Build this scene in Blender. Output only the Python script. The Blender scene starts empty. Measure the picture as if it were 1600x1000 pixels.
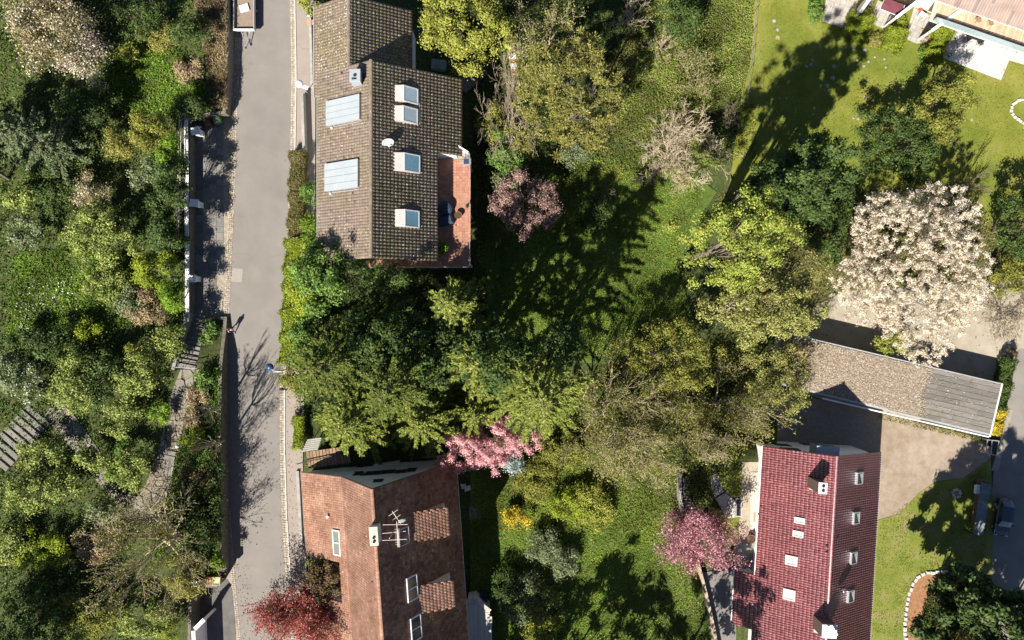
import bpy, bmesh, math, random
import numpy as np
from mathutils import Vector, Matrix, geometry

# ---------------------------------------------------------------- camera, sky, sun
SC = bpy.context.scene
COL = SC.collection
S, H = 14.5, 80.0                 # photo pixels per metre at z = 0, camera height
cam_d = bpy.data.cameras.new('camera')
cam = bpy.data.objects.new('camera', cam_d)
COL.objects.link(cam)
cam.location = (0, 0, H)
cam_d.sensor_width = 36.0
cam_d.lens = 36.0 * H / (1600 / S)
cam_d.clip_start = 0.5
cam_d.clip_end = 2000
SC.camera = cam

SUN_EL = math.radians(44)
SD = Vector((0.515, 0.857, 0)).normalized()       # the way shadows fall
TO_SUN = Vector((-SD.x * math.cos(SUN_EL), -SD.y * math.cos(SUN_EL), math.sin(SUN_EL)))
w = bpy.data.worlds.new('World')
SC.world = w
w.use_nodes = True
nt = w.node_tree
nt.nodes.clear()
sky = nt.nodes.new('ShaderNodeTexSky')
sky.sky_type = 'NISHITA'
sky.sun_disc = False
sky.sun_elevation = SUN_EL
sky.air_density = 0.55
sky.dust_density = 0.3
sky.ozone_density = 2.5
sky.sun_rotation = math.atan2(TO_SUN.x, TO_SUN.y)
bg = nt.nodes.new('ShaderNodeBackground')
bg.inputs[1].default_value = 0.06
wo = nt.nodes.new('ShaderNodeOutputWorld')
nt.links.new(sky.outputs[0], bg.inputs[0])
nt.links.new(bg.outputs[0], wo.inputs[0])
sl = bpy.data.lights.new('sun', 'SUN')
sl.energy = 5.0
sl.angle = math.radians(0.53)
sl.color = (1.0, 0.93, 0.82)
so = bpy.data.objects.new('sun', sl)
COL.objects.link(so)
so.rotation_euler = (-TO_SUN).to_track_quat('-Z', 'Y').to_euler()
so.location = (-40, -60, 90)
SC.view_settings.view_transform = 'Standard'
SC.view_settings.look = 'None'
SC.view_settings.exposure = 1.3
SC.view_settings.gamma = 1.0
SC.view_settings.use_curve_mapping = False

# ---------------------------------------------------------------- terrain heights
def sstep(t):
    t = min(1.0, max(0.0, t))
    return t * t * (3 - 2 * t)

LOW = -4.0
def gz_right(x, y):
    z = LOW * sstep((x + 21.2) / 15.5)
    if x > 15 and y < -10:         # the raised garden west of the red house
        z += -LOW * sstep((x - 15.5) / 5) * sstep((-11 - y) / 4) * (1 - sstep((x - 28.5) / 1.5))
    return z

_HP = [-200, -80, 180, 490, 575, 640, 715, 900, 1080, 1300]
_HV = [1.6, 1.6, 1.45, 1.3, 1.75, 1.9, 2.0, 2.1, 2.4, 2.4]
def h_left(x, y):
    py = 500 - y * S
    b = float(np.interp(py, _HP, _HV))
    if x > -32.7 and 486 < py < 566:
        b = float(np.interp(py, [486, 508, 566], [.3, .35, 1.7]))
    r = max(0.0, -32.5 - x)
    return b + 0.07 * min(r, 25) + 0.12 * math.sin(x * 0.9 + 1.3) * math.sin(y * 0.7) * min(1, r / 3)

def P(px, py, z=0.0):
    k = (H - z) / H
    return Vector(((px - 800) / S * k, (500 - py) / S * k, z))

def G(px, py, dz=0.0):
    """the point of the ground seen at a photo position"""
    f = h_left if px < 362 else gz_right
    z = 0.0
    for _ in range(6):
        p = P(px, py, z)
        z = f(p.x, p.y)
    p = P(px, py, z)
    p.z = z + dz
    return p

def ground_at(x, y):
    return h_left(x, y) if x < -30.4 else gz_right(x, y)

def hit(px, py, p0, n):
    """where the sight line through a photo position meets a plane"""
    c = Vector((0, 0, H))
    d = Vector(((px - 800) / S, (500 - py) / S, -H))
    t = (Vector(p0) - c).dot(n) / d.dot(n)
    return c + d * t

# ---------------------------------------------------------------- materials
MATS = {}
def _new(name):
    m = bpy.data.materials.new(name)
    m.use_nodes = True
    t = m.node_tree
    t.nodes.clear()
    out = t.nodes.new('ShaderNodeOutputMaterial')
    b = t.nodes.new('ShaderNodeBsdfPrincipled')
    t.links.new(b.outputs[0], out.inputs[0])
    MATS[name] = m
    return m, t, b, out

def _noise(t, scale, detail=6, rough=0.6, vec=None, dist=0.0):
    n = t.nodes.new('ShaderNodeTexNoise')
    n.inputs['Scale'].default_value = scale
    n.inputs['Detail'].default_value = detail
    n.inputs['Roughness'].default_value = rough
    n.inputs['Distortion'].default_value = dist
    if vec is not None:
        t.links.new(vec, n.inputs['Vector'])
    return n

def _ramp(t, stops, fac):
    r = t.nodes.new('ShaderNodeValToRGB')
    e = r.color_ramp.elements
    while len(e) < len(stops):
        e.new(0.5)
    for i, (p, c) in enumerate(stops):
        e[i].position = p
        e[i].color = (*c, 1)
    t.links.new(fac, r.inputs[0])
    return r

def _mix(t, fac, a, b, mode='MIX'):
    m = t.nodes.new('ShaderNodeMix')
    m.data_type = 'RGBA'
    m.blend_type = mode
    if isinstance(fac, (int, float)):
        m.inputs[0].default_value = fac
    else:
        t.links.new(fac, m.inputs[0])
    for i, v in ((6, a), (7, b)):
        if isinstance(v, tuple):
            m.inputs[i].default_value = (*v, 1)
        else:
            t.links.new(v, m.inputs[i])
    return m.outputs[2]

def mat(name, stops, scale=3.0, rough=0.85, bump=0.0, bscale=None, spots=(), tint=False, metal=0.0,
        spec=0.3, big=None, coat=0.0, stretch=None, coat_r=0.15):
    """noise-coloured surface; spots = (scale, size, share, colour); big = (scale, dark colour factor)"""
    m, t, b, out = _new(name)
    g = t.nodes.new('ShaderNodeNewGeometry')
    vec = g.outputs['Position']
    if stretch:
        mp = t.nodes.new('ShaderNodeMapping')
        mp.inputs['Scale'].default_value = stretch
        t.links.new(vec, mp.inputs[0])
        vec = mp.outputs[0]
    n = _noise(t, scale, vec=vec)
    col = _ramp(t, stops, n.outputs[0]).outputs[0]
    if tint:
        a = t.nodes.new('ShaderNodeAttribute')
        a.attribute_name = 'tint'
        col = _mix(t, 1.0, col, a.outputs['Color'], 'MULTIPLY')
    if big:
        n2 = _noise(t, big[0], 4, 0.55, vec)
        f = _ramp(t, [(0.35, (0, 0, 0)), (0.65, (1, 1, 1))], n2.outputs[0]).outputs[0]
        col2 = _mix(t, 1.0, col, big[1], 'MULTIPLY')
        col = _mix(t, f, col, col2)
    for (sc, size, share, c) in spots:
        v = t.nodes.new('ShaderNodeTexVoronoi')
        v.inputs['Scale'].default_value = sc
        t.links.new(vec, v.inputs['Vector'])
        n3 = _noise(t, sc * 0.09, 3, 0.6, vec)
        lt = t.nodes.new('ShaderNodeMath'); lt.operation = 'LESS_THAN'
        t.links.new(v.outputs['Distance'], lt.inputs[0]); lt.inputs[1].default_value = size
        sx = t.nodes.new('ShaderNodeSeparateColor')
        t.links.new(v.outputs['Color'], sx.inputs[0])
        ad = t.nodes.new('ShaderNodeMath'); ad.operation = 'ADD'
        t.links.new(sx.outputs[0], ad.inputs[0])
        sb = t.nodes.new('ShaderNodeMath'); sb.operation = 'MULTIPLY_ADD'
        t.links.new(n3.outputs[0], sb.inputs[0]); sb.inputs[1].default_value = 1.6; sb.inputs[2].default_value = -0.8
        t.links.new(sb.outputs[0], ad.inputs[1])
        l2 = t.nodes.new('ShaderNodeMath'); l2.operation = 'LESS_THAN'
        t.links.new(ad.outputs[0], l2.inputs[0]); l2.inputs[1].default_value = share
        mu = t.nodes.new('ShaderNodeMath'); mu.operation = 'MULTIPLY'
        t.links.new(lt.outputs[0], mu.inputs[0]); t.links.new(l2.outputs[0], mu.inputs[1])
        col = _mix(t, mu.outputs[0], col, c)
    t.links.new(col, b.inputs['Base Color'])
    b.inputs['Roughness'].default_value = rough
    b.inputs['Metallic'].default_value = metal
    b.inputs['Specular IOR Level'].default_value = spec
    b.inputs['Coat Weight'].default_value = coat
    b.inputs['Coat Roughness'].default_value = coat_r
    if bump:
        nb = _noise(t, bscale or scale * 4, 5, 0.65, vec)
        bp = t.nodes.new('ShaderNodeBump')
        bp.inputs['Strength'].default_value = bump
        bp.inputs['Distance'].default_value = 0.05
        t.links.new(nb.outputs[0], bp.inputs['Height'])
        t.links.new(bp.outputs[0], b.inputs['Normal'])
    return m

def flat(name, c, rough=0.6, metal=0.0, spec=0.4, coat=0.0):
    v = 0.8
    return mat(name, [(0.3, tuple(x * v for x in c)), (0.7, c)], 5.0, rough, 0, None, (), False, metal, spec, None, coat)

def leaf_mat(name, transl=0.3, rough=0.55, spec=0.3, gain=1.0):
    m, t, b, out = _new(name)
    a = t.nodes.new('ShaderNodeAttribute')
    a.attribute_name = 'tint'
    t.links.new(a.outputs['Color'], b.inputs['Base Color'])
    b.inputs['Roughness'].default_value = rough
    b.inputs['Specular IOR Level'].default_value = spec
    tr = t.nodes.new('ShaderNodeBsdfTranslucent')
    c = _mix(t, 1.0, a.outputs['Color'], (1.15 * gain, 1.25 * gain, 0.55 * gain), 'MULTIPLY')
    t.links.new(c, tr.inputs[0])
    mx = t.nodes.new('ShaderNodeMixShader')
    mx.inputs[0].default_value = transl
    t.links.new(b.outputs[0], mx.inputs[1])
    t.links.new(tr.outputs[0], mx.inputs[2])
    t.links.new(mx.outputs[0], out.inputs[0])
    return m

LEAF = leaf_mat('leaf', 0.22, 0.65, 0.1)
WAXY = leaf_mat('waxy_leaf', 0.18, 0.55, 0.14)
PETAL = leaf_mat('petal', 0.35, 0.7, 0.2, 1.0)
BARK = mat('bark', [(0.3, (.07, .055, .04)), (0.7, (.19, .155, .115))], 6, 0.9, 0.4)
TWIG = mat('twig_bark', [(0.3, (.25, .205, .145)), (0.7, (.42, .35, .25))], 4, 0.85)
TWIGP = mat('pale_twig_bark', [(0.3, (.36, .30, .21)), (0.7, (.55, .47, .34))], 4, 0.85)
TWIGD = mat('dark_twig_bark', [(0.3, (.10, .08, .06)), (0.7, (.20, .165, .12))], 4, 0.85)

GROUND = mat('undergrowth_soil', [(0.25, (.026, .026, .012)), (0.45, (.038, .052, .014)), (0.6, (.060, .080, .020)), (0.78, (.09, .078, .035))],
             3.2, 0.95, 0.9, 9, big=(0.2, (.6, .66, .55)), spots=((5, .34, .4, (.075, .065, .03)), (6.5, .32, .42, (.055, .095, .016))))
HILL = mat('hillside_soil', [(0.25, (.030, .026, .014)), (0.45, (.038, .050, .013)), (0.62, (.060, .080, .018)), (0.8, (.09, .075, .04))],
           3.0, 0.95, 0.9, 9, spots=((5, .34, .4, (.08, .065, .035)), (6.5, .32, .42, (.055, .095, .016))))
LAWN = mat('mown_grass', [(0.25, (.120, .130, .016)), (0.5, (.168, .166, .025)), (0.75, (.215, .196, .055))], 0.45, 0.95, 0.7, 9,
           spots=((1.0, .26, .13, (.27, .225, .14)), (6, .13, .22, (.26, .255, .14))), big=(0.10, (.62, .80, .60)))
LAWN2 = mat('tired_grass', [(0.25, (.088, .128, .015)), (0.5, (.140, .158, .028)), (0.72, (.195, .172, .075))], 0.6, 0.95, 0.7, 9,
            spots=((5, .12, .18, (.32, .27, .16)),))
ASPH = mat('worn_asphalt', [(0.3, (.163, .151, .137)), (0.7, (.190, .176, .160))], 0.5, 0.9, 0.25, 40,
           spots=((2.2, .03, .25, (.13, .12, .11)), (9, .12, .2, (.25, .235, .21))), big=(0.16, (.90, .90, .91)))
ASPHD = mat('shaded_lane_asphalt', [(0.3, (.15, .14, .125)), (0.7, (.20, .185, .165))], 0.5, 0.9, 0.25, 40,
            spots=((2.6, .12, .10, (.30, .27, .23)),))
PAVE = mat('pavement_asphalt', [(0.3, (.21, .18, .158)), (0.7, (.25, .215, .19))], 0.7, 0.9, 0.2, 40, spots=((7, .08, .2, (.20, .17, .15)),))
SETT = mat('granite_sett', [(0.3, (.26, .225, .185)), (0.7, (.36, .315, .26))], 5, 0.9, 0.3, tint=True)
KERB = mat('pale_kerb', [(0.3, (.34, .325, .30)), (0.7, (.42, .405, .38))], 3, 0.85, 0.2)
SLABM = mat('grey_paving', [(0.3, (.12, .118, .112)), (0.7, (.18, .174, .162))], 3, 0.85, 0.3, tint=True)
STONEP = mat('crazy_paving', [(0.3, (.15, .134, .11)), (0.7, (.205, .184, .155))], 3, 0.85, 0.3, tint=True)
CONC = mat('concrete', [(0.3, (.24, .228, .21)), (0.7, (.34, .325, .30))], 2, 0.85, 0.25, big=(0.6, (.8, .8, .78)))
PALEC = mat('pale_concrete', [(0.3, (.36, .355, .345)), (0.7, (.44, .435, .42))], 1.6, 0.85, 0.2)
DARKW = mat('mossy_wall_stone', [(0.3, (.085, .075, .06)), (0.55, (.16, .145, .12)), (0.75, (.10, .115, .05))], 2.5, 0.95, 0.7)
WHITE = mat('white_render', [(0.3, (.70, .71, .715)), (0.7, (.78, .785, .79))], 1.2, 0.8, 0.15)
CREAM = mat('cream_render', [(0.3, (.52, .48, .40)), (0.7, (.60, .56, .48))], 1.2, 0.8, 0.15)
WHITEP = flat('white_paint', (.62, .63, .64), 0.5)
GREYP = flat('grey_metal', (.42, .43, .44), 0.45, 0.3)
DARKM = flat('dark_metal', (.05, .05, .055), 0.4, 0.4)
GALV = flat('galvanised_steel', (.55, .57, .59), 0.35, 0.6)
GRAVEL = mat('brown_gravel', [(0.25, (.195, .158, .12)), (0.5, (.26, .215, .17)), (0.75, (.32, .27, .215))], 1.1, 0.95, 0.6, 30,
             spots=((14, .28, .35, (.32, .275, .225)), (11, .25, .28, (.13, .10, .07))), big=(0.22, (.82, .78, .72)))
YARD = mat('pale_gravel', [(0.25, (.23, .20, .155)), (0.75, (.32, .285, .23))], 0.8, 0.95, 0.5, 30,
           spots=((12, .22, .3, (.38, .34, .28)), (2.5, .25, .25, (.14, .14, .06))))
MULCH = mat('bark_mulch', [(0.3, (.17, .085, .04)), (0.7, (.29, .155, .08))], 4, 0.95, 0.8, 25)
TILEB = mat('brown_roof_tile', [(0.3, (.135, .105, .080)), (0.7, (.195, .150, .118))], 2.2, 0.75, 0.3, 25, tint=True, big=(0.28, (.88, .95, .72)),
            spots=((5.2, .32, .38, (.36, .335, .235)), (8.5, .28, .32, (.46, .44, .34)), (2.7, .22, .15, (.42, .41, .32))))
TILEW = mat('plain_brown_roof_tile', [(0.3, (.155, .118, .100)), (0.7, (.205, .160, .137))], 2.2, 0.7, 0.3, 25, tint=True, big=(0.25, (.9, .95, .78)),
            spots=((5.2, .26, .22, (.36, .33, .24)), (3.1, .18, .14, (.44, .42, .33))))
TILER = mat('clay_roof_tile', [(0.25, (.21, .108, .074)), (0.5, (.315, .172, .118)), (0.75, (.39, .24, .172))], 0.5, 0.85, 0.3, 25, tint=True,
            big=(0.35, (.72, .70, .68)), spots=((2.0, .12, .22, (.50, .45, .39)), (4.2, .15, .16, (.46, .39, .33))))
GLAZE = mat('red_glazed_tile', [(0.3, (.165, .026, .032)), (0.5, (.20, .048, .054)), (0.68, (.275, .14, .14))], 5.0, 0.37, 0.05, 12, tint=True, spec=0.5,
            big=(0.4, (.80, .8, .85)), coat=0.0, coat_r=0.27, spots=((7, .22, .16, (.36, .25, .23)),))  # pale mottling stands in for sun glint, besides faded and lichen-spotted glaze
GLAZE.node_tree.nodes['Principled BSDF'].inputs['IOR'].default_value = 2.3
GLASS = flat('window_glass', (.03, .04, .045), 0.08, 0, 0.9)
GLASSB = flat('blue_sky_tinted_glass', (.13, .26, .34), 0.12, 0, 1.0)  # reflected sky painted into the base colour
GLASSP = flat('pale_sky_tinted_glass', (.34, .44, .50), 0.12, 0, 1.0)  # paler copy with more of the reflected sky painted in
PANEL = mat('pale_collector', [(0.3, (.25, .28, .30)), (0.7, (.285, .315, .335))], 1.0, 0.8, spec=0.05)
TERRA = mat('terracotta_floor', [(0.3, (.27, .13, .085)), (0.7, (.35, .185, .125))], 1.5, 0.8, 0.2, tint=True)
WOOD = mat('weathered_board', [(0.3, (.115, .106, .094)), (0.7, (.19, .175, .155))], 2.5, 0.9, 0.4, tint=True, stretch=(0.5, 3, 1))
WOODB = mat('brown_board', [(0.3, (.16, .10, .06)), (0.7, (.27, .18, .11))], 4, 0.8, 0.3, tint=True)
LITTER = mat('leaf_litter', [(0.25, (.165, .145, .125)), (0.5, (.215, .19, .168)), (0.75, (.27, .24, .215))], 3, 0.95, 0.6, 20,
             spots=((11, .3, .3, (.30, .255, .215)), (9, .25, .25, (.14, .11, .085))))
BLACKP = flat('black_plastic', (.02, .02, .022), 0.5)
GREENP = flat('green_plastic', (.10, .19, .09), 0.55)
BROWNP = flat('brown_plastic', (.15, .07, .04), 0.6)
ORANGE = flat('orange_clay', (.48, .20, .10), 0.75)
NAVY = flat('navy_cover', (.02, .035, .07), 0.7)
CARP = flat('dark_car_paint', (.020, .030, .050), 0.2, 0.3, 0.7, 0.9)
TYRE = flat('tyre_rubber', (.02, .02, .02), 0.85)
RED = flat('red_paint', (.55, .06, .05), 0.5)
MAROON = flat('maroon_cloth', (.115, .028, .042), 0.85)
SKIN = flat('skin', (.50, .30, .22), 0.6)
CLOTH_D = flat('dark_cloth', (.035, .03, .045), 0.9)
CLOTH_P = flat('pink_cloth', (.60, .36, .32), 0.9)
HAIR = flat('dark_hair', (.045, .03, .02), 0.6)
PINKR = mat('pink_roof_sheet', [(0.3, (.20, .15, .13)), (0.7, (.26, .20, .178))], 1.0, 0.7, 0.15, tint=True)
BLUEG = flat('pale_blue_glass', (.26, .34, .37), 0.15, 0, 0.8)
SIGNB = flat('blue_enamel', (.025, .07, .17), 0.3)

def add_cracks(m, scale, width, c):
    t = m.node_tree
    b = t.nodes['Principled BSDF']
    src = b.inputs['Base Color'].links[0].from_socket
    g = t.nodes.new('ShaderNodeNewGeometry')
    n0 = _noise(t, 1.4, 3, .6, g.outputs['Position'])
    ad = t.nodes.new('ShaderNodeVectorMath'); ad.operation = 'ADD'
    t.links.new(g.outputs['Position'], ad.inputs[0]); t.links.new(n0.outputs['Color'], ad.inputs[1])
    v = t.nodes.new('ShaderNodeTexVoronoi'); v.feature = 'DISTANCE_TO_EDGE'; v.inputs['Scale'].default_value = scale
    t.links.new(ad.outputs[0], v.inputs['Vector'])
    l = t.nodes.new('ShaderNodeMath'); l.operation = 'LESS_THAN'; l.inputs[1].default_value = width
    t.links.new(v.outputs['Distance'], l.inputs[0])
    n1 = _noise(t, .35, 2, .5, g.outputs['Position'])
    k = _ramp(t, [(.54, (0, 0, 0)), (.62, (1, 1, 1))], n1.outputs[0])
    mu = t.nodes.new('ShaderNodeMath'); mu.operation = 'MULTIPLY'
    t.links.new(l.outputs[0], mu.inputs[0]); t.links.new(k.outputs[0], mu.inputs[1])
    t.links.new(_mix(t, mu.outputs[0], src, c), b.inputs['Base Color'])
add_cracks(ASPH, .22, .004, (.135, .125, .114))
add_cracks(PAVE, .4, .007, (.15, .13, .115))

# ---------------------------------------------------------------- object helpers
def tag(o, label=None, cat=None, group=None, kind=None):
    if label: o['label'] = label
    if cat: o['category'] = cat
    if group: o['group'] = group
    if kind: o['kind'] = kind
    return o

def empty(name, loc, label=None, cat=None, group=None, rz=0.0):
    o = bpy.data.objects.new(name, None)
    o.empty_display_size = 0.3
    o.location = loc
    o.rotation_euler = (0, 0, rz)
    COL.objects.link(o)
    return tag(o, label, cat, group)

def origin_of(o):
    v = Vector((0, 0, 0))
    while o is not None:
        v += Vector(o.location)
        o = o.parent
    return v

def link(name, me, parent=None, m=None, kind=None):
    o = bpy.data.objects.new(name, me)
    COL.objects.link(o)
    if parent is not None:
        o.parent = parent
    if m is not None:
        me.materials.append(m)
    if kind:
        o['kind'] = kind
    return o

def np_mesh(name, V, F, tint=None, smooth=False):
    V = np.asarray(V, np.float32).reshape(-1, 3)
    F = np.asarray(F, np.int32)
    k = F.shape[1]
    me = bpy.data.meshes.new(name)
    me.vertices.add(len(V))
    me.vertices.foreach_set('co', V.ravel())
    me.loops.add(F.size)
    me.loops.foreach_set('vertex_index', F.ravel())
    me.polygons.add(len(F))
    me.polygons.foreach_set('loop_start', np.arange(0, F.size, k, dtype=np.int32))
    if smooth:
        me.polygons.foreach_set('use_smooth', np.ones(len(F), bool))
    me.update(calc_edges=True)
    if tint is not None:
        a = me.color_attributes.new('tint', 'FLOAT_COLOR', 'POINT')
        c = np.ones((len(V), 4), np.float32)
        c[:, :3] = tint
        a.data.foreach_set('color', c.ravel())
    return me

class MB:
    """collects shapes (world coordinates) for ONE mesh object"""
    def __init__(self):
        self.v, self.f, self.t = [], [], []
    def add(self, vs, fs, tint=(1, 1, 1)):
        b = len(self.v)
        self.v += [tuple(x) for x in vs]
        self.f += [tuple(i + b for i in f) for f in fs]
        self.t += [tint] * len(vs)
        return self
    def obox(self, c, ex, ey, ez, hx, hy, hz, tint=(1, 1, 1)):
        c = Vector(c)
        vs = [c + ex * (sx * hx) + ey * (sy * hy) + ez * (sz * hz) for sz in (-1, 1) for sy in (-1, 1) for sx in (-1, 1)]
        return self.add(vs, [(0, 2, 3, 1), (4, 5, 7, 6), (0, 1, 5, 4), (2, 6, 7, 3), (0, 4, 6, 2), (1, 3, 7, 5)], tint)
    def box(self, c, size, rz=0.0, tint=(1, 1, 1)):
        ex = Vector((math.cos(rz), math.sin(rz), 0)); ey = Vector((-math.sin(rz), math.cos(rz), 0))
        return self.obox(c, ex, ey, Vector((0, 0, 1)), size[0] / 2, size[1] / 2, size[2] / 2, tint)
    def bbox(self, c, size, rz=0.0, bev=0.03, tint=(1, 1, 1)):
        """box standing on c, top edges bevelled"""
        ex = Vector((math.cos(rz), math.sin(rz), 0)); ey = Vector((-math.sin(rz), math.cos(rz), 0))
        hx, hy, hz = size[0] / 2, size[1] / 2, size[2]
        c = Vector(c)
        vs = []
        for (ix, iy, z) in ((0, 0, 0), (0, 0, hz - bev), (bev, bev, hz)):
            for sx, sy in ((-1, -1), (1, -1), (1, 1), (-1, 1)):
                vs.append(c + ex * sx * (hx - ix) + ey * sy * (hy - iy) + Vector((0, 0, z)))
        fs = [(3, 2, 1, 0), (8, 9, 10, 11)]
        for r in (0, 4):
            for i in range(4):
                j = (i + 1) % 4
                fs.append((r + i, r + j, r + 4 + j, r + 4 + i))
        return self.add(vs, fs, tint)
    def prism(self, pts, z0, z1, tint=(1, 1, 1)):
        """pts: xy outline, counter-clockwise; z0 and z1 numbers"""
        n = len(pts)
        a = sum(pts[i][0] * pts[(i + 1) % n][1] - pts[(i + 1) % n][0] * pts[i][1] for i in range(n))
        if a < 0:
            pts = pts[::-1]
        vs = [(p[0], p[1], z0) for p in pts] + [(p[0], p[1], z1) for p in pts]
        fs = [tuple(range(n, 2 * n)), tuple(range(n - 1, -1, -1))]
        fs += [(i, (i + 1) % n, n + (i + 1) % n, n + i) for i in range(n)]
        return self.add(vs, fs, tint)
    def tube(self, pts, r, sides=6, tint=(1, 1, 1), cap=True):
        pts = [Vector(p) for p in pts]
        rs = r if isinstance(r, (list, tuple)) else [r] * len(pts)
        vs, fs = [], []
        for i, p in enumerate(pts):
            d = (pts[min(i + 1, len(pts) - 1)] - pts[max(i - 1, 0)]).normalized()
            a = d.cross(Vector((0, 0, 1)))
            if a.length < 0.05:
                a = d.cross(Vector((1, 0, 0)))
            a.normalize()
            b = d.cross(a).normalized()
            for k in range(sides):
                t = 2 * math.pi * k / sides
                vs.append(p + (a * math.cos(t) + b * math.sin(t)) * rs[i])
        for i in range(len(pts) - 1):
            for k in range(sides):
                k2 = (k + 1) % sides
                fs.append((i * sides + k, i * sides + k2, (i + 1) * sides + k2, (i + 1) * sides + k))
        if cap:
            fs.append(tuple(range(sides - 1, -1, -1)))
            fs.append(tuple((len(pts) - 1) * sides + k for k in range(sides)))
        return self.add(vs, fs, tint)
    def lathe(self, c, prof, sides=16, axis=None, tint=(1, 1, 1)):
        """prof: (radius, height) pairs"""
        c = Vector(c)
        ez = (axis or Vector((0, 0, 1))).normalized()
        ex = ez.cross(Vector((0, 1, 0)))
        if ex.length < 0.05:
            ex = ez.cross(Vector((1, 0, 0)))
        ex.normalize()
        ey = ez.cross(ex)
        vs, fs = [], []
        for (r, h) in prof:
            for k in range(sides):
                t = 2 * math.pi * k / sides
                vs.append(c + ez * h + (ex * math.cos(t) + ey * math.sin(t)) * r)
        for i in range(len(prof) - 1):
            for k in range(sides):
                k2 = (k + 1) % sides
                fs.append((i * sides + k, i * sides + k2, (i + 1) * sides + k2, (i + 1) * sides + k))
        fs.append(tuple(range(sides - 1, -1, -1)))
        fs.append(tuple((len(prof) - 1) * sides + k for k in range(sides)))
        return self.add(vs, fs, tint)
    def build(self, name, m, parent=None, kind=None, smooth=False):
        off = origin_of(parent) if parent is not None else Vector((0, 0, 0))
        me = bpy.data.meshes.new(name)
        me.from_pydata([tuple(Vector(v) - off) for v in self.v], [], self.f)
        a = me.color_attributes.new('tint', 'FLOAT_COLOR', 'POINT')
        a.data.foreach_set('color', [c for t in self.t for c in (*t, 1)])
        if smooth:
            for p in me.polygons:
                p.use_smooth = True
        me.update()
        return link(name, me, parent, m, kind)

def jit(rng, a=0.85, b=1.12):
    g = rng.uniform(a, b)
    return (g * rng.uniform(.97, 1.03), g, g * rng.uniform(.96, 1.04))

def copy_tree(o, parent=None):
    c = o.copy()
    COL.objects.link(c)
    if parent is not None:
        c.parent = parent
    for ch in [x for x in bpy.data.objects if x.parent == o]:
        copy_tree(ch, c)
    return c

def sheet(name, pxs, z, m, kind='structure', thick=0.0):
    """a flat sheet whose outline is given by photo positions of points lying at height z"""
    pts = [P(a, b, z) for a, b in pxs]
    tris = geometry.tessellate_polygon([[Vector((p.x, p.y, 0)) for p in pts]])
    vs = [tuple(p) for p in pts]
    fs = []
    for t in tris:
        a, b, c = (pts[i] for i in t)
        fs.append(t if (b - a).cross(c - a).z > 0 else (t[0], t[2], t[1]))
    mb = MB()
    mb.add(vs, fs)
    if thick:
        n = len(pts)
        mb.add(vs + [(p.x, p.y, z - thick) for p in pts], [(i, (i + 1) % n, n + (i + 1) % n, n + i) for i in range(n)])
    return mb.build(name, m, None, kind)

def in_poly(x, y, poly):
    c = np.zeros(np.shape(x), bool)
    n = len(poly)
    j = n - 1
    for i in range(n):
        xi, yi = poly[i][0], poly[i][1]
        xj, yj = poly[j][0], poly[j][1]
        with np.errstate(divide='ignore', invalid='ignore'):
            cr = ((yi > y) != (yj > y)) & (x < (xj - xi) * (y - yi) / (yj - yi + 1e-12) + xi)
        c ^= cr
        j = i
    return c

# ================================================================ GROUND
def axis_coords(lo, hi, step, far):
    a = list(np.arange(lo, hi + 1e-6, step))
    return [-far, -far * .5, -far * .25] + a + [far * .25, far * .5, far]

def build_ground():
    xs = axis_coords(-60, 70, 1.0, 500); ys = axis_coords(-60, 60, 1.0, 500)
    V, F = [], []
    for y in ys:
        for x in xs:
            z = gz_right(x, y)
            if x < -21.2:
                z = -0.03
            if -20 < x < 24 and abs(y) < 60:
                z += 0.10 * math.sin(x * 1.7 + y * .6) * math.sin(y * 1.3 - x * .4) - 0.10
            V.append((x, y, z))
    n = len(xs)
    for j in range(len(ys) - 1):
        for i in range(n - 1):
            a = j * n + i
            F.append((a, a + 1, a + n + 1, a + n))
    link('ground', np_mesh('ground', V, F, smooth=True), None, GROUND, 'structure')
build_ground()

# the terrace garden west of the road
LB = [(366, -200), (366, 100), (361, 183), (306, 192), (305, 490), (287, 576), (317, 573), (331, 495), (357, 495), (357, 600), (356, 700),
      (357, 800), (359, 884), (352, 906), (313, 907), (312, 1240)]
LBW = [P(a, b, 0) for a, b in LB]
def build_hill():
    outline = [Vector((-400, LBW[0].y, 0))] + LBW + [Vector((-400, LBW[-1].y, 0))]
    poly = [(p.x, p.y) for p in outline]
    pts = []
    # resample the edge
    ed = []
    for i in range(len(outline)):
        a, b = outline[i], outline[(i + 1) % len(outline)]
        k = max(1, int((b - a).length / 1.2)) if max(abs(a.x), abs(b.x)) < 80 else 4
        for t in range(k):
            ed.append(a.lerp(b, t / k))
    gx, gy = np.meshgrid(np.arange(-62, -30, 0.8), np.arange(-50, 47, 0.8))
    rng = np.random.default_rng(3)
    gx = gx + rng.uniform(-.2, .2, gx.shape); gy = gy + rng.uniform(-.2, .2, gy.shape)
    ins = in_poly(gx.ravel(), gy.ravel(), poly)
    q = [Vector((x, y)) for x, y, k in zip(gx.ravel(), gy.ravel(), ins) if k]
    ev = [Vector((p.x, p.y)) for p in ed]
    n = len(ev)
    vs, es, fs, *_ = geometry.delaunay_2d_cdt(ev + q, [(i, (i + 1) % n) for i in range(n)], [], 1, 1e-4)
    V = [(v.x, v.y, h_left(v.x, v.y) - (0.02)) for v in vs]
    F = []
    for f in fs:
        a, b, c = (Vector(V[i]) for i in f)
        F.append(tuple(f) if (b - a).cross(c - a).z > 0 else (f[0], f[2], f[1]))
    link('hillside', np_mesh('hillside', V, F, smooth=True), None, HILL, 'structure')
build_hill()

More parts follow.
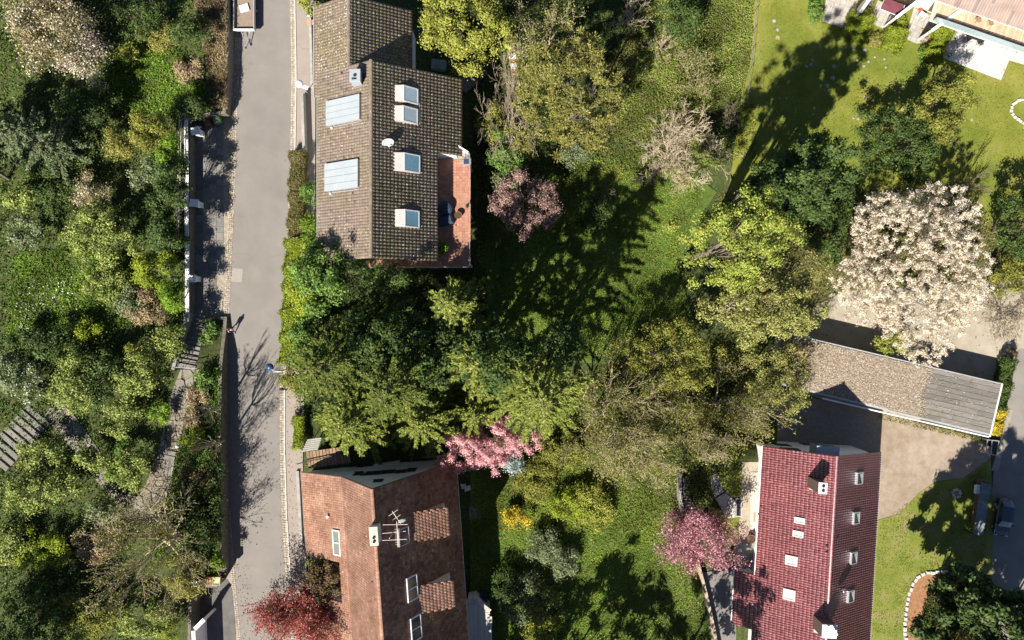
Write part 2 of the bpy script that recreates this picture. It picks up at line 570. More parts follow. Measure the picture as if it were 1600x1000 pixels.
# ---------------------------------------------------------------- road, gutters, kerb, pavement
RK = [(440, -900), (451, -120), (453, 0), (455, 120), (453, 250), (447, 400), (442, 500), (437, 600), (437, 700), (440, 800), (446, 900), (455, 1000), (468, 1120), (590, 2100)]   # east edge of the asphalt
LE = [(378, -900), (374, -120), (372, 60), (368, 150), (365, 250), (361, 350), (357, 440), (354, 500), (357, 520), (357, 600), (356, 700), (357, 800), (364, 900), (374, 1000), (385, 1120), (505, 2100)]
sheet('road', LE + RK[::-1], 0.0, ASPH)
base_w = [(290, -120), (290, 1120)]
sheet('roadside_strip', [(300, -900), (300, 2100), (620, 2100), (470, 1120), (470, -120), (460, -900)], -0.012, mat('roadside_dirt', [(.3, (.16, .14, .11)), (.7, (.30, .27, .22))], 2, .95, .4, 20))

def offset_line(pxs, d, z=0.0):
    pts = [P(a, b, z) for a, b in pxs]
    out = []
    for i, p in enumerate(pts):
        t = (pts[min(i + 1, len(pts) - 1)] - pts[max(i - 1, 0)]).normalized()
        out.append(p + Vector((t.y, -t.x, 0)) * d)
    return out

def walk(pts, step):
    """points every step metres along a polyline, with the direction there"""
    res = []
    carry = 0.0
    for a, b in zip(pts[:-1], pts[1:]):
        L = (b - a).length
        d = (b - a) / L
        s = carry
        while s < L:
            res.append((a + d * s, d))
            s += step
        carry = s - L
    return res

def sett_row(line, rows, size, name, seed, y_lim=None):
    rng = random.Random(seed)
    mb = MB()
    sg, size = size, abs(size)
    for r in range(rows):
        for p, d in walk(offset_line(line, (r + .5) * sg), size * 1.12):
            if abs(p.y) > 46:
                continue
            a = math.atan2(d.y, d.x) + rng.uniform(-.06, .06)
            q = Vector((p.x + rng.uniform(-.012, .012), p.y + rng.uniform(-.012, .012), -0.03))
            mb.bbox(q, (size * rng.uniform(.86, .98), size * rng.uniform(.84, .94), .05 + rng.uniform(0, .015)), a, .015, jit(rng, .72, 1.2))
    return mb.build(name, SETT, None, 'stuff')
# walking down the picture the line's left-hand offset (d<0) is east
tag(sett_row([(a, b) for a, b in RK], 2, -0.24, 'gutter_setts', 1), 'row of granite setts in the gutter along the pavement kerb', 'setts')
tag(sett_row([(a - 5, b) for a, b in LE[2:9]], 3, -0.20, 'gutter_setts', 2), 'granite setts edging the paved forecourt at the road', 'setts')
tag(sett_row([(a - 3, b) for a, b in LE[11:]], 2, -0.20, 'gutter_setts', 3), 'granite setts along the foot of the lower roadside wall', 'setts')

kl = offset_line(RK, -0.55)
rng = random.Random(5)
kerb = empty('kerb', P(455, 500), 'long pale kerb of stone lengths along the pavement', 'kerb')
for p, d in walk(kl, 1.0):
    if abs(p.y) > 52:
        continue
    mb = MB()
    mb.bbox((p.x + d.x * .5, p.y + d.y * .5, -.05), (.985, .16, .16), math.atan2(d.y, d.x), .02, jit(rng, .92, 1.05))
    mb.build('kerb_stone', KERB, kerb)
sheet('pavement', [(a + 9.5, b) for a, b in RK] + [(640, 2100), (505, 1120), (497, 1000), (480, 900), (474, 800), (473, 700), (476, 600), (486, 500), (492, 300), (494, -120), (480, -900)], 0.085, PAVE, 'structure', 0.12)

# concrete lengths across the road
for n_, (y0, xa, xb) in enumerate(((397, 361, 447), (100, 370, 455), (660, 357, 437))):
    a, b = P(xa, y0, .004), P(xb, y0 + 1, .004)
    MB().box((a + b) / 2, ((b - a).length, .035, .002)).build('road_joint', mat('tar_joint_%s' % 'abc'[n_], [(.3, (.13, .12, .11)), (.7, (.19, .175, .16))], 4), None, 'structure')
sheet('road_patch', [(362, 419), (379, 420), (378, 441), (361, 440)], 0.004, mat('road_patch_asphalt', [(.3, (.225, .205, .185)), (.7, (.25, .23, .21))], 4, .9, .2, 40))

# ---------------------------------------------------------------- paved forecourt at the foot of the terrace wall
def slab_field(parent, x0, x1, y0, y1, z, cols, rng, m, lmin=.55, lmax=1.15, gap=.025, keep=None):
    cw = (x1 - x0) / cols
    for c in range(cols):
        y = y1 - rng.uniform(0, .4)
        first = True
        while y > y0:
            L = rng.uniform(lmin, lmax)
            ya, yb = max(y - L, y0), min(y, y1)
            if yb - ya > .15:
                cx, cy = x0 + (c + .5) * cw, (ya + yb) / 2
                if keep is None or keep(cx, cy):
                    mb = MB()
                    mb.bbox((cx, cy, z - .06), (cw - gap, yb - ya - gap, .06 + rng.uniform(0, .012)), rng.uniform(-.01, .01), .01, jit(rng, .75, 1.15))
                    mb.build('paving_slab', m, parent)
            y -= L
a, b = P(306, 190), P(352, 490)
fore = empty('paved_forecourt', P(330, 340), 'shaded slab-paved forecourt between the white-capped wall and the road', 'forecourt')
edge = [P(x, y) for x, y in LE]
def west_of_road(x, y, m=.75):
    py = 500 - y * S
    ex = np.interp(py, [e[1] for e in LE], [e[0] for e in LE])
    return x < (ex - 800) / S - m
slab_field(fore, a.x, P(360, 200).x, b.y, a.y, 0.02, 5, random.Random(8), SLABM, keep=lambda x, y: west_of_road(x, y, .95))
mh = tag(MB().lathe(P(324, 460, .022), [(.36, 0), (.36, .03), (.33, .035)], 20).build('manhole_cover', flat('cast_iron', (.09, .085, .08), .6, .3)),
         'round iron manhole cover in the shaded forecourt above the steps', 'manhole cover')
mb = MB()
for (q, r) in (((338, 318), (342, 318)), ((339, 317), (340, 329)), ((340, 328), (344, 331))):
    mb.tube([P(*q, .12), P(*r, .12)], .05, 6)
mb.lathe(P(338, 317, .03), [(.16, 0), (.13, .1), (.05, .16)], 10)
mb.tube([P(340, 317, .1), P(340.2, 317, 1.3)], .035, 6)
tag(mb.build('fire_hydrant', GALV), 'small grey standpipe on the shaded forecourt beside the second wall pillar', 'hydrant')

# lower driveway cut into the terrace
sheet('driveway', [(312, 906), (356, 906), (366, 930), (372, 1120), (312, 1120)], 0.015, mat('driveway_tarmac', [(.3, (.075, .072, .07)), (.7, (.12, .115, .11))], 1, .9, .2, 30))

# ---------------------------------------------------------------- retaining walls
def wall_along(name, pts, thick, label, cat, m, top=0.15, foot=-.3, cap=None, cap_m=None, capw=.36, seed=1, side=1):
    """wall whose visible face follows the ground points pts; the body lies on the terrace side"""
    root = empty(name, pts[0], label, cat)
    segs = []
    for a, b in zip(pts[:-1], pts[1:]):
        k = max(1, int((b - a).length / 1.5))
        segs += [(a.lerp(b, i / k), a.lerp(b, (i + 1) / k)) for i in range(k)]
    mb = MB()
    rr = random.Random(seed)
    chain = [segs[0][0]] + [s[1] for s in segs]
    n = len(chain)
    L, R_ = [], []
    for i, p in enumerate(chain):
        d = (chain[min(i + 1, n - 1)] - chain[max(i - 1, 0)]).normalized()
        L.append(p); R_.append(p + Vector((d.y, -d.x, 0)) * thick * side)
    vs, fs = [], []
    for i in range(n):
        ht = max(ground_at(R_[i].x + (R_[i].x - L[i].x), R_[i].y + (R_[i].y - L[i].y)), 0) if ground_at(R_[i].x, R_[i].y) < .2 else ground_at(R_[i].x, R_[i].y)
        ht = h_left(R_[i].x, R_[i].y) + top
        vs += [(L[i].x, L[i].y, foot), (L[i].x, L[i].y, ht), (R_[i].x, R_[i].y, ht), (R_[i].x, R_[i].y, foot)]
    for i in range(n - 1):
        o = 4 * i
        for k in range(4):
            k2 = (k + 1) % 4
            f = (o + k, o + k2, o + 4 + k2, o + 4 + k)
            fs.append(f if side < 0 else f[::-1])
    fs += [(0, 1, 2, 3), (4 * n - 1, 4 * n - 2, 4 * n - 3, 4 * n - 4)]
    mb.add(vs, fs)
    mb.build('wall_body', m, root)
    if cap:
        i = 0
        for p, d in walk([(l + r) / 2 for l, r in zip(L, R_)], cap):
            q = p + d * cap / 2
            c = MB()
            c.bbox((q.x, q.y, h_left(q.x + .4, q.y) + top + .002), (cap - .012, capw, .09), math.atan2(d.y, d.x), .015, jit(rr, .8, 1.04))
            c.build('coping_stone', cap_m, root)
    return root

wall_along('retaining_wall', LBW[0:3], .35, 'mossy retaining wall along the road by the parked trailer', 'wall', DARKW, .1, side=1)
wall_along('retaining_wall', LBW[2:4], .35, 'short wall end behind the row of bins at the forecourt', 'wall', DARKW, .1, side=1)
cw = wall_along('retaining_wall', [P(304, 176), LBW[4]], .32, 'long white-capped retaining wall beside the paved forecourt', 'wall', DARKW, .12, cap=1.25, cap_m=mat('limewashed_coping', [(.3, (.62, .62, .61)), (.7, (.74, .74, .735))], 3, .8, .2, tint=True), capw=.42, side=1)
wall_along('retaining_wall', LBW[4:6], .34, 'sloping shaded wall beside the upper flight of garden steps', 'wall', CONC, .25, side=1)
wall_along('retaining_wall', [LBW[7], LBW[8]], .28, 'end wall of the planted bed beside the upper steps', 'wall', DARKW, .1, side=1)
wall_along('retaining_wall', LBW[8:13], .35, 'long shaded retaining wall between the garden steps and the road', 'wall', DARKW, .1, side=1)
wall_along('retaining_wall', LBW[13:15], .3, 'wall at the head of the lower driveway behind the three pots', 'wall', DARKW, .05, side=1)
wall_along('retaining_wall', LBW[14:16], .3, 'dark wall along the west side of the lower driveway', 'wall', DARKW, .05, side=1)

# white pillars on the wall
pil = [((305, 204, 12), 'angled white pillar cap at the bin end of the forecourt wall'),
       ((303, 317, -6), 'middle white pillar cap on the forecourt wall'),
       ((299, 435, -2), 'lowest white pillar cap on the forecourt wall above the steps')]
for (px, py, ang), lab in pil:
    z = 1.75
    p = P(px, py, z)
    r = empty('wall_pillar', (p.x, p.y, 0), lab, 'pillar', 'white pillars on the forecourt wall')
    MB().box((p.x, p.y, z / 2 - .05), (.62, .55, z - .1), math.radians(ang)).build('pillar_shaft', WHITE, r)
    MB().bbox((p.x, p.y, z - .098), (.95, .78, .1), math.radians(ang), .02).build('pillar_cap', WHITE, r)
lw = empty('driveway_wall', G(305, 985), 'white angled coping wall at the mouth of the lower driveway', 'wall')
for q, r in (((319, 968), (304, 983)), ((302, 986), (305, 1060))):
    a, b = P(*q, 3.0), P(*r, 3.0)
    d = b - a
    mb = MB(); mb.box(((a.x + b.x) / 2, (a.y + b.y) / 2, 1.4), (d.length, .3, 3.0), math.atan2(d.y, d.x)); mb.build('wall_body', WHITE, lw)
    mb = MB(); mb.bbox(((a.x + b.x) / 2, (a.y + b.y) / 2, 2.903), (d.length + .04, .42, .1), math.atan2(d.y, d.x)); mb.build('coping_stone', WHITEP, lw)

# hand rail on the terrace wall
def railing(pts, label, posts_every=2.0, h=.95, m=GREYP, group=None, r=.022, mid=True):
    root = empty('railing', pts[0], label, 'railing', group)
    tops = [Vector((p.x, p.y, p.z + h)) for p in pts]
    MB().tube(tops, r * 1.3, 6).build('top_rail', m, root)
    if mid:
        MB().tube([Vector((p.x, p.y, p.z + h * .5)) for p in pts], r, 6).build('middle_rail', m, root)
    for p, d in walk(pts, posts_every):
        MB().tube([p, p + Vector((0, 0, h))], r, 6).build('post', m, root)
    return root
railing([G(286.5, 178, 0), G(284.5, 285, 0), G(281, 388, 0)], 'thin metal railing on the terrace edge above the forecourt wall', 3.0, m=mat('rusty_rail', [(.3, (.30, .26, .22)), (.7, (.52, .49, .46))], 3, .6), r=.045)
railing([G(280, 437, 0), G(280, 455, 0)], 'short stub of metal railing beside the lowest white pillar', 1.0, r=.04)

# ---------------------------------------------------------------- garden steps
def stair(root, p0, p1, n, width, z0, z1, m, rng, depth_k=1.0):
    d = (p1 - p0); d.z = 0
    L = d.length; d.normalize()
    ang = math.atan2(d.y, d.x)
    for i in range(n):
        c = p0 + d * (L * (i + .5) / n)
        z = z0 + (z1 - z0) * (i + 1) / n
        mb = MB()
        mb.bbox((c.x, c.y, z - .5), (L / n * 1.02 * depth_k, width * rng.uniform(.97, 1.0), .5), ang, .025, jit(rng, .85, 1.1))
        mb.build('step', m, root)
rs = random.Random(21)
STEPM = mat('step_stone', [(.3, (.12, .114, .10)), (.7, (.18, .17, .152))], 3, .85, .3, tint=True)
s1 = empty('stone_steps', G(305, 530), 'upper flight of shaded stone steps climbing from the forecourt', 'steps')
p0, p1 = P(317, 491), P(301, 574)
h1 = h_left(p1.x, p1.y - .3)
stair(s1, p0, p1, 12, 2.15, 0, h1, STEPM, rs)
# bar across the landing
a = G(277, 573); b = G(314, 575)
railing([a, b], 'metal barrier rail across the foot landing of the upper steps', .8, 1.0, GALV, None, .028)
for (xa, ya, xb, yb, n, wd, lab) in ((287, 604, 279, 634, 4, 2.0, 'middle flight of four stone steps on the garden path'),
                                     (262, 703, 259, 718, 2, 1.95, 'two sunlit stone steps low on the garden path'),
                                     (63, 645, -6, 722, 9, 3.1, 'wide stone steps leaving the photo at the left edge')):
    p0, p1 = G(xa, ya), G(xb, yb)
    r = empty('stone_steps', (p0 + p1) / 2, lab, 'steps')
    up = 1 if n != 9 else .5
    if n == 9:
        stair(r, p0, p1, n, wd, p0.z + .1, p1.z + .35, STEPM, rs, .72)
    else:
        stair(r, p0, p1, n, wd, p0.z + .02, p1.z + .12, STEPM, rs, .9)

def clip_poly(poly, a, b):
    """keep the part of poly nearer to a than to b"""
    m = ((a[0] + b[0]) / 2, (a[1] + b[1]) / 2)
    n = (b[0] - a[0], b[1] - a[1])
    out = []
    for i in range(len(poly)):
        p, q = poly[i], poly[(i + 1) % len(poly)]
        dp = (p[0] - m[0]) * n[0] + (p[1] - m[1]) * n[1]
        dq = (q[0] - m[0]) * n[0] + (q[1] - m[1]) * n[1]
        if dp <= 0: out.append(p)
        if dp * dq < 0:
            t = dp / (dp - dq)
            out.append((p[0] + (q[0] - p[0]) * t, p[1] + (q[1] - p[1]) * t))
    return out

def convex_clip(sub, poly):
    a = sum(poly[i][0] * poly[(i + 1) % len(poly)][1] - poly[(i + 1) % len(poly)][0] * poly[i][1] for i in range(len(poly)))
    if a < 0: poly = poly[::-1]
    for i in range(len(poly)):
        p, q = poly[i], poly[(i + 1) % len(poly)]
        out = []
        for j in range(len(sub)):
            s, e = sub[j], sub[(j + 1) % len(sub)]
            ds = (q[0] - p[0]) * (s[1] - p[1]) - (q[1] - p[1]) * (s[0] - p[0])
            de = (q[0] - p[0]) * (e[1] - p[1]) - (q[1] - p[1]) * (e[0] - p[0])
            if ds >= 0: out.append(s)
            if ds * de < 0:
                t = ds / (ds - de)
                out.append((s[0] + (e[0] - s[0]) * t, s[1] + (e[1] - s[1]) * t))
        sub = out
        if len(sub) < 3: return []
    return sub

def crazy_path(name, quads, label, cell, rng, m=STONEP):
    """irregular flagstones inside ground quads given in photo positions"""
    root = empty(name, G(*quads[0][0]), label, 'path')
    for q in quads:
        w = [G(a, b) for a, b in q]
        poly = [(p.x, p.y) for p in w]
        x0, x1 = min(p[0] for p in poly), max(p[0] for p in poly)
        y0, y1 = min(p[1] for p in poly), max(p[1] for p in poly)
        seeds = []
        nx, ny = max(1, int((x1 - x0) / cell) + 1), max(1, int((y1 - y0) / cell) + 1)
        for i in range(-1, nx + 1):
            for j in range(-1, ny + 1):
                seeds.append((x0 + (i + .5 + rng.uniform(-.38, .38)) * cell, y0 + (j + .5 + rng.uniform(-.38, .38)) * cell))
        for s in seeds:
            c = [(s[0] - 2 * cell, s[1] - 2 * cell), (s[0] + 2 * cell, s[1] - 2 * cell), (s[0] + 2 * cell, s[1] + 2 * cell), (s[0] - 2 * cell, s[1] + 2 * cell)]
            for t in seeds:
                if t is not s and abs(t[0] - s[0]) < 4 * cell and abs(t[1] - s[1]) < 4 * cell:
                    c = clip_poly(c, s, t)
                    if len(c) < 3: break
            if len(c) < 3: continue
            c = convex_clip(c, poly)
            if len(c) < 3: continue
            cx, cy = sum(p[0] for p in c) / len(c), sum(p[1] for p in c) / len(c)
            c = [(cx + (p[0] - cx) * (1 - .035 / max(.1, math.hypot(p[0] - cx, p[1] - cy))), cy + (p[1] - cy) * (1 - .035 / max(.1, math.hypot(p[0] - cx, p[1] - cy)))) for p in c]
            z = ground_at(cx, cy)
            MB().prism(c, z - .25, z + .045 + rng.uniform(0, .02), jit(rng, .82, 1.12)).build('flagstone', m, root)
    return root
rc = random.Random(31)
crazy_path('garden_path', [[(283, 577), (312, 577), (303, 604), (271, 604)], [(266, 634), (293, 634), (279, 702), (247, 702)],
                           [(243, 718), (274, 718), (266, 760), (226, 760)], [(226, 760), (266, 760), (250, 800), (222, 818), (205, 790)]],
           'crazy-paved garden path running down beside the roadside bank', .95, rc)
crazy_path('garden_path', [[(68, 650), (90, 622), (122, 655), (98, 684)], [(98, 684), (122, 655), (150, 695), (128, 718)], [(128, 718), (150, 695), (184, 748), (158, 760)],
                           [(158, 760), (184, 748), (226, 788), (205, 812)]],
           'shaded crazy-paved path running up to the wide steps', .95, rc)
for (px, py, lab) in ((284, 695, 'small white ball lamp at the edge of the path by the two steps'), (225, 825, 'small white ball lamp at the lower end of the garden path')):
    p = G(px, py)
    r = empty('garden_lamp', p, lab, 'lamp', 'ball lamps beside the garden path')
    MB().tube([p, p + Vector((0, 0, .8))], .04, 8).build('post', GREYP, r)
    q = p + Vector((0, 0, .8))
    MB().lathe(q, [(.06, 0), (.16, .06), (.21, .18), (.19, .30), (.10, .39), (.02, .42)], 14).build('globe', WHITEP, r, smooth=True)
railing([G(268, 762), G(262, 790), G(246, 806), G(232, 820)], 'curved metal hand rail at the foot of the garden path', 1.4, .9, GALV, None, .03, False)

# ================================================================ ROOFS
class Slope:
    """roof plane: O eave corner, e along the eave, s up the slope, n outward"""
    def __init__(self, O, e, s):
        self.O = Vector(O); self.e = Vector(e).normalized(); self.s = Vector(s).normalized()
        self.n = self.e.cross(self.s).normalized()
        self.flip = 1
        if self.n.z < 0:
            self.n = -self.n; self.flip = -1
    def pt(self, u, v, w=0.0):
        return self.O + self.e * u + self.s * v + self.n * w
    def uv(self, px, py, lift=0.0):
        q = hit(px, py, self.O + self.n * lift, self.n) - self.O
        return q.dot(self.e), q.dot(self.s)

def deck(sl, outline, parent, m, thick=.16, name='roof'):
    """roof slab; outline in (u, v)"""
    vs = [sl.pt(u, v, -.02) for u, v in outline] + [sl.pt(u, v, -thick) for u, v in outline]
    n = len(outline)
    t = geometry.tessellate_polygon([[Vector((u, v, 0)) for u, v in outline]])
    fs = []
    for f in t:
        a, b, c = (vs[i] for i in f)
        up = (b - a).cross(c - a).dot(sl.n) > 0
        f = tuple(f) if up else tuple(f[::-1])
        fs.append(f); fs.append(tuple(i + n for i in f[::-1]))
    fs += [(i, (i + 1) % n, n + (i + 1) % n, n + i) for i in range(n)]
    return MB().add(vs, fs).build(name, m, parent)

def tile_field(sl, u0, u1, v0, v1, tw, tl, prof, hgt, lip, m, parent, seed, keep=None, var=(.82, 1.14), jitter=.008, name='roof_tiles', skew=0.0):
    """overlapping tiles as real relief. prof: cross-section heights 0..1 along the tile's width"""
    rng = np.random.default_rng(seed)
    nu, nv = max(1, round((u1 - u0) / tw)), max(1, round((v1 - v0) / tl))
    tw, tl = (u1 - u0) / nu, (v1 - v0) / nv
    I, J = np.meshgrid(np.arange(nu), np.arange(nv))
    U = u0 + I.ravel() * tw; Vv = v0 + J.ravel() * tl
    off = (J.ravel() % 2) * tw * .5 * skew
    U = U + off
    if keep is not None:
        k = keep(U + tw / 2, Vv + tl / 2)
        U, Vv = U[k], Vv[k]
    N = len(U)
    prof = np.asarray(prof, float); K = len(prof)
    a = np.linspace(0, 1, K)
    uu = U[:, None] + a[None, :] * tw * .985
    jl = rng.uniform(0, jitter, N)[:, None]
    wf = prof[None, :] * hgt + lip + jl                     # front (lower) edge, raised over the course below
    wb = prof[None, :] * hgt + 0.004 + 0 * jl
    vf = (Vv - tl * .10 + rng.uniform(-.01, .01, N))[:, None] + 0 * uu
    vb = (Vv + tl * 1.0)[:, None] + 0 * uu
    def world(u, v, w):
        return (np.array(sl.O)[None, None] + u[..., None] * np.array(sl.e) + v[..., None] * np.array(sl.s) + w[..., None] * np.array(sl.n))
    top_f, top_b, bot_f = world(uu, vf, wf), world(uu, vb, wb), world(uu, vf, wf * 0 - .01)
    V = np.concatenate([top_f, top_b, bot_f], 1).reshape(-1, 3)
    base = (np.arange(N) * 3 * K)[:, None]
    j = np.arange(K - 1)[None, :]
    q1 = np.stack([base + j, base + j + 1, base + K + j + 1, base + K + j], -1)
    q2 = np.stack([base + 2 * K + j, base + 2 * K + j + 1, base + j + 1, base + j], -1)
    F = np.concatenate([q1, q2], 1).reshape(-1, 4)
    if sl.flip < 0:
        F = F[:, ::-1]
    g = rng.uniform(var[0], var[1], N)
    odd = rng.uniform(0, 1, N)
    g = np.where(odd < .03, g * 1.3, np.where(odd > .965, g * .7, g))
    t = np.repeat(np.stack([g * rng.uniform(.97, 1.05, N), g, g * rng.uniform(.94, 1.04, N)], -1), 3 * K, 0)
    V = V - np.array(origin_of(parent))[None]
    return link(name, np_mesh(name, V, F, t), parent, m, 'stuff')

def ridge(a, b, r, m, parent, step=.4, name='ridge_tiles'):
    """half-round ridge tiles, each lapping the next"""
    d = (b - a); L = d.length; d.normalize()
    side = d.cross(Vector((0, 0, 1))).normalized()
    up = side.cross(d).normalized()
    mb = MB(); rr = random.Random(int(L * 100))
    n = max(1, round(L / step))
    for i in range(n):
        p, q = a + d * (L * i / n), a + d * (L * (i + 1.08) / n)
        vs = []
        for e, rad in ((p, r * 1.08), (q, r * .95)):
            for k in range(5):
                t = math.pi * k / 4
                vs.append(e + side * math.cos(t) * rad + up * (math.sin(t) * rad * .8 - .03))
        fs = [(k, k + 1, 5 + k + 1, 5 + k) for k in range(4)] + [(4, 3, 2, 1, 0), (5, 6, 7, 8, 9)]
        mb.add(vs, fs, jit(rr, .85, 1.1))
    return mb.build(name, m, parent, 'stuff')

def gutter(a, b, m, parent, r=.075, name='gutter'):
    mb = MB(); mb.tube([a, b], r, 8)
    return mb.build(name, m, parent)

def skylight(root, sl, px, py, su, sv, label=None, lift=.12, frame=WHITEP, glass=GLASS, panes=1, dirn='u', fw=.07):
    """roof window on a slope: frame with a set-in pane"""
    u, v = sl.uv(px, py, lift)
    ex, ey, ez = sl.e, sl.s, sl.n
    mb = MB()
    for (du, dv, hu, hv) in ((0, -sv / 2 + fw / 2, su / 2, fw / 2), (0, sv / 2 - fw / 2, su / 2, fw / 2), (-su / 2 + fw / 2, 0, fw / 2, sv / 2 - fw), (su / 2 - fw / 2, 0, fw / 2, sv / 2 - fw)):
        mb.obox(sl.pt(u + du, v + dv, lift / 2), ex, ey, ez, hu, hv, lift / 2 + .06)
    f = mb.build('roof_window', frame, root)
    for i in range(panes):
        if panes == 1:
            c = (u, v); hu, hv = su / 2 - fw, sv / 2 - fw
        else:
            hu, hv = (su / 2 - fw * 1.5) / 2, sv / 2 - fw
            c = (u + (-1, 1)[i] * (hu + fw / 2), v)
        MB().obox(sl.pt(c[0], c[1], lift / 2 - .03), ex, ey, ez, hu, hv, lift / 2 + .04).build('pane', glass, f)
    if panes == 2:
        MB().obox(sl.pt(u, v, lift / 2), ex, ey, ez, fw / 2 - .002, sv / 2 - fw - .002, lift / 2 + .055).build('mullion', frame, f)
    return f

def vent(root, sl, px, py, r=.09, h=.4, m=DARKM):
    u, v = sl.uv(px, py)
    p = sl.pt(u, v)
    mb = MB(); mb.lathe(p - sl.n * .1, [(r * 2.2, 0), (r * 1.6, .15), (r, .2), (r, h), (r * 1.4, h + .02), (r * 1.4, h + .1)], 10)
    return mb.build('vent_pipe', m, root)

def dish(p, face, r, m, label, base=None):
    root = empty('satellite_dish', base or p, label, 'satellite dish')
    f = Vector(face).normalized()
    mb = MB(); mb.lathe(p, [(.02, -.10 * r), (r * .5, -.07 * r), (r * .85, .03 * r), (r, .10 * r), (r * .97, .14 * r), (r * .8, .06 * r), (r * .4, -.02 * r)], 20, f)
    mb.build('reflector', m, root, smooth=True)
    arm = p + f * r * .95 - Vector((0, 0, r * .35))
    MB().tube([p - Vector((0, 0, r * .95)) + f * .05, arm], .025, 6).build('feed_arm', GALV, root)
    MB().lathe(arm - f * .05, [(.05, 0), (.07, .05), (.06, .16)], 8, -f).build('receiver', WHITEP, root)
    if base is not None:
        MB().tube([base, p - f * .05], .04, 8).build('mast', GALV, root)
    return root

def chimney(house, px, py, ztop, sx, sy, zbase, rz, body, capm, holes=2, cap_over=.08):
    """a chimney is part of its house"""
    p = P(px, py, ztop)
    root = MB().box((p.x, p.y, (ztop + zbase) / 2 - .06), (sx, sy, ztop - zbase - .12), rz).build('chimney', body, house)
    MB().bbox((p.x, p.y, ztop - .118), (sx + cap_over, sy + cap_over, .12), rz, .03).build('cap', capm, root)
    for i in range(holes):
        o = (i - (holes - 1) / 2) * sy * .42
        q = Vector((p.x - math.sin(rz) * o, p.y + math.cos(rz) * o, ztop - .01))
        MB().lathe(q, [(.15, 0), (.15, .09), (.12, .10), (.12, .02)], 12).build('flue', DARKM, root)
    return root

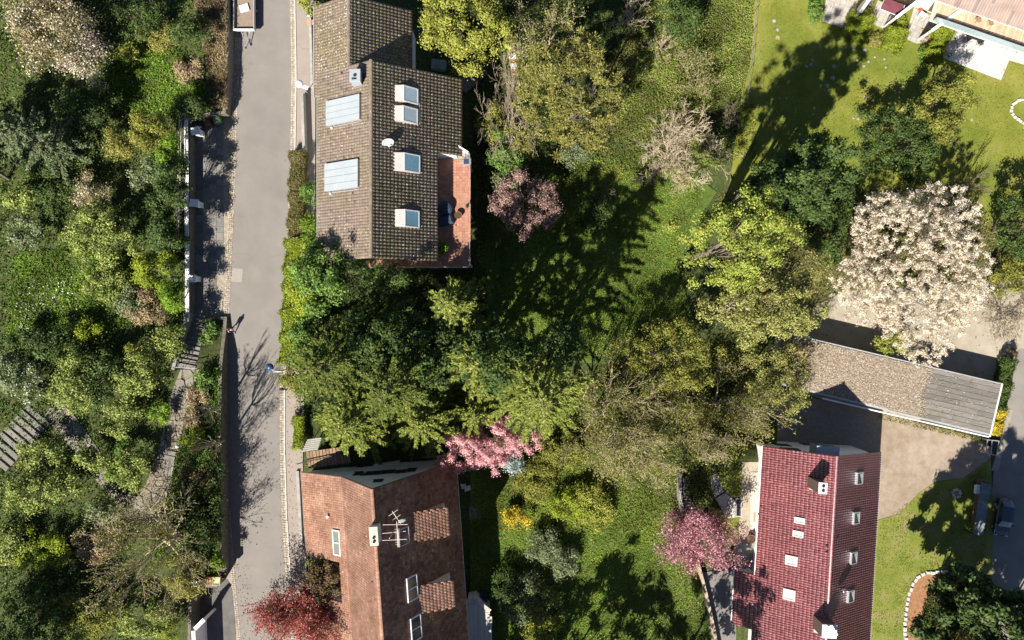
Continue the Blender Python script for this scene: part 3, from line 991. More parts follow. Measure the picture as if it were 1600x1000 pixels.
# ================================================================ HOUSE WITH THE BROWN TILED ROOF (north)
def house_north():
    ys, yn, ynn, ycut = 5.94, 24.87, 31.8, 16.9
    R, RZ = -13.5, 9.0
    Wx, Wz = -19.6, 5.0
    tw_ = (RZ - Wz) / (R - Wx)
    Ex, Ez = -5.28, 3.5
    te = (RZ - Ez) / (Ex - R)
    root = empty('house', (-13, 15, 0), 'long house under a brown lichen-spotted tiled roof with two pale collectors', 'house')
    def prof(e_x, e_z, y0, y1, wx=-19.25):
        pts = [(wx, -.5), (wx, RZ - (R - wx) * tw_ - .3), (R, RZ - .3), (e_x, e_z - .25), (e_x, -4.6)]
        vs = [(x, y0, z) for x, z in pts] + [(x, y1, z) for x, z in pts]
        n = len(pts)
        fs = [tuple(range(n)), tuple(range(2 * n - 1, n - 1, -1))] + [(i, n + i, n + (i + 1) % n, (i + 1) % n) for i in range(n)]
        return vs, fs
    mb = MB()
    mb.add(*prof(-5.75, RZ - te * (R * -1 - 5.75), ycut + .02, yn - .3))
    mb.add(*prof(-8.0, RZ - te * (-8.0 - R), ys + .5, ycut))
    NR, NZ, NE, NEz = -15.98, 7.37, -10.39, 3.7
    vs, fs = [], []
    pts = [(-19.6, -.5), (-19.6, 4.7), (NR, NZ - .3), (NE - .4, NEz - .05), (NE - .4, -4.6)]
    n = 5
    mb.add([(x, yn - .28, z) for x, z in pts] + [(x, ynn - .3, z) for x, z in pts],
           [tuple(range(n)), tuple(range(2 * n - 1, n - 1, -1))] + [(i, n + i, n + (i + 1) % n, (i + 1) % n) for i in range(n)])
    mb.build('wall', WHITE, root)
    cs, sn = 1 / math.hypot(1, tw_), tw_ / math.hypot(1, tw_)
    # west slope, eave corner at the south end
    W = Slope((Wx, ys, Wz), (0, 1, 0), (cs, 0, sn))
    Lw = (R - Wx) / cs
    ext = .4 / cs
    yst = 22.6 - ys
    d1 = deck(W, [(0, 0), (yst, 0), (yst, -ext), (yn - ys, -ext), (ynn - ys, -ext), (ynn - ys, (NR - Wx) / cs), (yn - ys, (NR - Wx) / cs), (yn - ys, Lw), (0, Lw)], root, TILEW)
    PB = [0, .75, 1, .75, .1]
    tile_field(W, 0, yn - ys, 0, Lw, .30, .36, PB, .055, .045, TILEW, d1, 1, var=(.86, 1.1))
    tile_field(W, yst, ynn - ys, -ext, 0, .30, .36, PB, .055, .045, TILEW, d1, 2, var=(.86, 1.1))
    tile_field(W, yn - ys, ynn - ys, 0, (NR - Wx) / cs, .30, .36, PB, .055, .045, TILEB, d1, 3)
    ce, se = 1 / math.hypot(1, te), te / math.hypot(1, te)
    E = Slope((Ex, ys, Ez), (0, 1, 0), (-ce, 0, se))
    Le = (Ex - R) / ce
    vcut = (Ex - -7.68) / ce
    d2 = deck(E, [(0, vcut), (ycut - ys, vcut), (ycut - ys, 0), (yn - ys, 0), (yn - ys, Le), (0, Le)], root, TILEB)
    tile_field(E, 0, yn - ys, 0, Le, .33, .40, PB, .075, .075, TILEB, d2, 4, keep=lambda u, v: (u > ycut - ys) | (v > vcut))
    En = Slope((NE, yn, NEz), (0, 1, 0), (-.835, 0, .55))
    sn_ = Vector((NR - NE, 0, NZ - NEz)); Ln = sn_.length
    En = Slope((NE, yn + .05, NEz), (0, 1, 0), sn_)
    d3 = deck(En, [(0, 0), (ynn - yn, 0), (ynn - yn, Ln), (0, Ln)], root, TILEB)
    tile_field(En, 0, ynn - yn - .05, 0, Ln, .33, .40, PB, .075, .075, TILEB, d3, 5)
    ridge(Vector((R, ys, RZ)), Vector((R, yn, RZ)), .19, TILEW, d1, .42)
    ridge(Vector((NR, yn, NZ)), Vector((NR, ynn, NZ)), .17, TILEW, d1, .42)
    copper = flat('brown_copper', (.20, .10, .07), .5, .3)
    gutter(Vector((Ex + .08, ycut, Ez - .06)), Vector((Ex + .08, yn, Ez - .06)), copper, root)
    gutter(Vector((Wx - .08, ys, Wz - .06)), Vector((Wx - .08, 22.6, Wz - .06)), GREYP, root)
    gutter(Vector((Wx - .5, 22.6, Wz - .33)), Vector((Wx - .5, ynn, Wz - .33)), GREYP, root)
    gutter(Vector((NE + .08, yn, NEz - .06)), Vector((NE + .08, ynn, NEz - .06)), copper, root)
    MB().box((-7.75, 11.4, 5.03), (.06, 10.9, .12)).build('eaves_board', DARKM, root)
    # collectors: each four pale strips on a raised frame
    for (x0, y0, x1, y1, lab) in ((509, 146, 561.5, 197, 'upper'), (507, 247.5, 559, 299.5, 'lower')):
        ua, va = W.uv(x0, y1, .35); ub, vb = W.uv(x1, y0, .35)
        col = MB().obox(W.pt((ua + ub) / 2, (va + vb) / 2, .15), W.e, W.s, W.n, (ub - ua) / 2 - .03, (vb - va) / 2 - .03, .17).build('solar_collector', GREYP, root)
        st = (ub - ua) / 4
        for i in range(4):
            MB().obox(W.pt(ua + st * (i + .5), (va + vb) / 2, .345), W.e, W.s, W.n, st / 2 - .02, (vb - va) / 2, .022).build('panel', PANEL, col)
        MB().tube([W.pt(ua - .12, va + .3, .1), W.pt(ua - .15, vb - .2, .1)], .04, 6).build('pipe', GALV, col)
        MB().lathe(W.pt(ua - .22, va + .55, .02), [(.12, 0), (.12, .25), (.06, .3)], 8).build('valve', WHITEP, col)
    # four raised roof windows with sheet-metal tops
    APR = mat('pinkish_zinc', [(.3, (.34, .305, .295)), (.7, (.41, .37, .36))], 2, .6)
    for kw_, (xl, xm, xr, y0, y1) in enumerate(((616, 629, 653, 133, 158), (615, 628.5, 652.5, 165, 189.5), (614.5, 630, 656, 238.5, 267), (616.5, 631, 655, 327, 354))):
        u0, vm = E.uv(xm, y1, .5); u1, _ = E.uv(xm, y0, .5)
        _, vt = E.uv(xl, (y0 + y1) / 2, .1)
        _, vl = E.uv(xr, (y0 + y1) / 2, .22)
        pr = [(vt, -.02), (vt, .06), (vm, .62), (vl, .22), (vl, -.02)]
        n = len(pr)
        vs = [E.pt(u0, v, w_) for v, w_ in pr] + [E.pt(u1, v, w_) for v, w_ in pr]
        win = MB().add(vs, [tuple(range(n)), tuple(range(2 * n - 1, n - 1, -1))] + [(i, n + i, n + (i + 1) % n, (i + 1) % n) for i in range(n)]).build('roof_window', APR, root)
        A, B = E.pt(u0, vm, .62), E.pt(u0, vl, .22)
        dn = (B - A); ln = dn.length; dn.normalize(); nn = E.e.cross(dn)
        if nn.z < 0: nn = -nn
        c = (A + B) / 2 + E.e * (u1 - u0) / 2
        hw = (u1 - u0) / 2
        fr = MB()
        for (oa, ob, ha, hb) in ((0, -ln / 2 + .06, hw, .06), (0, ln / 2 - .06, hw, .06), (-hw + .05, 0, .05, ln / 2 - .12), (hw - .05, 0, .05, ln / 2 - .12)):
            fr.obox(c + E.e * oa + dn * ob + nn * .03, E.e, dn, nn, ha, hb, .04)
        fr.build('frame', WHITEP, win)
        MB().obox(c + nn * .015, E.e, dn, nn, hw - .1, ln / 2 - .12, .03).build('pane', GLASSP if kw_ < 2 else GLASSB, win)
    # thin white vertical cable by the upper windows
    vent(root, W, 533.5, 115, .06, .25)
    vent(root, W, 551, 302, .06, .2)
    # snow guard
    a_, b_ = E.uv(656, 195, .1), E.uv(655, 138, .1)
    MB().tube([E.pt(a_[0], a_[1], .12), E.pt(b_[0], b_[1], .12)], .035, 6).build('snow_guard', GALV, root)
    # balcony round the south-east corner
    z = 2.6
    bal = empty('balcony', (-6, 11, z))
    bal.parent = root; bal.location = Vector((-6, 11, z)) - root.location
    mb = MB()
    mb.prism([(-8.0 + .01, 6.42), (-4.33, 6.42), (-4.33, 17.3), (-5.7, 17.9), (-5.7, 16.9), (-7.99, 16.9)], z - .28, z - .06)
    mb.prism([(-16.2, 5.42), (-4.33, 5.42), (-4.33, 6.415), (-16.2, 6.415)], z - .28, z - .06)
    mb.build('balcony_slab', CONC, bal)
    tm = MB(); rr = random.Random(4)
    for i in range(41):
        for j in range(42):
            x, y = -16.05 + i * .297, 5.6 + j * .29
            if (x > -7.85 and y < 16.8) or y < 6.2:
                if x < -4.45:
                    tm.box((x, y, z - .045), (.285, .278, .03), 0, jit(rr, .82, 1.12))
    tm.build('floor_tiles', TERRA, bal, 'stuff')
    for k in range(11):
        pass
    mb = MB()
    for y in np.arange(5.5, 17.2, 1.15):
        mb.tube([(-4.38, y, z - .2), (-4.38, y, z + .95)], .025, 6)
    for x in np.arange(-16, -4.4, 1.15):
        mb.tube([(x, 5.46, z - .2), (x, 5.46, z + .95)], .025, 6)
    mb.tube([(-4.38, 17.2, z + .95), (-4.38, 5.46, z + .95), (-16.1, 5.46, z + .95)], .035, 6)
    for h_ in (.25, .5, .72):
        mb.tube([(-4.38, 17.2, z + h_), (-4.38, 5.46, z + h_), (-16.1, 5.46, z + h_)], .012, 5)
    mb.build('balcony_railing', GREYP, bal)
    mb = MB(); mb.box((-5.3, 17.75, z + .55), (1.9, .12, 1.2), math.radians(-32)); mb.build('side_screen', WHITE, bal)
    for i in range(5):
        MB().box((-5.35 + .2 * i - .2, 17.2 - .12 * i, z - .02 + .001 * i), (.75, .10, .035), math.radians(-32)).build('tile_strip', ORANGE, bal)
    for x, y in ((-4.6, 6), (-4.6, 11.5), (-4.6, 16.8)):
        MB().box((x, y, (z - .28 - 4.4) / 2), (.22, .22, z - .28 + 4.4)).build('post', WHITE, bal)
    return root, W, E
HN, HNW, HNE = house_north()
u, v = HNW.uv(559, 128)
pb = HNW.pt(u, v)
ch = chimney(HN, 554.5, 117.5, pb.z + 1.55, .95, 1.15, pb.z - .6, 0.0, PANEL, PANEL, 1, .1)
MB().box((P(553, 123, pb.z + 1.57).x, P(553, 123, pb.z + 1.57).y, pb.z + 1.60), (.42, .14, .05)).build('flue_slot', DARKM, ch)
u, v = HNE.uv(612, 221)
b0 = HNE.pt(u, v)
dish(b0 + Vector((-.25, -.25, .75)), (.25, -.85, .42), .60, flat('dish_grey', (.40, .44, .46), .4), 'pale satellite dish on the brown tiled roof between the windows', b0)

# things on the balcony
z = 2.62
p = P(697, 326, z)
mb = MB(); mb.lathe(p, [(.75, 0), (.80, .35), (.72, .72), (.45, .86), (.05, .90)], 14); c1 = mb
tag(c1.build('covered_table', NAVY, smooth=True), 'dark blue covered garden furniture on the terracotta balcony, upper heap', 'covered furniture', 'covered garden furniture on the balcony')
p = P(697, 345, z)
mb = MB(); mb.bbox(p, (1.5, 1.0, .75), .25, .18)
tag(mb.build('covered_chair', NAVY), 'dark blue covered seat on the balcony beside the taller covered heap', 'covered furniture', 'covered garden furniture on the balcony')
for (px, py, lab) in ((716.5, 337, 'dark round planter with a ring-shaped rim on the sunny balcony strip'), (690, 392, 'large shaded plant tub in the corner of the balcony')):
    p = P(px, py, z)
    r = empty('plant_pot', p, lab, 'plant pot')
    mb = MB(); mb.lathe(p, [(.26, 0), (.36, .42), (.39, .44), (.39, .5), (.33, .5), (.31, .44)], 14); mb.build('pot', BROWNP, r)
    MB().lathe(p, [(.31, .40), (.31, .45), (.02, .46)], 12).build('soil', flat('pot_soil_' + lab[:4], (.05, .04, .02), .95), r)
p = P(730, 323, z)
r = empty('figurine', p, 'small dark garden figure standing by the balcony railing', 'figurine')
MB().lathe(p, [(.14, 0), (.16, .1), (.10, .5), (.14, .75), (.09, .95)], 10).build('figure_body', DARKM, r, smooth=True)
MB().lathe(p + Vector((0, 0, .95)), [(.05, 0), (.11, .08), (.11, .18), (.04, .26)], 10).build('figure_head', DARKM, r, smooth=True)
p = P(728, 255, z)
r = empty('clothes_rack', p, 'folded grey clothes rack at the upper end of the balcony', 'clothes rack')
mb = MB()
for i in range(7):
    mb.tube([p + Vector((-.55, -.3 + .1 * i, .85)), p + Vector((.55, -.3 + .1 * i, .85))], .018, 5)
mb.tube([p + Vector((-.55, -.35, .85)), p + Vector((-.55, .35, .85))], .022, 5); mb.tube([p + Vector((.55, -.35, .85)), p + Vector((.55, .35, .85))], .022, 5)
mb.build('rack_top', GALV, r)
mb = MB()
for s_ in (-1, 1):
    mb.tube([p + Vector((-.5, .3 * s_, 0)), p + Vector((.5, .3 * s_, .85))], .022, 5); mb.tube([p + Vector((.5, .3 * s_, 0)), p + Vector((-.5, .3 * s_, .85))], .022, 5)
mb.build('rack_legs', GALV, r)
MB().obox(p + Vector((.1, 0, .88)), Vector((1, 0, 0)), Vector((0, 1, 0)), Vector((0, 0, 1)), .28, .26, .015).build('cloth', NAVY, r)

# ================================================================ WHITE HOUSE WITH CLAY TILES (south)
def house_south():
    ax = Vector((.07, -1, 0)).normalized()          # along the ridge, down the picture
    ux = Vector((1, .07, 0)).normalized()           # across, to the east
    pk = P(581, 764, 13.0)
    def at(ut, z): return pk + ux * ut + Vector((0, 0, z - 13.0))
    # across positions from the photo
    wW = (P(470.5, 737, 2.3) - pk).dot(ux)
    wK = (P(533.5, 744, 6.35) - pk).dot(ux)
    wE = (P(712, 719, 2.3) - pk).dot(ux)
    L = 27.0
    root = empty('house', pk + ax * 12 - Vector((0, 0, 13)), 'white gabled house under a steep orange clay-tiled roof', 'house')
    Wl = Slope(at(wW, 2.3), ax, at(wK, 6.35) - at(wW, 2.3)); Ll = (at(wK, 6.35) - at(wW, 2.3)).length
    Wu = Slope(at(wK, 6.35), ax, pk - at(wK, 6.35)); Lu = (pk - at(wK, 6.35)).length
    E = Slope(at(wE, 2.3), ax, pk - at(wE, 2.3)); Le = (pk - at(wE, 2.3)).length
    # body
    i0, i1 = .35, L - .3
    pr = [(wW + .5, -1.2), (wW + .5, 2.45), (wK + .1, 6.1), (0, 12.7), (wE - .45, 2.6), (wE - .45, -4.8)]
    # cut for the roof terrace
    c0 = (hit(500, 872, Wl.O, Wl.n) - Wl.O).dot(ax); c1 = (hit(497, 931, Wl.O, Wl.n) - Wl.O).dot(ax)
    ucut = wK - .9
    zt = 2.9
    def body(pr, a, b):
        vs = [at(u_, z_) + ax * a for u_, z_ in pr] + [at(u_, z_) + ax * b for u_, z_ in pr]
        n = len(pr)
        return vs, [tuple(range(n)), tuple(range(2 * n - 1, n - 1, -1))] + [(i, n + i, n + (i + 1) % n, (i + 1) % n) for i in range(n)]
    mb = MB(); mb.add(*body(pr, i0, c0)); mb.add(*body(pr, c1, i1))
    zu = 2.3 + (ucut - wW) * (6.35 - 2.3) / (wK - wW) - .3
    mb.add(*body([(wW + .5, -1.2), (wW + .5, zt), (ucut, zt), (ucut, zu), (wK + .1, 6.1), (0, 12.7), (wE - .45, 2.6), (wE - .45, -4.8)], c0 + .002, c1 - .002))
    mb.build('wall', WHITE, root)
    PR = [0, 1, 0.15]
    vcl = (ucut - wW) / (wK - wW) * Ll
    kp = lambda u_, v_: ((u_ < c0) | (u_ > c1) | (v_ > vcl))
    d1 = deck(Wl, [(0, 0), (c0, 0), (c0, vcl), (c1, vcl), (c1, 0), (L, 0), (L, Ll), (0, Ll)], root, TILER)
    d2 = deck(Wu, [(0, 0), (L, 0), (L, Lu), (0, Lu)], root, TILER)
    d3 = deck(E, [(0, 0), (L, 0), (L, Le), (0, Le)], root, TILER)
    tile_field(Wl, 0, L, 0, Ll, .24, .30, PR, .035, .034, TILER, d1, 11, keep=kp, var=(.8, 1.12))
    tile_field(Wu, 0, L, 0, Lu, .24, .30, PR, .035, .034, TILER, d2, 12)
    tile_field(E, 0, L, 0, Le, .30, .33, PR, .060, .006, TILER, d3, 13, var=(.55, 1.1), skew=1.0)
    ridge(pk + Vector((0, 0, .02)), pk + ax * L, .17, TILER, d2, .37)
    verge = flat('dark_verge', (.09, .06, .05), .7)
    for a, b in ((at(wW, 2.3), at(wK, 6.35)), (at(wK, 6.35), pk), (pk, at(wE, 2.3))):
        MB().tube([a + Vector((0, 0, .02)), b + Vector((0, 0, .02))], .06, 6).build('verge_board', verge, root)
    gutter(Wl.pt(-.05, -.08, -.05), Wl.pt(c0, -.08, -.05), GREYP, root)
    gutter(Wl.pt(c1, -.08, -.05), Wl.pt(L, -.08, -.05), GREYP, root)
    gutter(E.pt(-.05, -.1, -.05), E.pt(L, -.1, -.05), GREYP, root, .09)
    # north gable windows: placed where the sight line meets the gable
    fp = pk + ax * i0
    nrm = -ax
    for (px, py, w_, h_, sh) in ((527, 728, .55, .9, 0), (546, 728.5, 1.3, 1.0, 1), (563, 729, .6, .9, 0), (575, 727.5, 1.0, 1.0, 0), (559, 741, .7, 1.15, 0), (583, 740.5, 1.5, 1.1, 1), (606, 738.5, 1.2, 1.1, 1),
                             (626, 738, 1.0, .95, 0), (643, 735.5, .75, 1.1, 0), (590.5, 752.5, .75, .55, 0), (633, 720.5, 1.0, 1.1, 0), (656, 719.5, 1.6, 1.0, 1), (674, 718, .8, 1.0, 0), (661, 704, 1.6, 1.6, 0), (606, 708, 1.7, 1.6, 0)):
        q = hit(px, py, fp, nrm)
        up = Vector((0, 0, 1))
        fr = MB()
        fr.obox(q + nrm * .02, ux, nrm, up, w_ / 2 + .07, .04, h_ / 2 + .07)
        f = fr.build('window', flat('window_frame_dark', (.10, .10, .11), .6) if 'window_frame_dark' not in MATS else MATS['window_frame_dark'], root)
        MB().obox(q + nrm * .05, ux, nrm, up, w_ / 2, .025, h_ / 2).build('pane', GLASS, f)
        MB().obox(q + nrm * .09 - up * (h_ / 2 + .1), ux, nrm, up, w_ / 2 + .12, .09, .03).build('sill', DARKM, f)
        if sh:
            for s_ in (-1, 1):
                MB().obox(q + nrm * .03 + ux * s_ * (w_ / 2 + .30), ux, nrm, up, .2, .035, h_ / 2 + .02).build('shutter', DARKM, f)
    # roof windows
    GLG = flat('sky_tinted_green_glass', (.17, .19, .15), .15, 0, .9)  # lightened base colour stands in for sky reflected in the panes
    skylight(root, Wl, 525.5, 838.5, 1.35, 1.15, frame=WHITEP, glass=GLG, fw=.13)
    skylight(root, Wl, 526.5, 857.5, 1.35, 1.15, frame=WHITEP, glass=GLG, fw=.13)
    skylight(root, E, 631, 838, 1.6, 1.5, frame=GREYP)
    skylight(root, E, 644.5, 919, 2.3, 1.5, frame=WHITEP, panes=2, fw=.1)
    skylight(root, E, 650.5, 981.5, 2.3, 1.5, frame=WHITEP, panes=2, fw=.1)
    vent(root, Wl, 512, 806, .1, .45, GALV)
    vent(root, Wu, 581, 909, .08, .35)
    # two catslide dormers on the east slope
    for (nw, ne, se_, sw) in (((644, 806.5), (697, 792), (699, 830), (649, 846.5)), ((654, 921), (705, 907), (708, 943), (657, 958))):
        lift = 2.2
        A = E.uv(*nw, .05); B = E.uv(*ne, lift)
        D = E.uv(*sw, .05); Cc = E.uv(*se_, lift)
        u0, u1 = (A[0] + B[0]) / 2, (D[0] + Cc[0]) / 2
        vt, vb = (A[1] + D[1]) / 2, (B[1] + Cc[1]) / 2
        top = [E.pt(u0, vt, .0), E.pt(u1, vt, .0), E.pt(u1, vb, lift), E.pt(u0, vb, lift)]
        dr = Slope(top[3], ax, top[0] - top[3])
        Ld = (top[0] - top[3]).length
        dor = deck(dr, [(-.15, -.2), (u1 - u0 + .15, -.2), (u1 - u0 + .15, Ld), (-.15, Ld)], root, TILER, .14, 'dormer')
        tile_field(dr, -.15, u1 - u0 + .15, -.2, Ld, .30, .33, PR, .060, .022, TILER, dor, 21, var=(.6, 1.1), skew=1.0)
        # cheeks and front
        mb = MB()
        fv = vb + .25
        hf = lift - .18
        k = .25 * lift / (vt - vb)
        ft = [E.pt(u0 + .1, fv, hf - k), E.pt(u1 - u0 + u0 - .1, fv, hf - k)]
        fb = [E.pt(u0 + .1, fv, -.05), E.pt(u1 - .1, fv, -.05)]
        # front wall drops vertically to the roof
        g0 = E.pt(u0 + .1, vt - .2, -.05); g1 = E.pt(u1 - .1, vt - .2, -.05)
        vz = []
        for q in ft:
            dd = (q - E.O).dot(E.n) / E.n.z
            vz.append(q - Vector((0, 0, dd + .05)))
        mb.add([ft[0], ft[1], vz[1], vz[0], g0, g1], [(0, 1, 2, 3), (0, 3, 4), (1, 5, 2), (0, 4, 5, 1), (3, 2, 5, 4)])
        mb.build('dormer_wall', CREAM, dor)
        c = (ft[0] + ft[1] + vz[0] + vz[1]) / 4
        hh = (ft[0] - vz[0]).length / 2
        fn = ux
        f = MB().obox(c + fn * .03, ax, fn, Vector((0, 0, 1)), (u1 - u0) / 2 - .5, .05, hh * .8).build('window', WHITEP, dor)
        for s_ in (-1, 1):
            MB().obox(c + fn * .06 + ax * s_ * ((u1 - u0) / 4 - .22), ax, fn, Vector((0, 0, 1)), (u1 - u0) / 4 - .32, .04, hh * .66).build('pane', GLASS, dor)
    # roof terrace floor and rail
    q0, q1 = at(wW + .5, zt) + ax * (c0 + .1), at(ucut - .02, zt) + ax * (c1 - .1)
    fl = MB(); rr = random.Random(9)
    nb = 16
    for i in range(nb):
        t = c0 + .1 + (c1 - c0 - .2) * (i + .5) / nb
        a, b = at(wW + .45, zt + .03) + ax * t, at(ucut - .05, zt + .03) + ax * t
        fl.obox((a + b) / 2, ux, ax, Vector((0, 0, 1)), (b - a).length / 2, (c1 - c0 - .2) / nb / 2 - .012, .022, jit(rr))
    fl.build('terrace_deck', WOODB, root, 'stuff')
    rail = MB()
    for h_ in (.5, .95):
        rail.tube([at(wW + .55, zt + h_) + ax * (c0 + .1), at(wW + .55, zt + h_) + ax * (c1 - .1)], .03, 6)
    for i in range(6):
        t = c0 + .15 + (c1 - c0 - .3) * i / 5
        rail.tube([at(wW + .55, zt) + ax * t, at(wW + .55, zt + .95) + ax * t], .03, 6)
    rail.build('terrace_railing', WOODB, root)
    return root, Wl, Wu, E, pk, ax, ux, (c0, c1, wW, ucut, zt)
HS, HSWL, HSWU, HSE, HSPK, HSAX, HSUX, HSC = house_south()
pc = P(583, 838, 14.0)
ch = chimney(HS, 584, 838, 14.1, .68, 1.6, 11.2, math.atan2(HSUX.y, HSUX.x), CREAM, mat('cream_cap', [(.3, (.40, .38, .28)), (.7, (.48, .46, .36))], 3, .8), 0, .1)
for o in (-.12, -.48):
    q = Vector((P(584, 838, 14.1).x, P(584, 838, 14.1).y, 14.09)) - HSAX * 0 + HSAX * (-o)
    MB().lathe(q, [(.13, 0), (.13, .12), (.10, .13), (.10, .03)], 12).build('flue', DARKM, ch)

# television aerial
def aerial():
    u_, v_ = HSE.uv(622, 822, 0)
    b = HSE.pt(u_, v_)
    top = Vector((b.x, b.y, 15.2))
    base = P(617, 826, 12.0)
    root = empty('tv_aerial', base - Vector((0, 0, 2)), 'rusty television aerial with several crossbars beside the cream chimney', 'aerial')
    am = flat('aerial_alloy', (.62, .52, .46), .5, .3)
    MB().tube([Vector((base.x, base.y, 7.5)), Vector((base.x, base.y, 15.0))], .04, 6).build('mast', am, root)
    z = 14.6
    a, b = P(620, 815, z), P(622, 855, z)
    mb = MB(); mb.tube([a, b], .03, 6)
    for i in range(9):
        c = a.lerp(b, .30 + i * .075)
        mb.tube([c + Vector((-.22, 0, .0)), c + Vector((.22, .02, 0))], .018, 5)
    mb.build('yagi_boom', am, root)
    for (p_, q_, zz) in (((598, 820), (637, 819.5), 14.9), ((597.5, 833.5), (634, 830), 14.2), ((597, 844.5), (635.5, 842.5), 13.8)):
        MB().tube([P(*p_, zz), P(*q_, zz)], .022, 6).build('crossbar', am, root)
    mb = MB(); a, b = P(613, 799, 14.5), P(626, 818, 14.5)
    mb.tube([a, b], .03, 6); d = (b - a).normalized(); pr = Vector((-d.y, d.x, 0))
    for i, w_ in enumerate((.5, .42, .36)):
        c = a.lerp(b, .12 + .38 * i); mb.tube([c - pr * w_, c + pr * w_], .022, 5)
    mb.build('second_boom', am, root)
    mb = MB(); mb.lathe(P(628, 813, 13.6), [(.03, -.05), (.3, .0), (.36, .08), (.30, .06)], 14, Vector((.3, -.6, .5))); mb.build('small_dish', GALV, root, smooth=True)
aerial()

# board fence and canopy north of the white house
fr = empty('board_canopy', P(510, 716, 2.2), 'dark boarded lean-to roof beside the white house gable', 'shelter')
rr = random.Random(15)
a0, a1 = P(478, 706, 2.2), P(545, 697, 2.2)
n = 13
for i in range(n):
    t0 = i / n
    a = a0.lerp(a1, (i + .5) / n)
    w_ = (a1 - a0).length / n
    d = (a1 - a0).normalized(); pr = Vector((-d.y, d.x, 0))
    Lb = 1.75
    MB().obox(a - pr * Lb / 2 + Vector((0, 0, rr.uniform(0, .03))), d, pr, Vector((0, 0, 1)), w_ / 2 - .03, Lb / 2, .03, jit(rr)).build('board', WOODB, fr)
MB().tube([P(464, 725, 2.5), P(476, 722, 2.5), P(540, 708, 2.5)], .06, 6).build('edge_beam', DARKM, fr)
for q in ((480, 708), (540, 700), (478, 727)):
    p = P(*q, 2.1); MB().box((p.x, p.y, .6), (.1, .1, 3.0)).build('post', WOODB, fr)
aw = empty('awning', P(485, 698, 2.4), 'white slatted garden canopy at the corner behind the hedge', 'awning')
for i in range(6):
    a, b = P(472 + i * 1.6, 705 - i * 3.4, 2.4 + .05 * i), P(497 + i * 1.0, 701 - i * 3.2, 2.4 + .05 * i)
    d = (b - a).normalized()
    MB().obox((a + b) / 2, d, Vector((-d.y, d.x, 0)), Vector((0, 0, 1)), (b - a).length / 2, .085, .02).build('slat', CONC, aw)
for q in ((473, 704), (497, 700), (482, 689)):
    p = P(*q, 2.3); MB().tube([(p.x, p.y, -.5), (p.x, p.y, 2.42)], .04, 6).build('post', WHITEP, aw)

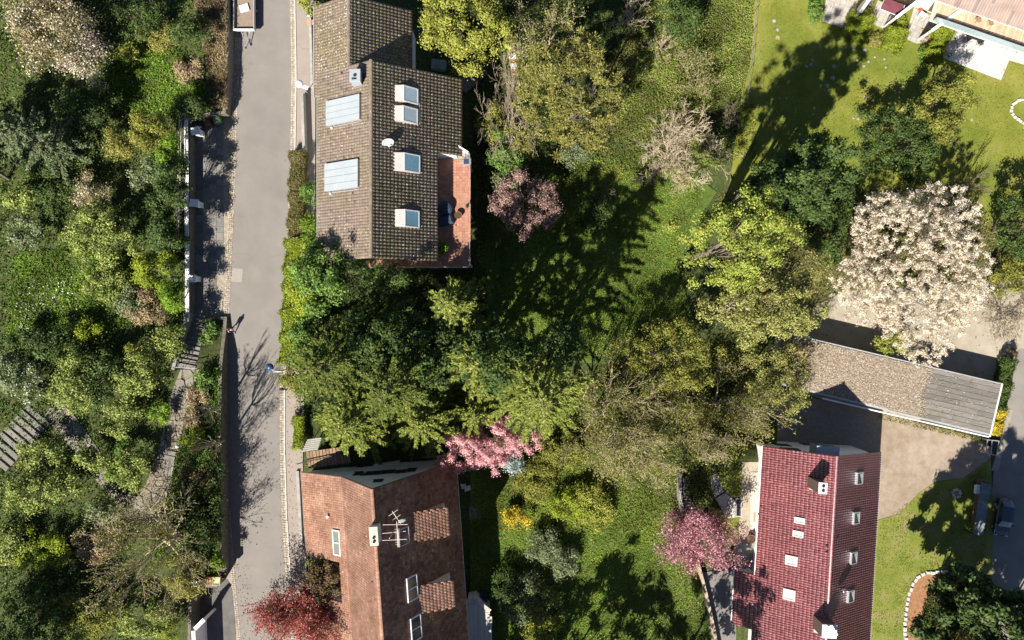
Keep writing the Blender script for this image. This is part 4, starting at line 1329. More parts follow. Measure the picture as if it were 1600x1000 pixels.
# ================================================================ RED HOUSE
def house_red():
    ax = Vector((-.06, -1, 0)).normalized(); ux = Vector((1, -.06, 0)).normalized()
    pk = P(1308, 713, 6.5)
    def at(u_, z_): return pk + ux * u_ + Vector((0, 0, z_ - 6.5))
    wW = (P(1192, 697, 2.5) - pk).dot(ux); wE = (P(1376.5, 706, 1.9) - pk).dot(ux)
    zW, zE = 2.6, 1.9
    L = 24.5
    root = empty('house', pk + ax * 10 - Vector((0, 0, 10.5)), 'house under a glossy red pantile roof with a white north gable', 'house')
    Wm = Slope(at(wW, zW), ax, pk - at(wW, zW)); Lw = (pk - at(wW, zW)).length
    E = Slope(at(wE, zE), ax, pk - at(wE, zE)); Le = (pk - at(wE, zE)).length
    ua = Wm.uv(1165, 894.5)[0]
    va = Wm.uv(1148.5, 894, 0)[1]
    uend = Wm.uv(1142, 975, 0)[0]
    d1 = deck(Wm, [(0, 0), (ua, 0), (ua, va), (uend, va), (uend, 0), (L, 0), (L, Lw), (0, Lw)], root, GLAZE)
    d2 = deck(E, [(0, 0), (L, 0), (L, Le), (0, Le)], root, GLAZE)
    PG = [0, .45, .8, .97, 1, .9, .6, .2, 0]
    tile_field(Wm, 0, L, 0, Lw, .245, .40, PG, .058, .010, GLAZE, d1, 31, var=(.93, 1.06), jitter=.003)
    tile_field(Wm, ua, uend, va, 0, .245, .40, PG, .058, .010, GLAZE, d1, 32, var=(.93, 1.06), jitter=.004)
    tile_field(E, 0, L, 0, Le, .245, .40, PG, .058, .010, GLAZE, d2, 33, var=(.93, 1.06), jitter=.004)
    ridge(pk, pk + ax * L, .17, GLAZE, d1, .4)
    def body(pr, a, b, m, name='wall'):
        vs = [at(u_, z_) + ax * a for u_, z_ in pr] + [at(u_, z_) + ax * b for u_, z_ in pr]
        n = len(pr)
        return MB().add(vs, [tuple(range(n)), tuple(range(2 * n - 1, n - 1, -1))] + [(i, n + i, n + (i + 1) % n, (i + 1) % n) for i in range(n)]).build(name, m, root)
    body([(wW + .5, -4.5), (wW + .5, zW + .1), (0, 6.25), (wE - .5, zE + .15), (wE - .5, -4.5)], .35, L - .3, WHITE)
    wA = wW + va * (Wm.s.dot(ux))
    zA = zW + va * Wm.s.z
    body([(wA + .3, -4.5), (wA + .3, zA + .02), (wW + .49, zW + .02), (wW + .49, -4.5)], ua + .25, uend - .25, WHITE, 'annexe_wall')
    gutter(Wm.pt(-.02, -.09, -.04), Wm.pt(ua, -.09, -.04), WHITEP, root, .08)
    gutter(Wm.pt(ua, va - .09, -.04), Wm.pt(uend, va - .09, -.04), WHITEP, root, .08)
    gutter(E.pt(-.02, -.09, -.04), E.pt(L, -.09, -.04), WHITEP, root, .08)
    FR = mat('zinc_frame', [(.3, (.40, .37, .34)), (.7, (.50, .47, .44))], 3, .5)
    WG = flat('bright_glass', (.42, .46, .49), .12, 0, .9)
    for (px, py, su, sv) in ((1249.5, 813.5, .62, 1.05), (1247, 834.5, .62, 1.05), (1236.5, 876, .98, 1.2), (1233, 929.5, 1.1, 1.2)):
        skylight(root, Wm, px, py, su, sv, frame=FR, glass=WG, lift=.12, fw=.12)
    for (px, py) in ((1343.5, 747.5), (1338.5, 809.5), (1334.5, 872), (1330, 932)):
        f = skylight(root, E, px, py, 1.22, 1.05, frame=GALV, glass=GLASS, lift=.24, fw=.09)
        u_, v_ = E.uv(px, py, .24)
        MB().add([E.pt(u_ - .45, v_ - .40, .275), E.pt(u_ + .5, v_ - .40, .275), E.pt(u_ - .45, v_ + .05, .275)], [(0, 1, 2), (2, 1, 0)]).build('blind', WHITEP, f)
    for q in ((1308.5, 840),):
        vent(root, E, *q, .07, .3)
    vent(root, Wm, 1290.5, 852, .07, .25); vent(root, Wm, 1290, 862, .07, .25)
    # gable: balcony bay and openings
    fp = pk + ax * .35; nrm = -ax; up = Vector((0, 0, 1))
    for (px, py, w_, h_) in ((1222, 695.5, 1.6, 1.3), (1235, 702, 1.7, 1.2), (1261, 694.5, 1.2, 1.2)):
        q = hit(px, py, fp, nrm)
        f = MB().obox(q + nrm * .02, ux, nrm, up, w_ / 2 + .06, .04, h_ / 2 + .06).build('window', DARKM, root)
        MB().obox(q + nrm * .05, ux, nrm, up, w_ / 2, .025, h_ / 2).build('pane', GLASS, f)
    q = hit(1287, 703, fp + nrm * .5, nrm)
    bay = MB().obox(q - nrm * .1, ux, nrm, up, 1.05, .55, 1.0).build('gable_bay', mat('bay_cladding', [(.3, (.16, .26, .29)), (.7, (.22, .33, .36))], 2, .5), root)
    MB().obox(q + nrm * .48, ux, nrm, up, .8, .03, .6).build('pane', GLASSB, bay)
    MB().obox(q - nrm * .08 + up * 1.04, ux, nrm, up, 1.15, .62, .03).build('bay_roof', GREYP, bay)
    MB().tube([fp + ux * (wW * .5) + up * -5 + nrm * .06, fp + ux * (wW * .5) + up * -2 + nrm * .06], .05, 6).build('downpipe', DARKM, root)
    return root, Wm, E, pk, ax, ux
HR, HRW, HRE, HRPK, HRAX, HRUX = house_red()
slate = mat('brown_chimney_slate', [(.3, (.07, .045, .04)), (.7, (.13, .09, .075))], 6, .7, .3)
for (px, py, bx, by, sx, sy, lab) in ((1286.3, 763, 1276, 757, .78, 1.05, 'slate-clad chimney with white cap high on the red roof, near its gable'),
                             (1296.5, 987, 1283, 980, 1.35, 1.25, 'broad white-capped chimney on the red roof near the bottom edge')):
    u_, v_ = HRW.uv(bx, by); b = HRW.pt(u_, v_)
    ztop = 8.0 if sx < 1 else 8.2
    ch = chimney(HR, px, py, ztop, sx, sy, b.z - .8, math.atan2(HRUX.y, HRUX.x), slate, WHITEP, 2 if sx < 1 else 0, .08)
    u_, v_ = HRW.uv(bx - 7, by, .1)
    MB().obox(HRW.pt(u_, v_, .11), HRW.e, HRW.s, HRW.n, .55, .25, .03).build('flashing', flat('lead_' + lab[:3], (.40, .36, .33), .6), ch)
    if sx > 1:
        t = P(1300, 986, ztop + .35)
        MB().obox(t, Vector((.5, -.86, 0)), Vector((.86, .5, .35)).normalized(), Vector((-.3, -.17, .93)).normalized(), .55, .3, .025).build('cowl', GALV, ch)
        MB().tube([t - Vector((0, 0, .4)), t], .08, 8).build('flue', DARKM, ch)
u_, v_ = HRE.uv(1313, 914); b = HRE.pt(u_, v_)
dish(b + Vector((.05, .0, .85)), (-.1, -.8, .25), .6, DARKM, 'dark satellite dish on the red roof below the ridge', b)

# ================================================================ LOW GROUND EAST: lawns, yard, drive, lane
Z0 = LOW
sheet('lawn', [(1178, -60), (1760, -60), (1760, 330), (1600, 345), (1540, 345), (1480, 290), (1300, 300), (1135, 320), (1158, 160)], Z0 + .02, LAWN)
sheet('yard', [(1215, 545), (1270, 480), (1320, 455), (1560, 440), (1760, 440), (1760, 545), (1592, 545), (1575, 580), (1570, 640), (1400, 660), (1240, 610)], Z0 + .012, YARD)
sheet('driveway', [(1240, 615), (1376, 645), (1550, 690), (1548, 716), (1505, 747), (1462, 752), (1436, 770), (1405, 803), (1372, 812), (1360, 812), (1362, 704), (1180, 700), (1190, 640)], Z0 + .020, GRAVEL)
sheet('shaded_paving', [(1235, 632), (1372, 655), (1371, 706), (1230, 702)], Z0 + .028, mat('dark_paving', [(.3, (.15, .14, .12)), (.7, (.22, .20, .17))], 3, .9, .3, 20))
sheet('lawn', [(1360, 813), (1372, 812.5), (1405, 803.5), (1436, 770.5), (1462, 752.5), (1505, 747.5), (1548, 716.5), (1552, 800), (1548, 1180), (1320, 1180)], Z0 + .03, LAWN2)
sheet('yard_verge', [(1130, 300), (1300, 296), (1480, 288), (1540, 343), (1600, 343), (1760, 330), (1760, 470), (1560, 450), (1320, 460), (1240, 510), (1150, 470)], Z0 + .008, mat('weedy_ground', [(.3, (.05, .055, .018)), (.7, (.11, .105, .04))], 1.2, .95, .6, 9))
sheet('lane', [(1592, 545), (1576, 620), (1566, 680), (1553, 730), (1548, 800), (1540, 900), (1536, 1180), (1760, 1180), (1760, 545)], Z0 + .025, ASPHD)
sheet('lane_verge', [(1577, 640), (1583, 640), (1560, 735), (1549, 735)], Z0 + .034, mat('lane_edge', [(.3, (.20, .18, .15)), (.7, (.26, .235, .20))], 3))
MEADOW = mat('meadow_grass', [(0.25, (.032, .058, .010)), (0.45, (.062, .100, .014)), (0.6, (.088, .125, .020)), (0.78, (.135, .140, .045))], 2.2, 0.95, 1.0, 10, big=(0.25, (.62, .72, .6)), spots=((2.2, .2, .2, (.15, .12, .065)), (4, .25, .3, (.04, .06, .012))))
sheet('meadow_ground', [(770, 300), (900, 270), (1075, 262), (1120, 300), (1080, 360), (1060, 420), (1090, 520), (960, 570), (820, 560), (740, 480)], Z0 + .03, MEADOW)
sheet('garden_grass', [(735, 735), (860, 690), (960, 720), (1050, 800), (1068, 860), (1080, 900), (1095, 960), (1100, 1150), (735, 1150)], Z0 + .03, MEADOW)
sheet('gravel_strip', [(1177, 640), (1196, 640), (1196, 722), (1175, 722)], Z0 + .03, YARD)
ZT = 0.0
sheet('terrace', [(1160, 722), (1196, 722), (1192, 905), (1152, 905), (1156, 800)], ZT + .04, mat('exposed_terrace', [(.3, (.26, .22, .165)), (.7, (.33, .285, .22))], 2, .9, .3, 25))
sheet('terrace_slab', [(1173, 738), (1196, 738), (1192, 864), (1172, 864)], ZT + .10, mat('pale_terrace', [(.3, (.37, .33, .265)), (.7, (.43, .385, .32))], 1.5, .85), 'structure', .07)
sheet('garden_lawn', [(1120, 738), (1160, 734), (1157, 776), (1158, 777.5), (1137, 777.5), (1128, 760)], ZT + .03, LAWN)
sheet('garden_lawn', [(1105, 790), (1157, 808), (1157, 840), (1120, 850)], ZT + .028, LAWN)
sheet('paved_court', [(1094, 895), (1150, 888), (1150, 1100), (1125, 1100)], ZT + .02, mat('court_slab', [(.3, (.12, .115, .11)), (.7, (.18, .17, .16))], 2, .9, .2))
sheet('bed_soil', [(1418, 1100), (1413, 985), (1416, 955), (1421, 925), (1430, 906), (1450, 896), (1480, 894), (1512, 899), (1540, 905), (1545, 1100)], Z0 + .045, MULCH)
sheet('cellar_shade', [(1147, 850), (1182, 850), (1182, 893), (1150, 893)], ZT + .05, CONC)

# stone path by the red house
crazy_path('garden_path', [[(1108, 745), (1121, 739), (1131, 768), (1117, 777)], [(1118, 779), (1132, 770), (1149, 781), (1148, 809), (1134, 809)]],
           'pale paved garden path west of the red house', 1.15, random.Random(5), mat('pinkish_paving', [(.3, (.34, .31, .285)), (.7, (.42, .39, .365))], 2, .85, .2, tint=True))
crazy_path('garden_path', [[(1065, 745), (1078, 745), (1080, 790), (1068, 800)]], 'narrow shaded path at the foot of the ivy bank', .8, random.Random(6), SLABM)
gr = empty('floor_grate', P(1154, 793, ZT), 'dark rectangular grate between the paved path and the terrace', 'grate')
mb = MB()
for s_ in ((-1, 0), (1, 0)):
    mb.box(P(1154 + s_[0] * 4.2, 793, ZT + .06), (.07, 2.1, .08))
for s_ in (-1, 1):
    mb.box(P(1154, 793 + s_ * 13.6, ZT + .061), (.64, .07, .08))
mb.build('frame', PALEC, gr)
mb = MB()
for i in range(12):
    mb.box(P(1154, 781 + i * 2.2, ZT + .05), (.56, .07, .05))
mb.build('grate_bars', DARKM, gr)
tag(MB().bbox(P(1181, 808, ZT + .102), (.5, 1.0, .03), 0, .01).build('doormat', ORANGE), 'orange doormat on the pale terrace of the red house', 'doormat')
r = empty('planter', P(1172, 840, ZT), 'dark round planter on the terrace near the pink tree', 'planter')
MB().lathe(P(1172, 840, ZT + .04), [(.32, 0), (.42, .5), (.46, .55), (.38, .55), (.36, .48)], 14).build('pot', BROWNP, r)
MB().lathe(P(1172, 840, ZT + .04), [(.36, .46), (.3, .52), (.03, .55)], 12).build('soil', flat('planter_soil', (.06, .045, .03), .95), r)
r = empty('bench', P(1178, 817, ZT), 'dark low bench beside the doormat on the pale terrace', 'bench')
MB().box(P(1179, 838, ZT + .45), (.35, .9, .06)).build('seat', DARKM, r)
for s_ in (-1, 1):
    MB().box(P(1179, 838 + s_ * 5, ZT + .25), (.3, .06, .32)).build('leg', DARKM, r)

def low_wall(name, pts, h, t, m, label, cat='wall', capm=None):
    root = empty(name, pts[0], label, cat)
    n = len(pts)
    L, R_ = [], []
    for i, p in enumerate(pts):
        d = (pts[min(i + 1, n - 1)] - pts[max(i - 1, 0)]).normalized(); q = Vector((d.y, -d.x, 0)) * t / 2
        L.append(p - q); R_.append(p + q)
    for part, k0, k1, ex, mm in (('wall_body', -.3, h, 0, m), ('coping', h + .002, h + .07, .04, capm)):
        if mm is None: continue
        vs, fs = [], []
        for i in range(n):
            d = (R_[i] - L[i]).normalized() * ex
            a, b = L[i] - d, R_[i] + d
            vs += [(a.x, a.y, a.z + k0), (a.x, a.y, a.z + k1), (b.x, b.y, b.z + k1), (b.x, b.y, b.z + k0)]
        for i in range(n - 1):
            o = 4 * i
            for k in range(4):
                k2 = (k + 1) % 4
                fs.append((o + k, o + 4 + k, o + 4 + k2, o + k2))
        fs += [(0, 1, 2, 3), (4 * n - 1, 4 * n - 2, 4 * n - 3, 4 * n - 4)]
        mb = MB(); mb.add(vs, fs); o = mb.build(part, mm, root)
    return root
low_wall('garden_wall', [G(a, b) for a, b in ((1085, 865), (1090, 885), (1097, 910), (1104, 940), (1111, 972), (1118, 1010), (1124, 1060))], .9, .3, mat('buff_wall', [(.3, (.28, .22, .15)), (.7, (.40, .32, .23))], 3, .9, .3),
         'curved buff garden wall beside the shaded court')
low_wall('garden_wall', [G(a, b) for a, b in ((1060, 738), (1060, 770), (1064, 800))], 1.1, .28, CONC, 'short pale wall along the narrow shaded path')
low_wall('garden_wall', [G(476, 150), G(477, 180), G(479, 240)], 1.1, .28, CONC, 'pale low wall between the pavement and the brown-roofed house')
low_wall('garden_wall', [G(466, 735), G(472, 850)], .35, .3, CONC, 'low stone edging between the pavement and the clay-tiled house')
low_wall('garden_wall', [G(486, 30), G(488, 90), G(489, 140)], .5, .25, CONC, 'narrow edging wall under the western eaves of the brown roof')

# ---------------------------------------------------------------- long shed with the littered flat roof
def barn():
    zr = -1.1
    A, B = P(1222, 519, zr), P(1565, 600, zr)       # north edge
    D, C = P(1207, 598, zr), P(1546, 681, zr)       # south edge
    root = empty('garage_row', (A + C) / 2 - Vector((0, 0, 2.9)), 'long flat-roofed garage with boards bare at its east end', 'garage')
    mb = MB(); mb.prism([(p.x, p.y) for p in (A, D, C, B)], zr - .18, zr - .03); rf = mb.build('roof', GREYP, root)
    c = (A + B + C + D) / 4
    ins = [(c + (p - c) * .965) for p in (A, D, C, B)]
    MB().prism([(p.x, p.y) for p in ins], Z0 - .1, zr - .185).build('wall', mat('garage_wall', [(.3, (.25, .23, .20)), (.7, (.36, .33, .29))], 2, .9), root)
    rr = random.Random(41)
    n = 10
    ex = (B - A).normalized(); ey = (D - A).normalized()
    W = (D - A).length; Lx = (B - A).length
    t_b = .66
    for i in range(n):
        o = A + (D - A) * ((i + .5) / n)
        x = Lx * (t_b - .10) - rr.uniform(0, 1.5)
        while x < Lx - .1:
            ln = min(rr.uniform(5.2, 9.5), Lx - x)
            if Lx - x - ln < .7: ln = Lx - x
            c_ = o + ex * (x + ln / 2)
            # board seams run along the roof
            MB().obox(Vector((c_.x, c_.y, zr + rr.uniform(-.004, .006))), ex, Vector((-ex.y, ex.x, 0)), Vector((0, 0, 1)), ln / 2 - .015, W / n / 2 - .022, .02, jit(rr, .74, 1.12)).build('board', WOOD, rf)
            x += ln
    MB().obox((A + B) / 2 - ex * (Lx * (1 - t_b) / 2) + ey * W / 2 * 1.0 + Vector((0, 0, 0.0)), ex, Vector((-ex.y, ex.x, 0)), Vector((0, 0, 1)), Lx * t_b / 2 - .05, W / 2 - .12, .032).build('roof_felt', LITTER, rf)
    # fallen leaves lying loose on the felt
    rng = np.random.default_rng(6)
    N = 17000
    t = rng.uniform(0, 1, N); s_ = rng.uniform(.03, .97, N)
    lim = t_b + .012 * np.sin(s_ * 9) + np.abs(rng.normal(0, .022, N)) * np.where(rng.uniform(0, 1, N) < .45, 1, 0)
    t = np.where(rng.uniform(0, 1, N) < .012, rng.uniform(t_b - .06, 1, N) ** 1.0, t * lim)
    t = np.where((t > t_b + .03) & (rng.uniform(0, 1, N) < .6), t * .9, t)
    pos = np.array(A)[None] + np.outer(t * Lx, np.array(ex)) + np.outer(s_ * W, np.array(ey))
    pos[:, 2] = zr + .035 + rng.uniform(0, .05, N)
    return root, pos
BARN, BARN_LEAVES = barn()
zr = -1.1
MB().tube([P(1285, 622.5, zr), P(1545, 682.5, zr)], .09, 6).build('gutter', WHITEP, BARN)
MB().tube([P(1566, 599.5, zr), P(1546.5, 682.5, zr)], .10, 6).build('verge_trim', WHITEP, BARN)
MB().tube([P(1222, 518.5, zr), P(1565, 599.5, zr)], .06, 6).build('edge_trim', GREYP, BARN)

# gate / trough by the barn corner
r = empty('garden_gate', P(1550, 697, Z0), 'small grey wooden frame with tub at the corner of the boarded garage', 'gate')
mb = MB()
for (a, b) in (((1543, 687), (1561, 689)), ((1541, 708), (1557, 712)), ((1543, 687), (1541, 708)), ((1561, 689), (1557, 712)), ((1550, 688), (1549, 710))):
    mb.tube([P(*a, Z0 + 1.1), P(*b, Z0 + 1.1)], .05, 6)
mb.build('gate_frame', GREYP, r)
mb = MB()
for q in ((1543, 687), (1561, 689), (1541, 708), (1557, 712)):
    p = P(*q, Z0 + 1.1); mb.tube([(p.x, p.y, Z0), p], .05, 6)
mb.build('post', GREYP, r)
MB().bbox(P(1551, 694, Z0 + .03), (.9, .6, .6), -.2, .05).build('tub', DARKM, r)

# slatted screen/lean-to by the parked car
r = empty('bike_shelter', P(1534, 800, Z0), 'long grey corrugated lean-to roof beside the dark parked car', 'shelter')
a, b = P(1541, 755, Z0 + 2.0), P(1528, 836, Z0 + 2.0)
d = (b - a).normalized(); pr = Vector((-d.y, d.x, 0))
prj = -pr if pr.x > 0 else pr
n = 15; L_ = (b - a).length; rr = random.Random(4)
CORR = mat('blue_grey_corrugated', [(.3, (.10, .12, .13)), (.7, (.15, .175, .185))], 2, .5, tint=True)
for i in range(n):
    c = a + d * (L_ * (i + .5) / n)
    MB().obox(c + Vector((0, 0, .02 * (i % 2))), d, (pr + Vector((0, 0, .12))).normalized(), Vector((0, 0, 1)), L_ / n / 2 - .012, .52, .018, jit(rr, .85, 1.1)).build('roof_sheet', CORR, r)
for q in ((1538, 757), (1549, 757), (1521, 834), (1531, 834)):
    p = P(*q, Z0 + 1.95); MB().box((p.x, p.y, Z0 + .97), (.09, .09, 1.95)).build('post', DARKM, r)
fence = empty('picket_fence', P(1522, 790, Z0), 'dark wooden fence on the lawn side of the lean-to', 'fence')
for i in range(24):
    p = P(1527 - i * .45, 748 + i * 3.3, Z0)
    MB().box((p.x, p.y, Z0 + .5), (.05, .16, 1.0), .13).build('picket', WOODB, fence)
for h_ in (.25, .8):
    a, b = P(1527.5, 748, Z0 + h_), P(1517, 826, Z0 + h_)
    MB().tube([a, b], .04, 4).build('rail', WOODB, fence)
tag(MB().bbox(P(1525, 764, Z0 + 1.3), (.45, .95, .35), -.1, .04).build('white_box', WHITEP), 'white rectangular box fixed on top of the dark fence', 'box')

# ---------------------------------------------------------------- parked car
def car(p, rz, label):
    root = empty('parked_car', p, label, 'car')
    def T(x, y, z):       # local: x across, y forward (nose at -y)
        c, s_ = math.cos(rz), math.sin(rz)
        return Vector((p.x + x * c - y * s_, p.y + x * s_ + y * c, p.z + z))
    # body stations along the length: y, half width at sill, at waist, waist height, hood or roof height
    st = [(-2.08, .55, .62, .50, .55), (-1.98, .74, .78, .62, .70), (-1.5, .82, .86, .70, .84), (-.95, .84, .88, .74, .90), (-.3, .84, .89, .80, .93), (.5, .84, .89, .84, .94), (1.3, .84, .88, .86, .96), (1.85, .80, .84, .84, .92), (2.05, .66, .70, .72, .78)]
    vs, fs = [], []
    K = 10
    for y, a, b, zw, zt in st:
        pr = [(-a, .28), (-b, .45), (-b, zw), (-b * .86, zt), (-b * .4, zt + .03), (b * .4, zt + .03), (b * .86, zt), (b, zw), (b, .45), (a, .28)]
        vs += [T(x, y, z) for x, z in pr]
    for i in range(len(st) - 1):
        for k in range(K):
            k2 = (k + 1) % K
            fs.append((i * K + k, i * K + k2, (i + 1) * K + k2, (i + 1) * K + k))
    fs += [tuple(range(K))[::-1], tuple((len(st) - 1) * K + k for k in range(K))]
    MB().add(vs, fs).build('body', CARP, root, smooth=False)
    # cabin: glasshouse and roof
    def hull(st, name, m, K=6):
        vs, fs = [], []
        for y, a, z0, b, z1 in st:
            vs += [T(-a, y, z0), T(-b, y, z1), T(-b * .5, y, z1 + .03), T(b * .5, y, z1 + .03), T(b, y, z1), T(a, y, z0)]
        for i in range(len(st) - 1):
            for k in range(K - 1):
                fs.append((i * K + k, i * K + k + 1, (i + 1) * K + k + 1, (i + 1) * K + k))
        fs += [tuple(range(K))[::-1], tuple((len(st) - 1) * K + k for k in range(K))]
        return MB().add(vs, fs).build(name, m, root)
    hull([(-.98, .74, .90, .72, .92), (-.30, .78, .93, .63, 1.38), (1.35, .78, .95, .62, 1.40), (1.88, .72, .93, .66, .96)], 'window_glass', GLASS)
    vs = []
    pan = [(-.33, .64), (.2, .67), (1.35, .645)]
    for y, b in pan:
        vs += [T(-b, y, 1.40), T(-b * .5, y, 1.45), T(b * .5, y, 1.45), T(b, y, 1.40)]
    MB().add(vs, [(i * 4 + k, i * 4 + k + 1, (i + 1) * 4 + k + 1, (i + 1) * 4 + k) for i in range(2) for k in range(3)]).build('roof', CARP, root)
    for s_ in (-1, 1):
        for y in (-1.25, 1.28):
            w_ = MB(); w_.lathe(T(s_ * .80, y, .31), [(.20, -.10), (.30, -.10), (.315, -.06), (.315, .06), (.30, .10), (.20, .10)], 18, T(1, 0, 0) - T(0, 0, 0))
            wo_ = w_.build('wheel', TYRE, root)
            MB().lathe(T(s_ * .86, y, .31), [(.19, -.05), (.19, .05), (.05, .06)], 12, (T(1, 0, 0) - T(0, 0, 0)) * s_).build('rim', GALV, wo_)
        MB().obox(T(s_ * .99, -.72, .95), T(1, 0, 0) - T(0, 0, 0), T(0, 1, 0) - T(0, 0, 0), Vector((0, 0, 1)), .10, .07, .07).build('wing_mirror', CARP, root)
        MB().obox(T(s_ * .60, -2.02, .62), T(1, 0, 0) - T(0, 0, 0), T(0, 1, 0) - T(0, 0, 0), Vector((0, 0, 1)), .16, .06, .07).build('headlight', flat('lamp_glass_%d' % s_, (.6, .62, .64), .15), root)
        MB().obox(T(s_ * .62, 2.02, .72), T(1, 0, 0) - T(0, 0, 0), T(0, 1, 0) - T(0, 0, 0), Vector((0, 0, 1)), .10, .05, .09).build('tail_light', RED, root)
    MB().obox(T(0, 2.07, .55), T(1, 0, 0) - T(0, 0, 0), T(0, 1, 0) - T(0, 0, 0), Vector((0, 0, 1)), .26, .02, .06).build('number_plate', WHITEP, root)
    return root
car(P(1562, 806, Z0 + .025), math.radians(-8) + math.pi - math.pi, 'dark blue car parked in deep shade on the lane')

# ---------------------------------------------------------------- rings and borders of stones
WST = mat('white_stone', [(.3, (.38, .365, .335)), (.7, (.48, .465, .43))], 3, .85, .3, tint=True)
def stone_line(pxs, step, size, label, name, cat, seed, z=Z0 + .03, wob=.04):
    rr = random.Random(seed)
    pts = [P(a, b, z) for a, b in pxs]
    root = empty(name, pts[len(pts) // 2], label, cat)
    for p, d in walk(pts, step):
        mb = MB()
        s_ = size * rr.uniform(.75, 1.1)
        mb.bbox((p.x + rr.uniform(-wob, wob), p.y + rr.uniform(-wob, wob), z - .05), (step * rr.uniform(.72, .88), s_, rr.uniform(.2, .28)), math.atan2(d.y, d.x) + rr.uniform(-.12, .12), .05, jit(rr, .8, 1.1))
        mb.build('stone', WST, root)
    return root
stone_line([(1512, 898), (1495, 894), (1470, 893), (1448, 895), (1434, 901), (1426, 912), (1421, 926), (1417, 945), (1414.5, 965), (1413, 985), (1416, 1005), (1424, 1030)], .57, .36,
           'curved border of white stones round the bark mulch bed', 'stone_border', 'stone border', 3)
stone_line([(1604, 155), (1590, 157), (1580, 166), (1580, 176), (1588, 186), (1604, 194)], .42, .3, 'curved white stone edging at the right edge of the upper lawn', 'stone_border', 'stone border', 4)
ring = [(1494 + 6.0 * math.cos(t), 771 + 6.0 * math.sin(t)) for t in np.linspace(0, 2 * math.pi, 25)]
fp_ = stone_line(ring, .30, .26, 'small ring of white stones in the lawn at the drive edge', 'fire_ring', 'stone ring', 5)
mb = MB(); rr = random.Random(3)
for i in range(26):
    p = P(1494 + rr.uniform(-3.2, 3.2), 771 + rr.uniform(-3.2, 3.2), Z0 + .03)
    mb.bbox(p, (.13, .10, .08), rr.uniform(0, 3), .02)
mb.build('ring_filling', mat('ring_ash', [(.3, (.34, .25, .12)), (.7, (.52, .40, .20))], 6), fp_, 'stuff')

# ---------------------------------------------------------------- roadside things
# trailer
def trailer():
    z = 1.15
    # seen from above between (363,-10) and (397,49)
    A, B = P(364.5, 46, z), P(397, 46, z)
    x0, x1 = A.x, B.x; y0 = A.y; y1 = y0 + 4.6
    root = empty('trailer', ((x0 + x1) / 2, (y0 + y1) / 2, 0), 'open box trailer with grey sides parked at the roadside wall', 'trailer')
    MB().box(((x0 + x1) / 2, (y0 + y1) / 2, .62), (x1 - x0 - .02, y1 - y0 - .02, .1)).build('chassis', DARKM, root)
    for sx, nm in ((x0, 'side_panel'), (x1, 'side_panel')):
        MB().box((sx + (.03 if sx == x0 else -.03), (y0 + y1) / 2, .92), (.07, y1 - y0, .5)).build(nm, GREYP, root)
    MB().box(((x0 + x1) / 2, y0 + .03, .94), (x1 - x0 - .16, .08, .54)).build('front_panel', WHITEP, root)
    MB().box(((x0 + x1) / 2, y1 - .03, .92), (x1 - x0 - .16, .06, .5)).build('tailboard', GREYP, root)
    MB().box(((x0 + x1) / 2, y0 - .06, 1.12), (x1 - x0 + .04, .10, .16)).build('front_rail', WHITEP, root)
    MB().box(((x0 + x1) / 2, (y0 + y1) / 2, .72), (x1 - x0 - .2, y1 - y0 - .2, .08)).build('load_floor', mat('brown_plywood', [(.3, (.165, .125, .095)), (.7, (.22, .175, .135))], 2.5, .85, .3, spots=((9, .2, .3, (.2, .14, .09)),)), root)
    for s_ in (x0 + .1, x1 - .1):
        w_ = MB().lathe((s_, (y0 + y1) / 2, .31), [(.16, -.1), (.30, -.09), (.31, 0), (.30, .09), (.16, .1)], 16, Vector((1, 0, 0))).build('wheel', TYRE, root)
        MB().lathe((s_, (y0 + y1) / 2, .31), [(.15, -.102), (.15, .102), (.05, .11)], 10, Vector((1, 0, 0))).build('rim', GREYP, w_)
    cx = (x0 + x1) / 2
    mb = MB()
    for s_ in (-.45, .45):
        mb.tube([(cx + s_, y0, .55), (cx + .05, y0 - 1.7, .55)], .05, 6)
    mb.build('drawbar', GALV, root)
    MB().lathe((cx + .05, y0 - 1.75, .62), [(.08, -.05), (.11, .0), (.09, .12)], 10).build('coupling', DARKM, root)
    MB().lathe((cx - .12, y0 - 1.35, .12), [(.10, -.03), (.10, .03)], 12, Vector((1, 0, 0))).build('jockey_wheel', TYRE, root)
    MB().tube([(cx - .12, y0 - 1.35, .1), (cx - .12, y0 - 1.35, .85)], .035, 6).build('jockey_stand', GALV, root)
    p = P(382, 13, .80)
    tag(MB().obox(Vector((p.x, p.y, .86)), Vector((.95, .3, 0)).normalized(), Vector((-.3, .95, 0)).normalized(), Vector((0, 0, 1)), .48, .38, .08).build('loose_board', WHITEP),
        'white rectangular board lying in the brown trailer bed', 'board')
trailer()

